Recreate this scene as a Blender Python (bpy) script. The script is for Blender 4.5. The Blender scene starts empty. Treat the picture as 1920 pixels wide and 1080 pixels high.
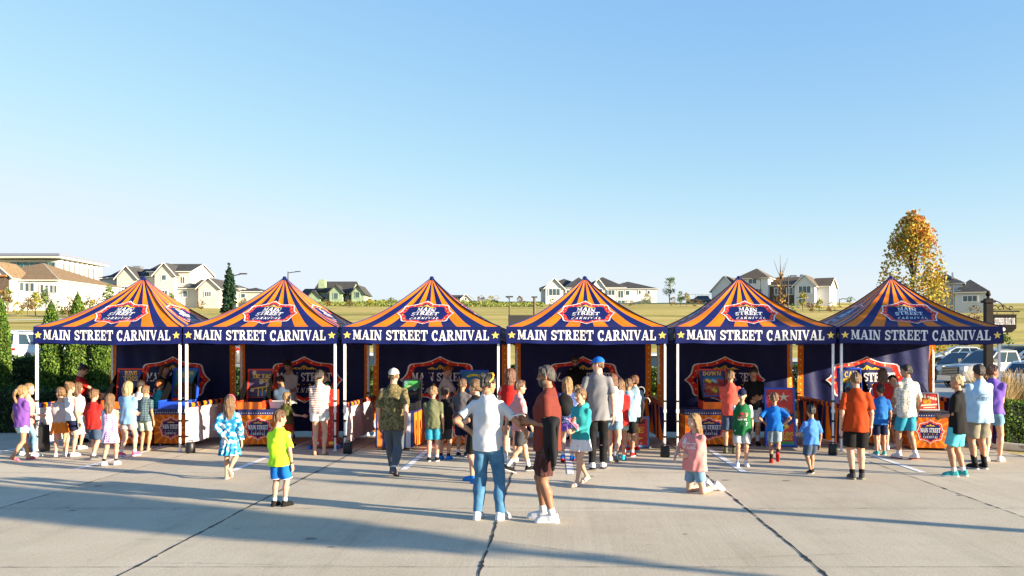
import bpy, math, random
import numpy as np
from mathutils import Vector, Matrix
random.seed(7); RNG = np.random.default_rng(11)
R = math.radians; PI = math.pi
S = bpy.context.scene
COL = S.collection

# ---------------------------------------------------------------- camera, sky, sun, exposure
F = 1650.0; CX = 1038.0; CY = 652.0; HC = 2.0          # focal length and principal point of the 1920x1080 photograph
cam_d = bpy.data.cameras.new('camera'); cam = bpy.data.objects.new('camera', cam_d); COL.objects.link(cam)
cam_d.sensor_fit = 'HORIZONTAL'; cam_d.sensor_width = 36.0; cam_d.lens = 36.0*F/1920
cam_d.shift_x = (960-CX)/1920; cam_d.shift_y = (CY-540)/1920
cam.location = (0, 0, HC); cam.rotation_euler = (R(90), 0, 0)
cam_d.clip_start = 0.1; cam_d.clip_end = 5000
S.camera = cam
SUN_AZ, SUN_EL = R(-23), R(11.5)                          # azimuth of the sun from +X, towards -Y
w = bpy.data.worlds.new('World'); S.world = w; w.use_nodes = True
nt = w.node_tree; bg = nt.nodes['Background']
sky = nt.nodes.new('ShaderNodeTexSky'); sky.sky_type = 'NISHITA'; sky.sun_disc = False
sky.sun_elevation = SUN_EL; sky.sun_rotation = R(90) - SUN_AZ
sky.air_density = 1.0; sky.dust_density = 0.0; sky.ozone_density = 3.0; sky.altitude = 200
sep = nt.nodes.new('ShaderNodeSeparateColor'); cmb = nt.nodes.new('ShaderNodeCombineColor'); nt.links.new(sky.outputs[0], sep.inputs[0])
for i, (gam, k, cap) in enumerate(((.90, 1.04, .425), (.64, .74, .475), (.22, .575, .56))):       # film-like shoulder, channel by channel, so the low sky does not burn out
    p0 = nt.nodes.new('ShaderNodeMath'); p0.operation = 'MULTIPLY'; p0.inputs[1].default_value = .15
    p1 = nt.nodes.new('ShaderNodeMath'); p1.operation = 'POWER'; p1.inputs[1].default_value = gam
    p2 = nt.nodes.new('ShaderNodeMath'); p2.operation = 'MULTIPLY'; p2.inputs[1].default_value = k/.15
    nt.links.new(sep.outputs[i], p0.inputs[0]); nt.links.new(p0.outputs[0], p1.inputs[0]); nt.links.new(p1.outputs[0], p2.inputs[0])
    p3 = nt.nodes.new('ShaderNodeMath'); p3.operation = 'SMOOTH_MIN'; p3.inputs[1].default_value = cap/.15; p3.inputs[2].default_value = .9
    nt.links.new(p2.outputs[0], p3.inputs[0]); nt.links.new(p3.outputs[0], cmb.inputs[i])
nt.links.new(cmb.outputs[0], bg.inputs[0]); bg.inputs[1].default_value = 0.082
sun_d = bpy.data.lights.new('sun', 'SUN'); sun = bpy.data.objects.new('sun', sun_d); COL.objects.link(sun)
sun_d.energy = 5.0; sun_d.angle = R(0.55); sun_d.color = (1.0, 0.84, 0.61)
sd = Vector((math.cos(SUN_AZ)*math.cos(SUN_EL), math.sin(SUN_AZ)*math.cos(SUN_EL), math.sin(SUN_EL)))
sun.rotation_euler = sd.to_track_quat('Z', 'Y').to_euler(); sun.location = (30, -12, 12)
S.view_settings.view_transform = 'Standard'; S.view_settings.look = 'None'
S.view_settings.exposure = 1.82; S.view_settings.gamma = 1.0
try: S.view_settings.use_curve_mapping = False
except Exception: pass
S.cycles.max_bounces = 8; S.cycles.diffuse_bounces = 6; S.cycles.transparent_max_bounces = 6

# ---------------------------------------------------------------- placing
def sstep(a, b, x):
    t = np.clip((np.asarray(x, float)-a)/(b-a), 0, 1); return t*t*(3-2*t)
def hz(X, Y):
    'height of the terrain'
    Y = np.asarray(Y, float); X = np.asarray(X, float)
    z = np.interp(Y, [0, 52, 62, 80, 110, 190, 240, 300, 900], [0, 0, .9, 3.8, 6.0, 11.6, 13.9, 14.4, 13.0])
    return z + 1.0*sstep(-8, -13, X)*sstep(27, 33, Y)*sstep(75, 58, Y)
def gp(px, py):
    'point of the flat pavement seen at a pixel of the photograph'
    Y = HC*F/(py-CY); return Vector(((px-CX)*Y/F, Y, 0))
def wp(px, py, Y):
    return Vector(((px-CX)*Y/F, Y, HC+(CY-py)*Y/F))

# ---------------------------------------------------------------- objects
def tag(o, label=None, cat=None, group=None, kind=None):
    if label: o['label'] = label
    if cat: o['category'] = cat
    if group: o['group'] = group
    if kind: o['kind'] = kind
    return o
def thing(name, label, cat, loc=(0, 0, 0), rz=0, group=None):
    o = bpy.data.objects.new(name, None); COL.objects.link(o)
    o.location = loc; o.rotation_euler = (0, 0, rz); o.empty_display_size = .2
    return tag(o, label, cat, group)
def link(name, me, parent=None):
    o = bpy.data.objects.new(name, me); COL.objects.link(o)
    if parent is not None: o.parent = parent
    return o
def qmesh(name, V, Q, mats, mi=None, parent=None, smooth=True):
    V = np.asarray(V, np.float32); Q = np.asarray(Q, np.int32)
    me = bpy.data.meshes.new(name); k = Q.shape[1]; m = len(Q)
    me.vertices.add(len(V)); me.vertices.foreach_set('co', V.ravel())
    me.loops.add(m*k); me.loops.foreach_set('vertex_index', Q.ravel())
    me.polygons.add(m); me.polygons.foreach_set('loop_start', np.arange(m, dtype=np.int32)*k)
    for mt in mats: me.materials.append(mt)
    if mi is not None: me.polygons.foreach_set('material_index', np.asarray(mi, np.int32))
    if smooth: me.polygons.foreach_set('use_smooth', np.ones(m, bool))
    me.update(calc_edges=True); me.validate()
    return link(name, me, parent)

class MB:
    'collects polygons of several materials for ONE mesh object'
    def __init__(s): s.v = []; s.f = []; s.m = []; s.mats = []; s.sm = []
    def mat(s, m):
        if m not in s.mats: s.mats.append(m)
        return s.mats.index(m)
    def poly(s, pts, m, smooth=False):
        b = len(s.v); s.v += [tuple(p) for p in pts]; s.f.append(tuple(range(b, b+len(pts)))); s.m.append(s.mat(m)); s.sm.append(smooth)
    def grid(s, rows, m, smooth=True, close=False, mfun=None):
        'rows: list of equal-length lists of points'
        b = len(s.v); n = len(rows[0])
        for r in rows: s.v += [tuple(p) for p in r]
        for i in range(len(rows)-1):
            for j in range(n if close else n-1):
                k = (j+1) % n
                s.f.append((b+i*n+j, b+i*n+k, b+(i+1)*n+k, b+(i+1)*n+j))
                s.m.append(s.mat(mfun(i, j) if mfun else m)); s.sm.append(smooth)
    def box(s, c, d, m, rz=0, rot=None, taper=1.0):
        M = rot if rot is not None else Matrix.Rotation(rz, 3, 'Z')
        c = Vector(c); x, y, z = d[0]/2, d[1]/2, d[2]/2
        P = [c + M @ Vector((sx*x*(taper if sz > 0 else 1), sy*y*(taper if sz > 0 else 1), sz*z)) for sz in (-1, 1) for sx, sy in ((-1, -1), (1, -1), (1, 1), (-1, 1))]
        b = len(s.v); s.v += [tuple(p) for p in P]
        for q in ((3, 2, 1, 0), (4, 5, 6, 7), (0, 1, 5, 4), (1, 2, 6, 5), (2, 3, 7, 6), (3, 0, 4, 7)):
            s.f.append(tuple(b+k for k in q)); s.m.append(s.mat(m)); s.sm.append(False)
    def tube(s, pts, r, m, n=8, cap=True):
        pts = [Vector(p) for p in pts]; rr = r if isinstance(r, (list, tuple)) else [r]*len(pts)
        rows = []
        for i, p in enumerate(pts):
            t = (pts[min(i+1, len(pts)-1)]-pts[max(i-1, 0)]).normalized()
            a = Vector((0, 0, 1)) if abs(t.z) < .9 else Vector((1, 0, 0))
            u = t.cross(a).normalized(); v = t.cross(u)
            rows.append([p+rr[i]*(math.cos(2*PI*k/n)*u+math.sin(2*PI*k/n)*v) for k in range(n)])
        s.grid(rows, m, True, True)
        if cap:
            s.poly(rows[0][::-1], m); s.poly(rows[-1], m)
    def lathe(s, prof, m, c=(0, 0, 0), n=16, ax=None, mfun=None):
        'prof: (r, z) pairs; ax: 3x3 turning z'
        A = ax if ax is not None else Matrix.Identity(3); c = Vector(c)
        s.grid([[c + A @ Vector((r*math.cos(2*PI*k/n), r*math.sin(2*PI*k/n), z)) for k in range(n)] for r, z in prof], m, True, True, mfun)
    def build(s, name, parent=None):
        me = bpy.data.meshes.new(name); me.from_pydata(s.v, [], s.f)
        for mt in s.mats: me.materials.append(mt)
        me.polygons.foreach_set('material_index', np.array(s.m, np.int32))
        me.polygons.foreach_set('use_smooth', np.array(s.sm, bool))
        me.update()
        return link(name, me, parent)

# ---------------------------------------------------------------- materials
MC = {}
def mat(key, col, rough=.7, var=.12, scale=6.0, bump=0.0, bscale=40.0, metal=0.0, spec=.4, coord='Object', stretch=(1, 1, 1), sheen=0, trans=0, alpha=None, detail=4, coat=0):
    'Principled material whose base colour wanders a little with noise'
    if key in MC: return MC[key]
    m = bpy.data.materials.new(key); m.use_nodes = True; n = m.node_tree.nodes; l = m.node_tree.links
    b = n['Principled BSDF']; b.inputs['Roughness'].default_value = rough; b.inputs['Metallic'].default_value = metal
    b.inputs['Specular IOR Level'].default_value = spec
    if sheen: b.inputs['Sheen Weight'].default_value = sheen
    if coat: b.inputs['Coat Weight'].default_value = coat; b.inputs['Coat Roughness'].default_value = .05
    if trans: b.inputs['Transmission Weight'].default_value = trans
    c = tuple(col)+((1,) if len(col) == 3 else ())
    tc = n.new('ShaderNodeTexCoord'); mp = n.new('ShaderNodeMapping'); mp.inputs['Scale'].default_value = stretch
    l.new(tc.outputs[coord], mp.inputs[0])
    if var:
        t = n.new('ShaderNodeTexNoise'); t.inputs['Scale'].default_value = scale; t.inputs['Detail'].default_value = detail
        l.new(mp.outputs[0], t.inputs['Vector'])
        r = n.new('ShaderNodeValToRGB'); r.color_ramp.elements[0].position = .3; r.color_ramp.elements[1].position = .7
        r.color_ramp.elements[0].color = tuple(x*(1-var) for x in c[:3])+(1,)
        r.color_ramp.elements[1].color = tuple(min(1, x*(1+var)) for x in c[:3])+(1,)
        l.new(t.outputs[0], r.inputs[0]); l.new(r.outputs[0], b.inputs['Base Color'])
    else: b.inputs['Base Color'].default_value = c
    if bump:
        t2 = n.new('ShaderNodeTexNoise'); t2.inputs['Scale'].default_value = bscale; t2.inputs['Detail'].default_value = 3
        l.new(mp.outputs[0], t2.inputs['Vector'])
        bp = n.new('ShaderNodeBump'); bp.inputs['Strength'].default_value = bump; bp.inputs['Distance'].default_value = .02
        l.new(t2.outputs[0], bp.inputs['Height']); l.new(bp.outputs[0], b.inputs['Normal'])
    MC[key] = m; return m

def fabric_translucent(m, f=.3):
    'thin cloth lets some light through'
    n = m.node_tree.nodes; l = m.node_tree.links; b = n['Principled BSDF']; o = n['Material Output']
    t = n.new('ShaderNodeBsdfTranslucent'); mx = n.new('ShaderNodeMixShader'); mx.inputs[0].default_value = f
    if b.inputs['Base Color'].is_linked: l.new(b.inputs['Base Color'].links[0].from_socket, t.inputs[0])
    else: t.inputs[0].default_value = b.inputs['Base Color'].default_value
    l.new(b.outputs[0], mx.inputs[1]); l.new(t.outputs[0], mx.inputs[2]); l.new(mx.outputs[0], o.inputs[0])
    return m

def H(s):
    'sRGB hex to linear'
    c = [int(s[i:i+2], 16)/255 for i in (0, 2, 4)]
    return tuple(x/12.92 if x <= .04045 else ((x+.055)/1.055)**2.4 for x in c)

NAVY = fabric_translucent(mat('navy_cloth', (.006, .011, .092), .45, .12, 3, .12, 9, spec=.25), .03)
NAVYIN = mat('navy_wall_cloth', (.008, .012, .075), .55, .15, 3, .35, 7, spec=.22)
ORANGE = fabric_translucent(mat('orange_cloth', (.80, .19, .001), .55, .06, 3, .1, 9, spec=.2), .06)
ORANGED = mat('orange_wall_cloth', (.72, .17, .010), .6, .12, 4, .2, 9)
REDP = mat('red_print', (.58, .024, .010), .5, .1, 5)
REDW = mat('red_wall_print', (.78, .035, .018), .55, .1, 5, spec=.2); WHITEW = mat('white_wall_print', (.86, .82, .84), .6, .05, 5, spec=.2); GOLDW = mat('gold_wall_print', (.85, .52, .05), .6, .08, 6, spec=.2)  # lighter copies of the prints, colour lifted to brighten the dim tent interiors
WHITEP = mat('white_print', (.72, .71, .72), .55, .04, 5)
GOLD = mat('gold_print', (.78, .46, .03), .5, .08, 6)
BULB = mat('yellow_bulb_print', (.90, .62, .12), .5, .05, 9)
SKIRTW = fabric_translucent(mat('white_skirt_cloth', (.66, .62, .66), .7, .06, 3, .3, 5), .25)
LEGW = mat('white_leg_paint', (.74, .73, .74), .35, .06, 8, spec=.5)
BLACK = mat('black_plastic', (.012, .012, .014), .45, .2, 9, .05)
STEEL = mat('grey_steel', (.35, .36, .38), .35, .1, 9, metal=.7)
GLASS = mat('dark_window_glass', (.02, .035, .045), .08, .2, .6, spec=.7)

# ---------------------------------------------------------------- lettering: fat slab-serif glyphs from flat pieces
def arc(cx, cy, rx, ry, a0, a1, t, n=10):
    out = []
    for i in range(n):
        A, B = R(a0+(a1-a0)*i/n), R(a0+(a1-a0)*(i+1)/n)
        o = lambda a, k: (cx+(rx+k*t/2)*math.cos(a), cy+(ry+k*t/2*.8)*math.sin(a))
        out.append([o(A, 1), o(B, 1), o(B, -1), o(A, -1)])
    return out
def rc(a, b, c, d): return [[(a, b), (c, b), (c, d), (a, d)]]
GL = {
 'I': (.46, rc(.11, 0, .35, 1)+rc(0, 0, .46, .11)+rc(0, .89, .46, 1)),
 'M': (1.12, rc(.1, 0, .21, 1)+rc(.77, 0, 1.01, 1)+[[(.06, 1), (.33, 1), (.62, .1), (.48, .1)], [(.50, .1), (.60, .1), (.87, 1), (.77, 1)]]+rc(0, 0, .31, .1)+rc(0, .9, .3, 1)+rc(.67, 0, 1.12, .1)+rc(.8, .9, 1.12, 1)),
 'A': (1.0, [[(.42, 1), (.54, 1), (.19, 0), (.08, 0)], [(.38, 1), (.62, 1), (.94, 0), (.68, 0)]]+rc(.2, .25, .74, .36)+rc(0, 0, .30, .1)+rc(.56, 0, 1.0, .1)),
 'N': (1.0, rc(.1, 0, .21, 1)+rc(.78, 0, .89, 1)+[[(.02, 1), (.3, 1), (.89, 0), (.64, 0)]]+rc(0, 0, .32, .1)+rc(.67, .9, 1.0, 1)),
 'S': (.76, arc(.38, .73, .25, .195, 25, 270, .21)+arc(.38, .27, .26, .195, 90, -155, .21)+rc(.60, .66, .70, .96)+rc(.04, .04, .14, .34)),
 'T': (.90, rc(.33, 0, .57, 1)+rc(0, .87, .90, 1)+rc(0, .66, .1, .9)+rc(.8, .66, .90, .9)+rc(.2, 0, .70, .1)),
 'R': (.98, rc(.1, 0, .34, 1)+rc(0, 0, .46, .1)+rc(0, .9, .46, 1)+arc(.42, .72, .27, .23, -92, 92, .2)+[[(.40, .5), (.60, .5), (.92, 0), (.66, 0)]]+rc(.62, 0, .98, .1)+rc(.3, .44, .5, .54)),
 'E': (.80, rc(.1, 0, .34, 1)+rc(0, 0, .76, .12)+rc(0, .88, .74, 1)+rc(.3, .45, .58, .56)+rc(.66, 0, .77, .32)+rc(.64, .7, .74, 1)+rc(.52, .36, .6, .65)),
 'C': (.84, arc(.44, .5, .33, .42, 45, 318, .22, 16)+rc(.62, .62, .74, .98)),
 'V': (.98, [[(.05, 1), (.33, 1), (.60, 0), (.46, 0)], [(.47, 0), (.57, 0), (.90, 1), (.79, 1)]]+rc(0, .9, .43, 1)+rc(.68, .9, .98, 1)),
 'L': (.80, rc(.1, 0, .34, 1)+rc(0, 0, .76, .12)+rc(0, .9, .46, 1)+rc(.66, 0, .77, .36)),
 'O': (.92, arc(.46, .5, .33, .42, 0, 360, .22, 20)),
 'G': (.92, arc(.44, .5, .33, .42, 45, 330, .22, 16)+rc(.62, .64, .74, .98)+rc(.58, .04, .82, .46)+rc(.46, .38, .90, .48)),
 'D': (.94, rc(.1, 0, .34, 1)+arc(.38, .5, .40, .435, -92, 92, .22, 12)+rc(0, 0, .42, .11)+rc(0, .89, .42, 1)),
 'W': (1.35, [[(.05, 1), (.33, 1), (.52, 0), (.38, 0)], [(.38, 0), (.48, 0), (.70, 1), (.60, 1)], [(.55, 1), (.80, 1), (1.0, 0), (.86, 0)], [(.87, 0), (.97, 0), (1.28, 1), (1.17, 1)]]+rc(0, .9, .40, 1)+rc(1.08, .9, 1.35, 1)),
 'H': (1.02, rc(.1, 0, .32, 1)+rc(.70, 0, .92, 1)+rc(.3, .44, .72, .56)+rc(0, 0, .42, .1)+rc(0, .9, .42, 1)+rc(.6, 0, 1.02, .1)+rc(.6, .9, 1.02, 1)),
 'P': (.84, rc(.1, 0, .34, 1)+rc(0, 0, .48, .1)+rc(0, .9, .46, 1)+arc(.42, .70, .29, .25, -92, 92, .2)+rc(.3, .40, .5, .5)),
 'Z': (.80, rc(.02, .88, .76, 1)+rc(.02, 0, .78, .12)+[[(.5, .92), (.76, .92), (.3, .06), (.04, .06)]]),
 'F': (.76, rc(.1, 0, .34, 1)+rc(0, 0, .46, .11)+rc(0, .88, .74, 1)+rc(.3, .44, .56, .56)+rc(.64, .66, .74, 1)),
 'K': (1.0, rc(.1, 0, .34, 1)+[[(.3, .46), (.42, .58), (.88, 1), (.7, 1)], [(.36, .6), (.52, .66), (.96, 0), (.7, 0)]]+rc(0, 0, .44, .1)+rc(0, .9, .44, 1)+rc(.6, .9, .96, 1)+rc(.6, 0, 1.0, .1)),
 'Y': (.98, rc(.37, 0, .61, .5)+[[(.05, 1), (.33, 1), (.58, .42), (.40, .42)], [(.46, .42), (.60, .42), (.92, 1), (.78, 1)]]+rc(.24, 0, .74, .1)+rc(0, .9, .4, 1)+rc(.66, .9, .98, 1)),
 'U': (.98, rc(.1, .3, .33, 1)+rc(.7, .3, .82, 1)+arc(.46, .32, .28, .22, 180, 360, .2)+rc(0, .9, .43, 1)+rc(.58, .9, .98, 1)),
 'B': (.90, rc(.1, 0, .34, 1)+rc(0, 0, .46, .1)+rc(0, .9, .44, 1)+arc(.42, .74, .24, .2, -92, 92, .19)+arc(.44, .28, .29, .23, -92, 92, .2)),
 'J': (.66, rc(.28, .25, .52, 1)+arc(.26, .25, .14, .17, 180, 360, .2)+rc(.14, .9, .66, 1)),
 '-': (.5, rc(.05, .38, .45, .54)), ' ': (.42, []), '!': (.4, rc(.1, .32, .3, 1)+rc(.1, 0, .3, .2)),
}
def text2d(s, x0, x1, y0, y1, gap=.06, slant=0.0):
    'flat pieces of a string fitted into a rectangle'
    W = sum(GL[c][0]+gap for c in s)-gap; kx = (x1-x0)/W; ky = y1-y0; x = 0; out = []
    for c in s:
        for p in GL[c][1]:
            out.append([(x0+(x+a)*kx+slant*b*ky, y0+b*ky) for a, b in p])
        x += GL[c][0]+gap
    return out
def star2d(cx, cy, r, ry=None, k=.42):
    ry = ry or r
    return [[(cx, cy), (cx+(r if i % 2 == 0 else r*k)*math.sin(i*PI/5), cy+(ry if i % 2 == 0 else ry*k)*math.cos(i*PI/5)),
             (cx+(r if i % 2 else r*k)*math.sin((i+1)*PI/5), cy+(ry if i % 2 else ry*k)*math.cos((i+1)*PI/5))] for i in range(10)]
def disc2d(cx, cy, r, n=8, ry=None):
    return [[(cx+r*math.cos(2*PI*i/n), cy+(ry or r)*math.sin(2*PI*i/n)) for i in range(n)]]
def lay(mb, polys, f, m, off=.004, step=.0003):
    'puts flat pieces on a surface f(x, y, offset), each a hair above the last so none share a plane'
    for i, p in enumerate(polys):
        mb.poly([f(x, y, off+step*(i % 7)) for x, y in p], m)
_q = [(0, 1), (.10, .91), (.22, .82), (.36, .75), (.50, .715), (.66, .70), (.75, .665), (.80, .58), (.815, .44), (.845, .28), (.90, .14), (1, 0)]
BADGE = _q + [(x, -y) for x, y in _q[::-1][1:]] + [(-x, -y) for x, y in _q[1:]] + [(-x, y) for x, y in _q[::-1][1:-1]]
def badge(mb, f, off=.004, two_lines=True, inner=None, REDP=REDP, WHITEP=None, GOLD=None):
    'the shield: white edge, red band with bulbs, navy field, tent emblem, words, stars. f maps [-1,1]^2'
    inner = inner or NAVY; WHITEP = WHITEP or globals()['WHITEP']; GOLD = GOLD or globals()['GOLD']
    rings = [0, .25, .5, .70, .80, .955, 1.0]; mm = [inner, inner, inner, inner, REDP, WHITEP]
    for a, b, m in zip(rings[:-1], rings[1:], mm):
        n = len(BADGE)
        for i in range(n):
            p, q = BADGE[i], BADGE[(i+1) % n]
            pts = [(p[0]*a, p[1]*a), (p[0]*b, p[1]*b), (q[0]*b, q[1]*b), (q[0]*a, q[1]*a)]
            if a == 0: pts = pts[1:3]+[(0, 0)]
            mb.poly([f(x, y, off) for x, y in pts][::-1], m)
    o2 = off+.003
    for i in range(0, 44, 2):
        if i < len(BADGE): x, y = BADGE[i]; lay(mb, disc2d(x*.875, y*.875, .022, 6, .03), f, BULB, o2)
    for t in ((0, .40, .62, .17), (-.2, .40, .54, .12), (.2, .40, .54, .12)):          # emblem: three little marquee roofs
        cx, yb, yt, hw = t; yb += .04
        if two_lines: yb += .08; yt += .06
        for k in range(-2, 3):
            x0 = cx+k*hw*.5
            lay(mb, [[(cx-.006, yt), (cx+.006, yt), (x0+.022, yb), (x0-.022, yb)]], f, GOLD, o2)
    if two_lines:
        lay(mb, text2d('MAIN', -.33, .31, .17, .45, .05, .12), f, WHITEP, o2)
        lay(mb, text2d('STREET', -.50, .44, -.17, .12, .05, .12), f, WHITEP, o2)
        for k in range(-3, 4): lay(mb, star2d(k*.13, -.27, .035, .04) if k % 2 else disc2d(k*.13, -.27, .014, 6), f, GOLD, o2)
        lay(mb, text2d('CARNIVAL', -.53, .48, -.53, -.36, .32, .25), f, WHITEP, o2)
    else:
        lay(mb, text2d('MAIN STREET', -.70, .70, -.06, .30, .05), f, WHITEP, o2)
        for k in range(-3, 4): lay(mb, star2d(k*.15, -.20, .05, .065) if k % 2 else disc2d(k*.15, -.2, .016, 6), f, GOLD, o2)
        lay(mb, text2d('CARNIVAL', -.52, .48, -.54, -.34, .38, .2), f, WHITEP, o2)
# ---------------------------------------------------------------- ground
def ground_mats():
    # grass of the far field: dry tan and green bands
    m = mat('field_grass', (.17, .15, .05), .9, .25, .9, .5, 30, coord='Object', spec=0); n = m.node_tree.nodes; l = m.node_tree.links
    b = n['Principled BSDF']
    tc = n.new('ShaderNodeTexCoord'); mp = n.new('ShaderNodeMapping'); mp.inputs['Scale'].default_value = (.012, .035, 1)
    l.new(tc.outputs['Object'], mp.inputs[0])
    t = n.new('ShaderNodeTexNoise'); t.inputs['Scale'].default_value = 1.6; t.inputs['Detail'].default_value = 8; t.inputs['Roughness'].default_value = .65
    l.new(mp.outputs[0], t.inputs['Vector'])
    r = n.new('ShaderNodeValToRGB'); e = r.color_ramp.elements
    e[0].position = .34; e[0].color = (.23, .215, .045, 1); e[1].position = .66; e[1].color = (.58, .44, .16, 1)
    x = e.new(.5); x.color = (.48, .39, .11, 1)
    l.new(t.outputs[0], r.inputs[0])
    t2 = n.new('ShaderNodeTexNoise'); t2.inputs['Scale'].default_value = 1.3; t2.inputs['Detail'].default_value = 6
    l.new(tc.outputs['Object'], t2.inputs['Vector'])
    mx = n.new('ShaderNodeMixRGB'); mx.blend_type = 'MULTIPLY'; mx.inputs[0].default_value = .35
    l.new(r.outputs[0], mx.inputs[1]); l.new(t2.outputs[0], mx.inputs[2]); 
    br = n.new('ShaderNodeBrightContrast'); br.inputs['Bright'].default_value = .03; l.new(mx.outputs[0], br.inputs[0])
    l.new(br.outputs[0], b.inputs['Base Color'])
    # concrete: broom marks, blotches, specks
    c = mat('pale_concrete', (.5, .47, .42), .85, 0); n = c.node_tree.nodes; l = c.node_tree.links; b = n['Principled BSDF']; b.inputs['Specular IOR Level'].default_value = .08
    tc = n.new('ShaderNodeTexCoord')
    def noise(sc, det, stretch, rough=.6):
        mp = n.new('ShaderNodeMapping'); mp.inputs['Scale'].default_value = stretch; l.new(tc.outputs['Object'], mp.inputs[0])
        t = n.new('ShaderNodeTexNoise'); t.inputs['Scale'].default_value = sc; t.inputs['Detail'].default_value = det; t.inputs['Roughness'].default_value = rough
        l.new(mp.outputs[0], t.inputs['Vector']); return t
    big = noise(.45, 6, (1, 1, 1)); fine = noise(45, 4, (1, 1, 1)); broom = noise(14, 5, (4.5, .10, 1), .7); spots = noise(9, 3, (1, 1, 1))
    r = n.new('ShaderNodeValToRGB'); e = r.color_ramp.elements; e[0].position = .3; e[0].color = (.51, .435, .325, 1); e[1].position = .72; e[1].color = (.62, .545, .425, 1)
    l.new(big.outputs[0], r.inputs[0])
    def mul(a, tex, lo, hi, f):
        rr = n.new('ShaderNodeValToRGB'); ee = rr.color_ramp.elements; ee[0].position = lo; ee[0].color = (f, f, f, 1); ee[1].position = hi; ee[1].color = (1, 1, 1, 1)
        l.new(tex.outputs[0], rr.inputs[0])
        mx = n.new('ShaderNodeMixRGB'); mx.blend_type = 'MULTIPLY'; mx.inputs[0].default_value = 1
        l.new(a, mx.inputs[1]); l.new(rr.outputs[0], mx.inputs[2]); return mx.outputs[0]
    o = mul(r.outputs[0], fine, .34, .58, .78); o = mul(o, broom, .3, .62, .90); o = mul(o, spots, .24, .34, .72)
    # every slab was poured on its own day: a slightly different tone each, and faint tyre tracks along the lanes
    sx = n.new('ShaderNodeSeparateXYZ'); l.new(tc.outputs['Object'], sx.inputs[0])
    cells = []
    for i, (off, st) in enumerate(((.66, 3.1), (1.6, 3.1))):
        a1 = n.new('ShaderNodeMath'); a1.operation = 'ADD'; a1.inputs[1].default_value = off; l.new(sx.outputs[i], a1.inputs[0])
        a2 = n.new('ShaderNodeMath'); a2.operation = 'DIVIDE'; a2.inputs[1].default_value = st; l.new(a1.outputs[0], a2.inputs[0])
        a3 = n.new('ShaderNodeMath'); a3.operation = 'FLOOR'; l.new(a2.outputs[0], a3.inputs[0]); cells.append(a3.outputs[0])
    cx = n.new('ShaderNodeCombineXYZ'); l.new(cells[0], cx.inputs[0]); l.new(cells[1], cx.inputs[1])
    wn = n.new('ShaderNodeTexWhiteNoise'); wn.noise_dimensions = '3D'; l.new(cx.outputs[0], wn.inputs['Vector'])
    rr_ = n.new('ShaderNodeMapRange'); rr_.inputs['To Min'].default_value = .90; rr_.inputs['To Max'].default_value = 1.06; l.new(wn.outputs['Value'], rr_.inputs[0])
    m2 = n.new('ShaderNodeMixRGB'); m2.blend_type = 'MULTIPLY'; m2.inputs[0].default_value = 1; l.new(o, m2.inputs[1]); l.new(rr_.outputs[0], m2.inputs[2]); o = m2.outputs[0]
    tyre = noise(1.0, 7, (1.6, .035, 1), .75); o = mul(o, tyre, .36, .50, .89); blot = noise(1.7, 8, (1, 1, 1), .72); o = mul(o, blot, .34, .50, .91)
    l.new(o, b.inputs['Base Color'])
    bp = n.new('ShaderNodeBump'); bp.inputs['Strength'].default_value = .25; bp.inputs['Distance'].default_value = .004
    l.new(broom.outputs[0], bp.inputs['Height']); l.new(bp.outputs[0], b.inputs['Normal'])
    return m, c
GRASS, CONC = ground_mats()
xs = np.concatenate([np.linspace(-900, -120, 14)[:-1], np.linspace(-120, 120, 97), np.linspace(120, 900, 14)[1:]])
ys = np.concatenate([np.linspace(-60, 20, 9)[:-1], np.linspace(20, 120, 61), np.linspace(120, 320, 51)[1:], np.array([400, 600, 900, 1500, 2500])])
XX, YY = np.meshgrid(xs, ys, indexing='ij')
ZZ = hz(XX, YY) + np.where(YY > 75, .35*np.sin(XX*.07+YY*.05)*np.cos(YY*.09), 0)*sstep(75, 110, YY)
ny = len(ys); I, J = np.meshgrid(np.arange(len(xs)-1), np.arange(ny-1), indexing='ij')
Q = np.stack([I*ny+J, (I+1)*ny+J, (I+1)*ny+J+1, I*ny+J+1], -1).reshape(-1, 4)
tag(qmesh('terrain', np.stack([XX, YY, ZZ-.012-.25*((np.abs(XX) < 69) & (YY > 24) & (YY < 55))], -1).reshape(-1, 3), Q, [GRASS]), kind='structure')

def sheet(name, x0, x1, y0, y1, m, dz, nx=2, nyy=2):
    a = MB(); a.grid([[(x, y, float(hz(x, y))+dz) for x in np.linspace(x0, x1, nx)] for y in np.linspace(y0, y1, nyy)][::1], m)
    return tag(a.build(name), kind='structure')
sheet('pavement', -60, 8.72, -60, 23.0, CONC, 0, 30, 40)
sheet('pavement', 8.72, 60, -60, 16.55, CONC, 0, 20, 30)
ASPH = mat('car_park_concrete', (.36, .345, .32), .9, .15, 1.2, .1, 30, spec=.05)
sheet('car_park', -70, 70, 26.5, 56, ASPH, .004, 60, 40)
MULCH = mat('planting_bed_mulch', (.055, .035, .022), .95, .45, 14, .9, 40)
sheet('planting_bed', -60, 8.5, 23.15, 26.4, MULCH, .03, 10, 4)
sheet('planting_bed', 9.0, 40, 16.95, 26.4, MULCH, .09, 10, 8)
KERBM = mat('kerb_concrete', (.42, .40, .37), .85, .12, 4, .2, 40)
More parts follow.
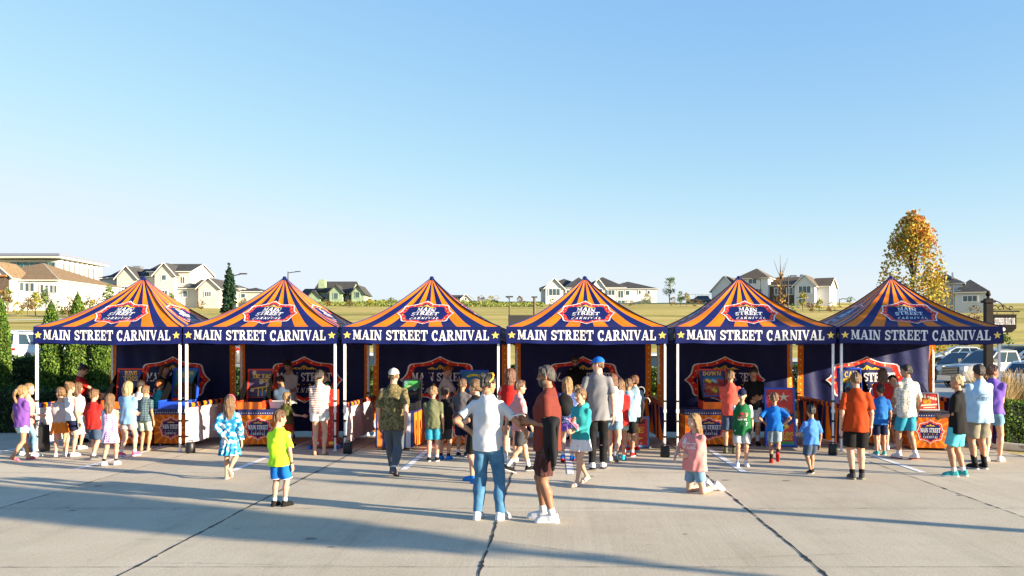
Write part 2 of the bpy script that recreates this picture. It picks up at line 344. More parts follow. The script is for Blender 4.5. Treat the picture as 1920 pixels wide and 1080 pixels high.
def kerb(pts, wd=.16, h=.13):
    a = MB()
    rows = []
    for i, p in enumerate(pts):
        p = Vector(p); t = (Vector(pts[min(i+1, len(pts)-1)])-Vector(pts[max(i-1, 0)])).normalized(); nrm = Vector((-t.y, t.x, 0))
        q = [(-.5, 0), (-.5, h*.85), (-.38, h), (.5, h), (.5, 0)]
        rows.append([p+nrm*(k*wd)+Vector((0, 0, z)) for k, z in q])
    a.grid(rows, KERBM, False); a.poly(rows[0], KERBM); a.poly(rows[-1][::-1], KERBM)
    return tag(a.build('kerb'), kind='structure')
kerb([(60, 16.75, 0), (11, 16.75, 0), (9.7, 16.82, 0)]+[(9.7-.85*math.sin(a), 17.67-.85*math.cos(a), 0) for a in np.linspace(.1, PI/2, 8)]+[(8.85, 26.4, 0)])
kerb([(8.7, 23.08, 0), (0, 23.08, 0), (-60, 23.08, 0)])

# joints of the slab: black sealant with a ragged edge; saw cuts paler
SEAL = mat('joint_sealant', (.018, .017, .017), .7, .3, 12)
SAW = mat('saw_cut', (.16, .145, .125), .9, .3, 8)
def joint(x0, y0, x1, y1, wd, m, name='pavement_joint', wob=.012, seed=0):
    rr = random.Random(seed); a = MB(); n = max(8, int(math.hypot(x1-x0, y1-y0)/.07)); L = []; Rr = []
    d = Vector((x1-x0, y1-y0, 0)).normalized(); nr = Vector((-d.y, d.x, 0)); off = 0
    for i in range(n+1):
        t = i/n; off = .9*off+rr.uniform(-1, 1)*wob*.4
        c = Vector((x0+(x1-x0)*t, y0+(y1-y0)*t, .004))+nr*off
        ww = wd*(.55+.45*math.sin(i*.37+seed)**2)+(wd*rr.random()*1.3 if rr.random() < .22 else 0)
        if rr.random() < .07: ww = .004
        L.append(c+nr*ww*.5); Rr.append(c-nr*ww*.5)
    a.grid([Rr, L], m, False)
    return tag(a.build(name), kind='structure')
for i, x in enumerate((-10.0, -6.9, -3.82, -.66, 2.4, 5.55, 8.65)):
    joint(x, 3.5, x, 22.8, .016 if i in (1, 5) else .026, SEAL, seed=i)
for i, y in enumerate((8.02, 10.95, 14.1, 17.3)):
    joint(-40, y, 40 if y < 16.5 else 8.6, y-.0, .008, SAW, 'saw_cut_joint', .006, seed=20+i)
rr = random.Random(3)
for i in range(7):                                           # hairline cracks
    x = rr.uniform(-8, 6); y = rr.uniform(8, 13)
    joint(x, y, x+rr.uniform(-1.5, 2.5), y+rr.uniform(-1.2, 1.2), .004, SAW, 'hairline_crack', .03, seed=40+i)
LINE = mat('parking_line_paint', (.74, .74, .74), .7, .14, 16)
for i, x in enumerate((-10.62, -7.86, -5.22, -2.46, .27, 3.06, 5.92)):
    a = MB(); y0 = (14.9, 14.5, 14.25, 14.4, 13.9, 14.1, 14.1)[i]
    a.grid([[(x-.055, y, .005), (x+.055, y, .005)] for y in np.linspace(y0, 20.2, 10)], LINE, False)
    tag(a.build('parking_line'), kind='structure')
STAIN = mat('oil_stain', (.17, .15, .13), .8, .3, 5)
for k in range(16):
    a = MB(); x, y = rr.uniform(-8, 8), rr.uniform(7.6, 14); rad = rr.choice((.012, .02, .03, .05))
    a.poly([(x+rad*(1+.4*rr.random())*math.cos(t), y+rad*.7*(1+.4*rr.random())*math.sin(t), .0045) for t in np.linspace(0, 2*PI, 9)[:-1]], STAIN)
    tag(a.build('pavement_spot'), kind='structure')

# ---------------------------------------------------------------- canopy tents
W2 = 1.5; EAVE = 2.40; PEAK = 3.46
def g_sag(t): return t - .52*t*(1-t)
def roof_pt(side, u, t, off=0.0):
    'side 0 front, 1 right, 2 back, 3 left'
    h = W2*(1-t); z = EAVE + (PEAK-EAVE)*g_sag(t)
    z += (.020*math.sin(9*u+5*t+side)+.012*math.sin(17*u-8*t+2*side))*(1-t)*t*2-.012*(1-abs(u))*math.sin(PI*min(1, 3*t))*.6
    x, y = u*h, -h
    # normal offset: mostly up and outwards
    z += off*.85; y -= off*.5
    for _ in range(side): x, y = -y, x
    return (x, y, z)
CANSTRIPE = [ORANGE if i % 2 == 0 else NAVY for i in range(11)]
def canopy_mesh():
    a = MB()
    T = [0, .01, .05, .1, .16, .22, .3, .38, .46, .55, .64, .73, .82, .91, .97, 1]
    for s in range(4):
        rows = [[roof_pt(s, -1+2*j/44, t) for j in range(45)] for t in T]
        a.grid(rows, NAVY, True, False, lambda i, j: NAVY if i < 1 else CANSTRIPE[min(10, j//4)])
        def f(x, y, o, s=s):
            yy = (y+1)/2; t = .095+.53*yy**.92
            return roof_pt(s, x*.56/(W2*(1-t)), t, o)
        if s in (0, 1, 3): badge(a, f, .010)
    a.lathe([(.0, PEAK+.03), (.03, PEAK+.025), (.05, PEAK-.02), (.06, PEAK-.06)], NAVY, n=10)
    # piping along the ridges
    for s in range(4):
        pts = [Vector(roof_pt(s, -1, t, .006)) for t in T]
        a.tube(pts, .012, NAVY, 6, False)
    return a
def valance_mesh(side, words=True):
    a = MB(); z0, z1 = 2.075, EAVE+.002
    def f(x, z, o=0):
        k = (z1-z)/(z1-z0)
        y = -W2-.012-.016*math.sin(x*4.2+side)*k-.009*math.sin(x*11)*k-o
        px, py = x, y
        for _ in range(side): px, py = -py, px
        return (px, py, z-.012*math.sin(x*2.1+1+side)*k-.007*math.sin(x*6.3+side)*k)
    a.grid([[f(x, z) for x in np.linspace(-W2-.012, W2+.012, 49)] for z in np.linspace(z0, z1, 5)], NAVY)
    if words:
        lay(a, text2d('MAIN STREET CARNIVAL', -1.30, 1.29, 2.145, 2.335, .07), lambda x, y, o: f(x, y, o), WHITEP, .004)
        for sx in (-1.41, 1.41): lay(a, star2d(sx, 2.235, .078), lambda x, y, o: f(x, y, o), BULB, .004)
    a.tube([Vector(f(x, z0, 0)) for x in np.linspace(-W2-.012, W2+.012, 25)], .007, NAVY, 5, False)
    return a
def leg_mesh(sx, sy):
    a = MB(); x, y = sx*1.465, sy*1.465
    a.box((x, y, 1.58), (.042, .042, 1.62), LEGW); a.box((x, y, .80), (.032, .032, 1.55), LEGW)
    a.box((x, y, .022), (.09, .09, .008), LEGW); a.box((x, y, .04), (.05, .05, .03), LEGW)
    a.box((x, y, .79), (.054, .054, .07), LEGW)
    return a
def wall_pt(x, z, off=0.0, sd=0.0):
    y = 1.44 + .022*math.sin(x*7.5+sd+.6*z)*min(1, (2.35-z)*.9)+.012*math.sin(x*15+2*z+sd)+.03*math.sin(z*2.2+sd)*math.sin(x*1.8+sd)
    return (x, y-off, z)
ORANGEW = mat('orange_wall_strip', (.86, .20, .010), .6, .12, 4, .2, 9, spec=.2)  # orange lightened too, standing in for fill light on the back wall
def back_wall_mesh(sd=0.0):
    a = MB()
    xs = np.linspace(-1.5, 1.5, 121)
    def mf(i, j):
        x = abs((xs[j]+xs[j+1])/2)
        return ORANGEW if 1.385 < x else NAVYIN
    a.grid([[wall_pt(x, z, 0, sd) for x in xs] for z in np.linspace(.12, 2.32, 60)], NAVYIN, True, False, mf)
    for sx in (-1, 1):
        for k in range(16):
            lay(a, disc2d(sx*1.44, .25+k*.135, .020, 8), lambda x, y, o: wall_pt(x, y, o, sd), BULB, .006)
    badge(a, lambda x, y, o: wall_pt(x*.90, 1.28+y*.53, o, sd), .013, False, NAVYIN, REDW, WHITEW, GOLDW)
    return a
def brace_mesh():
    a = MB()
    for s in range(4):
        def T(p):
            x, y, z = p
            for _ in range(s): x, y = -y, x
            return (x, y, z)
        for k in (-1, 1):
            for z0, z1 in ((2.15, 2.36), (2.36, 2.15)):
                a.tube([T((k*1.45, -1.44, z0)), T((k*.72, -1.44, z1)), T((0, -1.44, z0))], .010, LEGW, 5)
    a.tube([(0, 0, 2.5), (0, 0, PEAK-.05)], .018, LEGW, 6)
    for s in range(4):
        x, y = (1.45, 1.45) if s == 0 else (-1.45, 1.45) if s == 1 else (-1.45, -1.45) if s == 2 else (1.45, -1.45)
        a.tube([(x, y, 2.33), (0, 0, 2.55)], .010, LEGW, 5)
    return a
STRAP = mat('black_strap', (.01, .01, .011), .6, .2, 20)
def half_wall_mesh(side):
    'half height rail skirt along the tent side; stripes printed on the face towards -x, white on the other'
    x = side*1.465; a = MB()
    def f(y, z, o=0):
        return (x+.03*math.sin(y*6+z*3)*(1 if z < .85 else .2)+.012*math.sin(y*14+5*z)+o, y, z)
    ys = np.linspace(-1.44, 1.44, 41)
    zs = [.16, .25, .35, .45, .55, .65, .75, .80, .84]
    a.grid([[f(y, z, .004) for y in ys] for z in zs], SKIRTW, True)
    a.grid([[f(y, z, -.004) for y in ys] for z in zs], NAVY, True, False, lambda i, j: ORANGE if (j//3) % 2 else NAVY)
    a.grid([[(x+.035*math.cos(t), y, .885+.05*math.sin(t)) for y in ys] for t in np.linspace(-.7*PI, 1.35*PI-.0, 12)], NAVY, True, False, lambda i, j: ORANGE if (j//2) % 2 else NAVY)
    a.tube([(x, -1.46, .88), (x, 1.46, .88)], .02, LEGW, 6)
    return a
TC = {}
def make_tent(label, cx, Y, sx, walls, sd, rz=0.0):
    t = thing('canopy_tent', label, 'canopy tent', (cx, Y+1.5, 0), rz, 'striped carnival canopy tents in a row')
    t.scale = (sx, 1, 1)
    def part(name, key, fn):
        if key not in TC:
            o = fn().build(name, t); TC[key] = o.data; return o
        return link(name, TC[key], t)
    part('canopy', 'canopy', canopy_mesh)
    for s in range(4): part('valance', 'val%d' % s, lambda: valance_mesh(s, s != 2))
    for i, (a, b) in enumerate(((-1, -1), (1, -1), (1, 1), (-1, 1))):
        l = part('leg', 'leg%d' % i, lambda: leg_mesh(a, b))
        for z in (.30, .60, .98):
            k = 'strap%d_%s' % (i, z)
            if k in TC: link('strap', TC[k], l); continue
            m = MB(); m.box((a*1.465, b*1.465, z), (.060, .060, .035), STRAP); TC[k] = m.build('strap', l).data
    part('brace', 'brace', brace_mesh)
    o = back_wall_mesh(sd).build('back_wall', t)
    for side in walls: part('half_wall', 'half%d' % side, lambda: half_wall_mesh(side))
    return t
YT = 16.8
TENTS = [  # valance left and right in photo pixels, front leg depth, side walls
    (62.5, 339, 16.85, (-1,), 'leftmost striped carnival tent, beside the tall green conifers'),
    (344.5, 633, 16.85, (-1,), 'striped carnival tent holding the tic tac toe game'),
    (640.5, 938, 16.85, (-1,), 'striped carnival tent behind the teen in a camouflage shirt'),
    (950.5, 1253, 16.8, (1,), 'striped carnival tent behind the man in a maroon shirt'),
    (1265.5, 1567, 16.75, (), 'striped carnival tent holding the red clown face game'),
    (1574.5, 1880, 16.7, (-1, 1), 'rightmost striped carnival tent, its roof dappled with shade and wall sunlit'),
]
TX = []
for i, (a, b, Y, walls, lab) in enumerate(TENTS):
    X0, X1 = (a-CX)*Y/F, (b-CX)*Y/F
    TX.append((X0, X1, Y))
    make_tent(lab, (X0+X1)/2, Y, (X1-X0)/3.024, walls, i*1.7, R((.4, -.3, .35, -.45, .3, -.2)[i]))
# black weights at the front legs
def weight(px, py, label, sc=.78):
    a = MB(); 
    a.lathe([(0, 0), (.10*sc, 0), (.115*sc, .02), (.105*sc, .24*sc), (.09*sc, .26*sc), (0, .26*sc)], BLACK, n=16)
    h = MB(); h.tube([(-.05, 0, .25*sc), (-.04, 0, .30*sc), (.04, 0, .30*sc), (.05, 0, .25*sc)], .01, BLACK, 6)
    p = gp(px, py); t = thing('tent_weight', label, 'tent weight', p, 0, 'black weights beside the tent legs')
    a.build('weight_body', t); h.build('handle', t)
weight(357, 849, 'black round tent weight under the white skirt left of the floral dress girl')
weight(652, 850, 'black round tent weight by the leg pair beside the striped cardigan woman')
weight(1247, 857, 'black weight at the tent legs behind the girl in the pink top')
weight(1562, 853, 'black weight at the tent legs left of the boy in the rust shirt')
# ---------------------------------------------------------------- people: smooth-blended distance fields, meshed with surface nets
EDG = [((0, 0, 0), (1, 0, 0)), ((0, 1, 0), (1, 1, 0)), ((0, 0, 1), (1, 0, 1)), ((0, 1, 1), (1, 1, 1)),
       ((0, 0, 0), (0, 1, 0)), ((1, 0, 0), (1, 1, 0)), ((0, 0, 1), (0, 1, 1)), ((1, 0, 1), (1, 1, 1)),
       ((0, 0, 0), (0, 0, 1)), ((1, 0, 0), (1, 0, 1)), ((0, 1, 0), (0, 1, 1)), ((1, 1, 0), (1, 1, 1))]
class Field:
    def __init__(s, lo, hi, h):
        s.h = h; s.o = np.array(lo, float); s.n = np.maximum(4, np.ceil((np.array(hi)-s.o)/h).astype(int)+1)
        s.F = np.full(s.n, .5, np.float32)
    def sub(s, lo, hi):
        a = np.clip(np.floor((np.array(lo)-s.o)/s.h).astype(int), 0, s.n); b = np.clip(np.ceil((np.array(hi)-s.o)/s.h).astype(int)+1, 0, s.n)
        if np.any(b <= a): return None, None
        g = np.stack(np.meshgrid(*[s.o[i]+s.h*np.arange(a[i], b[i]) for i in range(3)], indexing='ij'), -1)
        return tuple(slice(a[i], b[i]) for i in range(3)), g
    def put(s, sl, d, k, op):
        A = s.F[sl]; d = d.astype(np.float32)
        if op == 'add':
            if k > 0:
                h = np.clip(.5+.5*(A-d)/k, 0, 1); s.F[sl] = A*(1-h)+d*h-k*h*(1-h)
            else: s.F[sl] = np.minimum(A, d)
        elif op == 'sub':
            if k > 0:
                h = np.clip(.5-.5*(A+d)/k, 0, 1); s.F[sl] = A*(1-h)-d*h+k*h*(1-h)
            else: s.F[sl] = np.maximum(A, -d)
        else: s.F[sl] = np.maximum(A, d)
    def cone(s, a, b, ra, rb, k=.02, op='add', squash=None, cut=None):
        'round cone from a to b; squash = (unit axis, factor) flattens it along the axis'
        a = np.array(a, float); b = np.array(b, float); m = max(ra, rb)+k+2*s.h
        sl, g = s.sub(np.minimum(a, b)-m, np.maximum(a, b)+m)
        if sl is None: return s
        p = g-a; ab = b-a
        if squash is not None:
            ax, f = np.array(squash[0]), squash[1]
            p = p+((1/f-1)*(p@ax))[..., None]*ax; ab = ab+((1/f-1)*(ab@ax))*ax
        t = np.clip(p@ab/max(1e-9, ab@ab), 0, 1)
        d = np.linalg.norm(p-t[..., None]*ab, axis=-1)-(ra+(rb-ra)*t)
        if squash is not None: d = d*(.5+.5*squash[1])
        if cut is not None: d = np.maximum(d, (g-np.array(cut[0]))@(np.array(cut[1])/np.linalg.norm(cut[1])))
        s.put(sl, d, k, op); return s
    def ell(s, c, r, k=.02, Rm=None, op='add'):
        c = np.array(c, float); r = np.array(r, float); m = r.max()+k+2*s.h
        sl, g = s.sub(c-m, c+m)
        if sl is None: return s
        p = g-c
        if Rm is not None: p = p@np.array(Rm)
        q = np.linalg.norm(p/r, axis=-1); q2 = np.linalg.norm(p/(r*r), axis=-1)
        s.put(sl, q*(q-1)/np.maximum(q2, 1e-6), k, op); return s
    def skirt(s, c0, c1, r0, r1, k=.02, Rm=None, pleat=0, npl=0, op='add', ph=0):
        'elliptic cone standing on axis c0 (top) to c1 (bottom)'
        c0 = np.array(c0, float); c1 = np.array(c1, float); m = max(max(r0), max(r1))+k+2*s.h
        sl, g = s.sub(np.minimum(c0, c1)-m, np.maximum(c0, c1)+m)
        if sl is None: return s
        ax = c1-c0; L = np.linalg.norm(ax); ax = ax/L
        p = g-c0; t = (p@ax)/L; tt = np.clip(t, 0, 1)
        q = p-(p@ax)[..., None]*ax
        if Rm is not None: q = q@np.array(Rm)
        rx = r0[0]+(r1[0]-r0[0])*tt; ry = r0[1]+(r1[1]-r0[1])*tt
        d = (np.sqrt((q[..., 0]/rx)**2+(q[..., 1]/ry)**2)-1)*np.minimum(rx, ry)
        if pleat: d = d-pleat*tt*np.sin(npl*np.arctan2(q[..., 1], q[..., 0])+ph+4*tt)
        d = np.maximum(d, np.maximum(-t, t-1)*L)
        s.put(sl, d, k, op); return s
    def clip(s, p, n):
        'keeps the side the normal points away from'
        sl, g = s.sub(s.o, s.o+s.h*s.n)
        n = np.array(n, float); n = n/np.linalg.norm(n)
        s.put(sl, (g-np.array(p))@n, 0, 'int'); return s
    def wrinkle(s, amp, rng, f=24, zf=.5):
        sl, g = s.sub(s.o, s.o+s.h*s.n)
        d = 0
        for i in range(4):
            v = rng.normal(size=3); v = v/np.linalg.norm(v)*f*(.6+.5*i); v[2] *= zf
            d = d+np.sin(g@v+rng.uniform(0, 6)+1.3*np.sin(g@(v[[1, 2, 0]]*.6)))/(1+i*.5)
        s.F[sl] += (amp*.6*d).astype(np.float32); return s
    def mesh(s):
        F = s.F.copy(); h = s.h
        F[0] = F[-1] = .5; F[:, 0] = F[:, -1] = .5; F[:, :, 0] = F[:, :, -1] = .5
        I = F < 0
        c = sum(I[a:I.shape[0]-1+a, b:I.shape[1]-1+b, d:I.shape[2]-1+d].astype(np.int8) for a in (0, 1) for b in (0, 1) for d in (0, 1))
        ai = np.argwhere((c > 0) & (c < 8))
        if len(ai) == 0: return np.zeros((0, 3)), np.zeros((0, 4), int)
        idx = -np.ones(c.shape, int); idx[tuple(ai.T)] = np.arange(len(ai))
        P = np.zeros((len(ai), 3)); W = np.zeros(len(ai))
        for a, b in EDG:
            fa = F[tuple((ai+a).T)]; fb = F[tuple((ai+b).T)]; m = (fa < 0) != (fb < 0)
            t = fa[m]/(fa[m]-fb[m]); P[m] += np.array(a)+(np.array(b)-np.array(a))*t[:, None]; W[m] += 1
        V = s.o+h*(ai+P/W[:, None]); Q = []
        for ax in range(3):
            u, v = (ax+1) % 3, (ax+2) % 3
            A = [slice(1, -1)]*3; B = [slice(1, -1)]*3; A[ax] = slice(0, -1); B[ax] = slice(1, None)
            e = np.argwhere(I[tuple(A)] != I[tuple(B)])
            if len(e) == 0: continue
            base = e.copy(); base[:, u] += 1; base[:, v] += 1
            ins = I[tuple(base.T)]
            eu = np.zeros(3, int); eu[u] = 1; ev = np.zeros(3, int); ev[v] = 1
            q = np.stack([idx[tuple((base-eu-ev).T)], idx[tuple((base-ev).T)], idx[tuple(base.T)], idx[tuple((base-eu).T)]], 1)
            q[~ins] = q[~ins][:, ::-1]; Q.append(q)
        return V, np.concatenate(Q)
def join(parts):
    V = []; Q = []; n = 0
    for v, q in parts: V.append(v); Q.append(q+n); n += len(v)
    return np.concatenate(V), np.concatenate(Q)
def rotz(a): return np.array(Matrix.Rotation(a, 3, 'Z'))
def rotx(a): return np.array(Matrix.Rotation(a, 3, 'X'))
def roty(a): return np.array(Matrix.Rotation(a, 3, 'Y'))
def ik(S0, T, l1, l2, hint):
    'elbow or knee between S0 and T; returns joint and the reachable end'
    S0 = np.array(S0, float); T = np.array(T, float); d = T-S0; L = np.linalg.norm(d); L2 = min(L, (l1+l2)*.998); L2 = max(L2, abs(l1-l2)*1.05)
    d = d/L; T = S0+d*L2; a = (l1*l1-l2*l2+L2*L2)/(2*L2); hh = math.sqrt(max(0, l1*l1-a*a))
    hint = np.array(hint, float); hint = hint-(hint@d)*d; hint = hint/max(1e-9, np.linalg.norm(hint))
    return S0+d*a+hint*hh, T

# ---- materials of people
def skin_mat(name, c): return mat('skin_'+name, c, .5, .07, 12, .05, 60, spec=.35)
SKIN = {'fair': skin_mat('fair', (.60, .35, .25)), 'light': skin_mat('light', (.53, .29, .19)), 'tan': skin_mat('tan', (.40, .20, .115)), 'brown': skin_mat('brown', (.27, .125, .07))}
HAIRC = {'blond': (.24, .138, .055), 'pale': (.36, .25, .125), 'sandy': (.145, .076, .032), 'brown': (.11, .055, .026), 'dark': (.022, .013, .010), 'black': (.008, .007, .008), 'red': (.36, .11, .03), 'auburn': (.13, .05, .024), 'grey': (.06, .05, .045)}
def hair_mat(k):
    m = mat('hair_'+k, HAIRC[k], .45, .38, 26, .6, 90, spec=.45, stretch=(3, 3, .22)); return m
LIPS = mat('lips', (.36, .11, .09), .45, .1, 9); EYEW = mat('eye_white', (.7, .68, .65), .3, 0); IRIS = mat('iris', (.03, .02, .015), .2, 0); BROW = mat('brow_hair', (.05, .03, .018), .7, .2, 30)
def cloth(key, col, var=.10, rough=.8, bump=.20, bscale=9, **k): return mat('cloth_'+key, col, rough, var, 7, bump, bscale, spec=.12, **k)
def pattern(key, fn):
    'cloth whose colour comes from a little node network; fn(nodes, links, coord) -> colour socket'
    k = 'cloth_'+key
    if k in MC: return MC[k]
    m = mat(k, (.5, .5, .5), .8, 0, bump=.16, bscale=9, spec=.12); n = m.node_tree.nodes; l = m.node_tree.links
    tc = n.new('ShaderNodeTexCoord'); l.new(fn(n, l, tc.outputs['Object']), n['Principled BSDF'].inputs['Base Color']); return m
def ramp(n, l, sock, stops, const=True):
    r = n.new('ShaderNodeValToRGB'); r.color_ramp.interpolation = 'CONSTANT' if const else 'LINEAR'; e = r.color_ramp.elements
    e[0].position = stops[0][0]; e[0].color = tuple(stops[0][1])+(1,); e[1].position = stops[1][0]; e[1].color = tuple(stops[1][1])+(1,)
    for p, c in stops[2:]:
        x = e.new(p); x.color = tuple(c)+(1,)
    l.new(sock, r.inputs[0]); return r.outputs[0]
def wave(n, l, co, axis, scale, dist=0):
    w = n.new('ShaderNodeTexWave'); w.wave_type = 'BANDS'; w.bands_direction = axis; w.inputs['Scale'].default_value = scale; w.inputs['Distortion'].default_value = dist
    l.new(co, w.inputs[0]); return w.outputs['Fac']
def vor(n, l, co, scale, out='Color', rnd=1.0):
    v = n.new('ShaderNodeTexVoronoi'); v.inputs['Scale'].default_value = scale; v.inputs['Randomness'].default_value = rnd; l.new(co, v.inputs[0]); return v.outputs[out]
def noi(n, l, co, scale, det=3):
    t = n.new('ShaderNodeTexNoise'); t.inputs['Scale'].default_value = scale; t.inputs['Detail'].default_value = det; l.new(co, t.inputs['Vector']); return t.outputs[0]
def mixc(n, l, f, a, b, mode='MIX'):
    x = n.new('ShaderNodeMixRGB'); x.blend_type = mode
    for s, v in ((0, f), (1, a), (2, b)):
        if isinstance(v, (int, float)): x.inputs[s].default_value = v
        elif isinstance(v, tuple): x.inputs[s].default_value = v+(1,)
        else: l.new(v, x.inputs[s])
    return x.outputs[0]
P_STRIPE = pattern('red_white_stripe', lambda n, l, c: ramp(n, l, wave(n, l, c, 'Z', 9.5, .6), [(0, (.36, .09, .075)), (.36, (.72, .66, .60))]))
P_CAMO = pattern('camouflage', lambda n, l, c: mixc(n, l, .5, ramp(n, l, noi(n, l, c, 9, 5), [(0, (.045, .042, .018)), (.44, (.17, .135, .065)), (.52, (.085, .075, .03)), (.60, (.26, .20, .10))]), ramp(n, l, noi(n, l, c, 26, 5), [(0, (.05, .045, .02)), (.5, (.21, .165, .08))])))
P_FLORAL = pattern('blue_floral', lambda n, l, c: mixc(n, l, ramp(n, l, vor(n, l, c, 11, 'Distance'), [(0, (1, 1, 1)), (.27, (0, 0, 0))]), ramp(n, l, noi(n, l, c, 17, 4), [(0, (.012, .12, .27)), (.46, (.03, .28, .48)), (.56, (.50, .66, .72))]), (.62, .50, .55)))
P_DOTDRESS = pattern('purple_dots', lambda n, l, c: ramp(n, l, vor(n, l, c, 26, 'Distance', .15), [(0, (.20, .05, .30)), (.38, (.62, .50, .66))]))
P_PLAID = pattern('grey_plaid', lambda n, l, c: mixc(n, l, .5, ramp(n, l, wave(n, l, c, 'X', 7), [(0, (.035, .065, .085)), (.6, (.10, .15, .18))]), ramp(n, l, wave(n, l, c, 'Z', 7), [(0, (.04, .07, .09)), (.6, (.12, .17, .20))])))
P_CHECKS = pattern('maroon_check', lambda n, l, c: ramp(n, l, vor(n, l, c, 62, 'Distance', 0), [(0, (.20, .12, .11)), (.26, (.050, .018, .018))]))
P_TILE = pattern('blue_gold_tile', lambda n, l, c: mixc(n, l, ramp(n, l, vor(n, l, c, 30, 'Distance', .4), [(0, (1, 1, 1)), (.36, (0, 0, 0))]), (.56, .55, .50), ramp(n, l, noi(n, l, c, 24, 1), [(0, (.02, .13, .26)), (.5, (.50, .30, .08))])))
P_PINKCHECK = pattern('pink_check', lambda n, l, c: mixc(n, l, .5, ramp(n, l, wave(n, l, c, 'X', 17), [(0, (.50, .14, .16)), (.5, (.62, .36, .36))]), ramp(n, l, wave(n, l, c, 'Z', 17), [(0, (.50, .13, .15)), (.5, (.64, .38, .38))])))
P_JEAN = pattern('blue_denim', lambda n, l, c: ramp(n, l, noi(n, l, c, 7, 6), [(.3, (.035, .115, .23)), (.7, (.085, .215, .36))], False))
P_DENIML = pattern('light_denim', lambda n, l, c: ramp(n, l, noi(n, l, c, 9, 6), [(.3, (.10, .21, .33)), (.7, (.22, .36, .48))], False))
P_PRINTW = pattern('white_flower_skirt', lambda n, l, c: ramp(n, l, vor(n, l, c, 14, 'Distance'), [(0, (.55, .30, .34)), (.16, (.70, .62, .62))]))
P_STARS = pattern('blue_white_print', lambda n, l, c: ramp(n, l, vor(n, l, c, 22, 'Distance'), [(0, (.60, .60, .62)), (.26, (.05, .08, .22))]))
CL = dict(white=(.56, .56, .58), red=(.42, .018, .016), coral=(.60, .085, .06), rust=(.36, .042, .008), maroon=(.14, .030, .022), navy=(.010, .014, .045), black=(.010, .010, .011), charcoal=(.045, .046, .052), grey=(.20, .20, .215), dgrey=(.085, .08, .09), sweat=(.075, .088, .11),
          cyan=(.02, .34, .46), blue=(.022, .14, .46), royal=(.010, .13, .50), sky=(.33, .50, .66), ltblue=(.24, .42, .60), teal=(.03, .28, .29), tealsh=(.03, .24, .36), aqua=(.09, .44, .50), olive=(.085, .09, .028), dolive=(.11, .12, .065), green=(.012, .11, .038), dgreen=(.01, .055, .05), purple=(.15, .06, .28), violet=(.16, .09, .42), neon=(.52, .95, .035), orange=(.66, .17, .02), khaki=(.20, .18, .14), sage=(.34, .42, .34), stone=(.48, .48, .47), slate=(.20, .28, .34), slateb=(.045, .07, .12), pink=(.60, .36, .36), pinkt=(.62, .23, .22), pale=(.42, .35, .35), periw=(.06, .19, .54), marl=(.17, .17, .185), mint=(.40, .60, .62), lblue=(.16, .30, .50), brick=(.46, .05, .02), lilac=(.52, .42, .60), cream=(.52, .47, .42), hotpink=(.6, .10, .2), croc=(.02, .16, .50))
def C(k): return k if not isinstance(k, str) else cloth(k, CL[k])

def build_hand(L, side, curl, fine):
    'hand of length L; local frame: +Y along the fingers, palm faces -X*side, thumb towards +Z'
    h = max(.0042, L*.033); f = Field((-.7*L, -.25*L, -.62*L), (.7*L, 1.15*L, .75*L), h)
    s = -side
    f.cone((0, -.16*L, 0), (0, .02*L, 0), .155*L, .16*L, .02*L, squash=((1, 0, 0), .75))
    f.cone((0, .06*L, .09*L), (0, .42*L, .15*L), .15*L, .13*L, .05*L, squash=((1, 0, 0), .62))
    f.cone((0, .06*L, -.08*L), (0, .40*L, -.14*L), .14*L, .12*L, .06*L, squash=((1, 0, 0), .62))
    for i, (z, ln, cu) in enumerate(((.20, .47, .8), (.07, .53, .95), (-.07, .49, 1.1), (-.19, .38, 1.25))):
        p = np.array((0, .46*L, z*L)); a = 0; r = (.072 if i < 3 else .062)*L
        for k, fr in enumerate((.45, .31, .24)):
            a += curl*cu*(.75 if k else .6); q = p+ln*L*fr*np.array((s*math.sin(a), math.cos(a), (.03*(1.5-i))))
            f.cone(p, q, r*(1-.09*k), r*(.94-.11*k), .012*L); p = q
    p = np.array((s*.05*L, .06*L, .17*L)); q = p+L*np.array((s*.12, .17, .15)); r2 = q+L*np.array((s*.06, .19, .03))
    f.cone(p, q, .10*L, .08*L, .05*L); f.cone(q, r2, .078*L, .058*L, .02*L)
    return f.mesh()

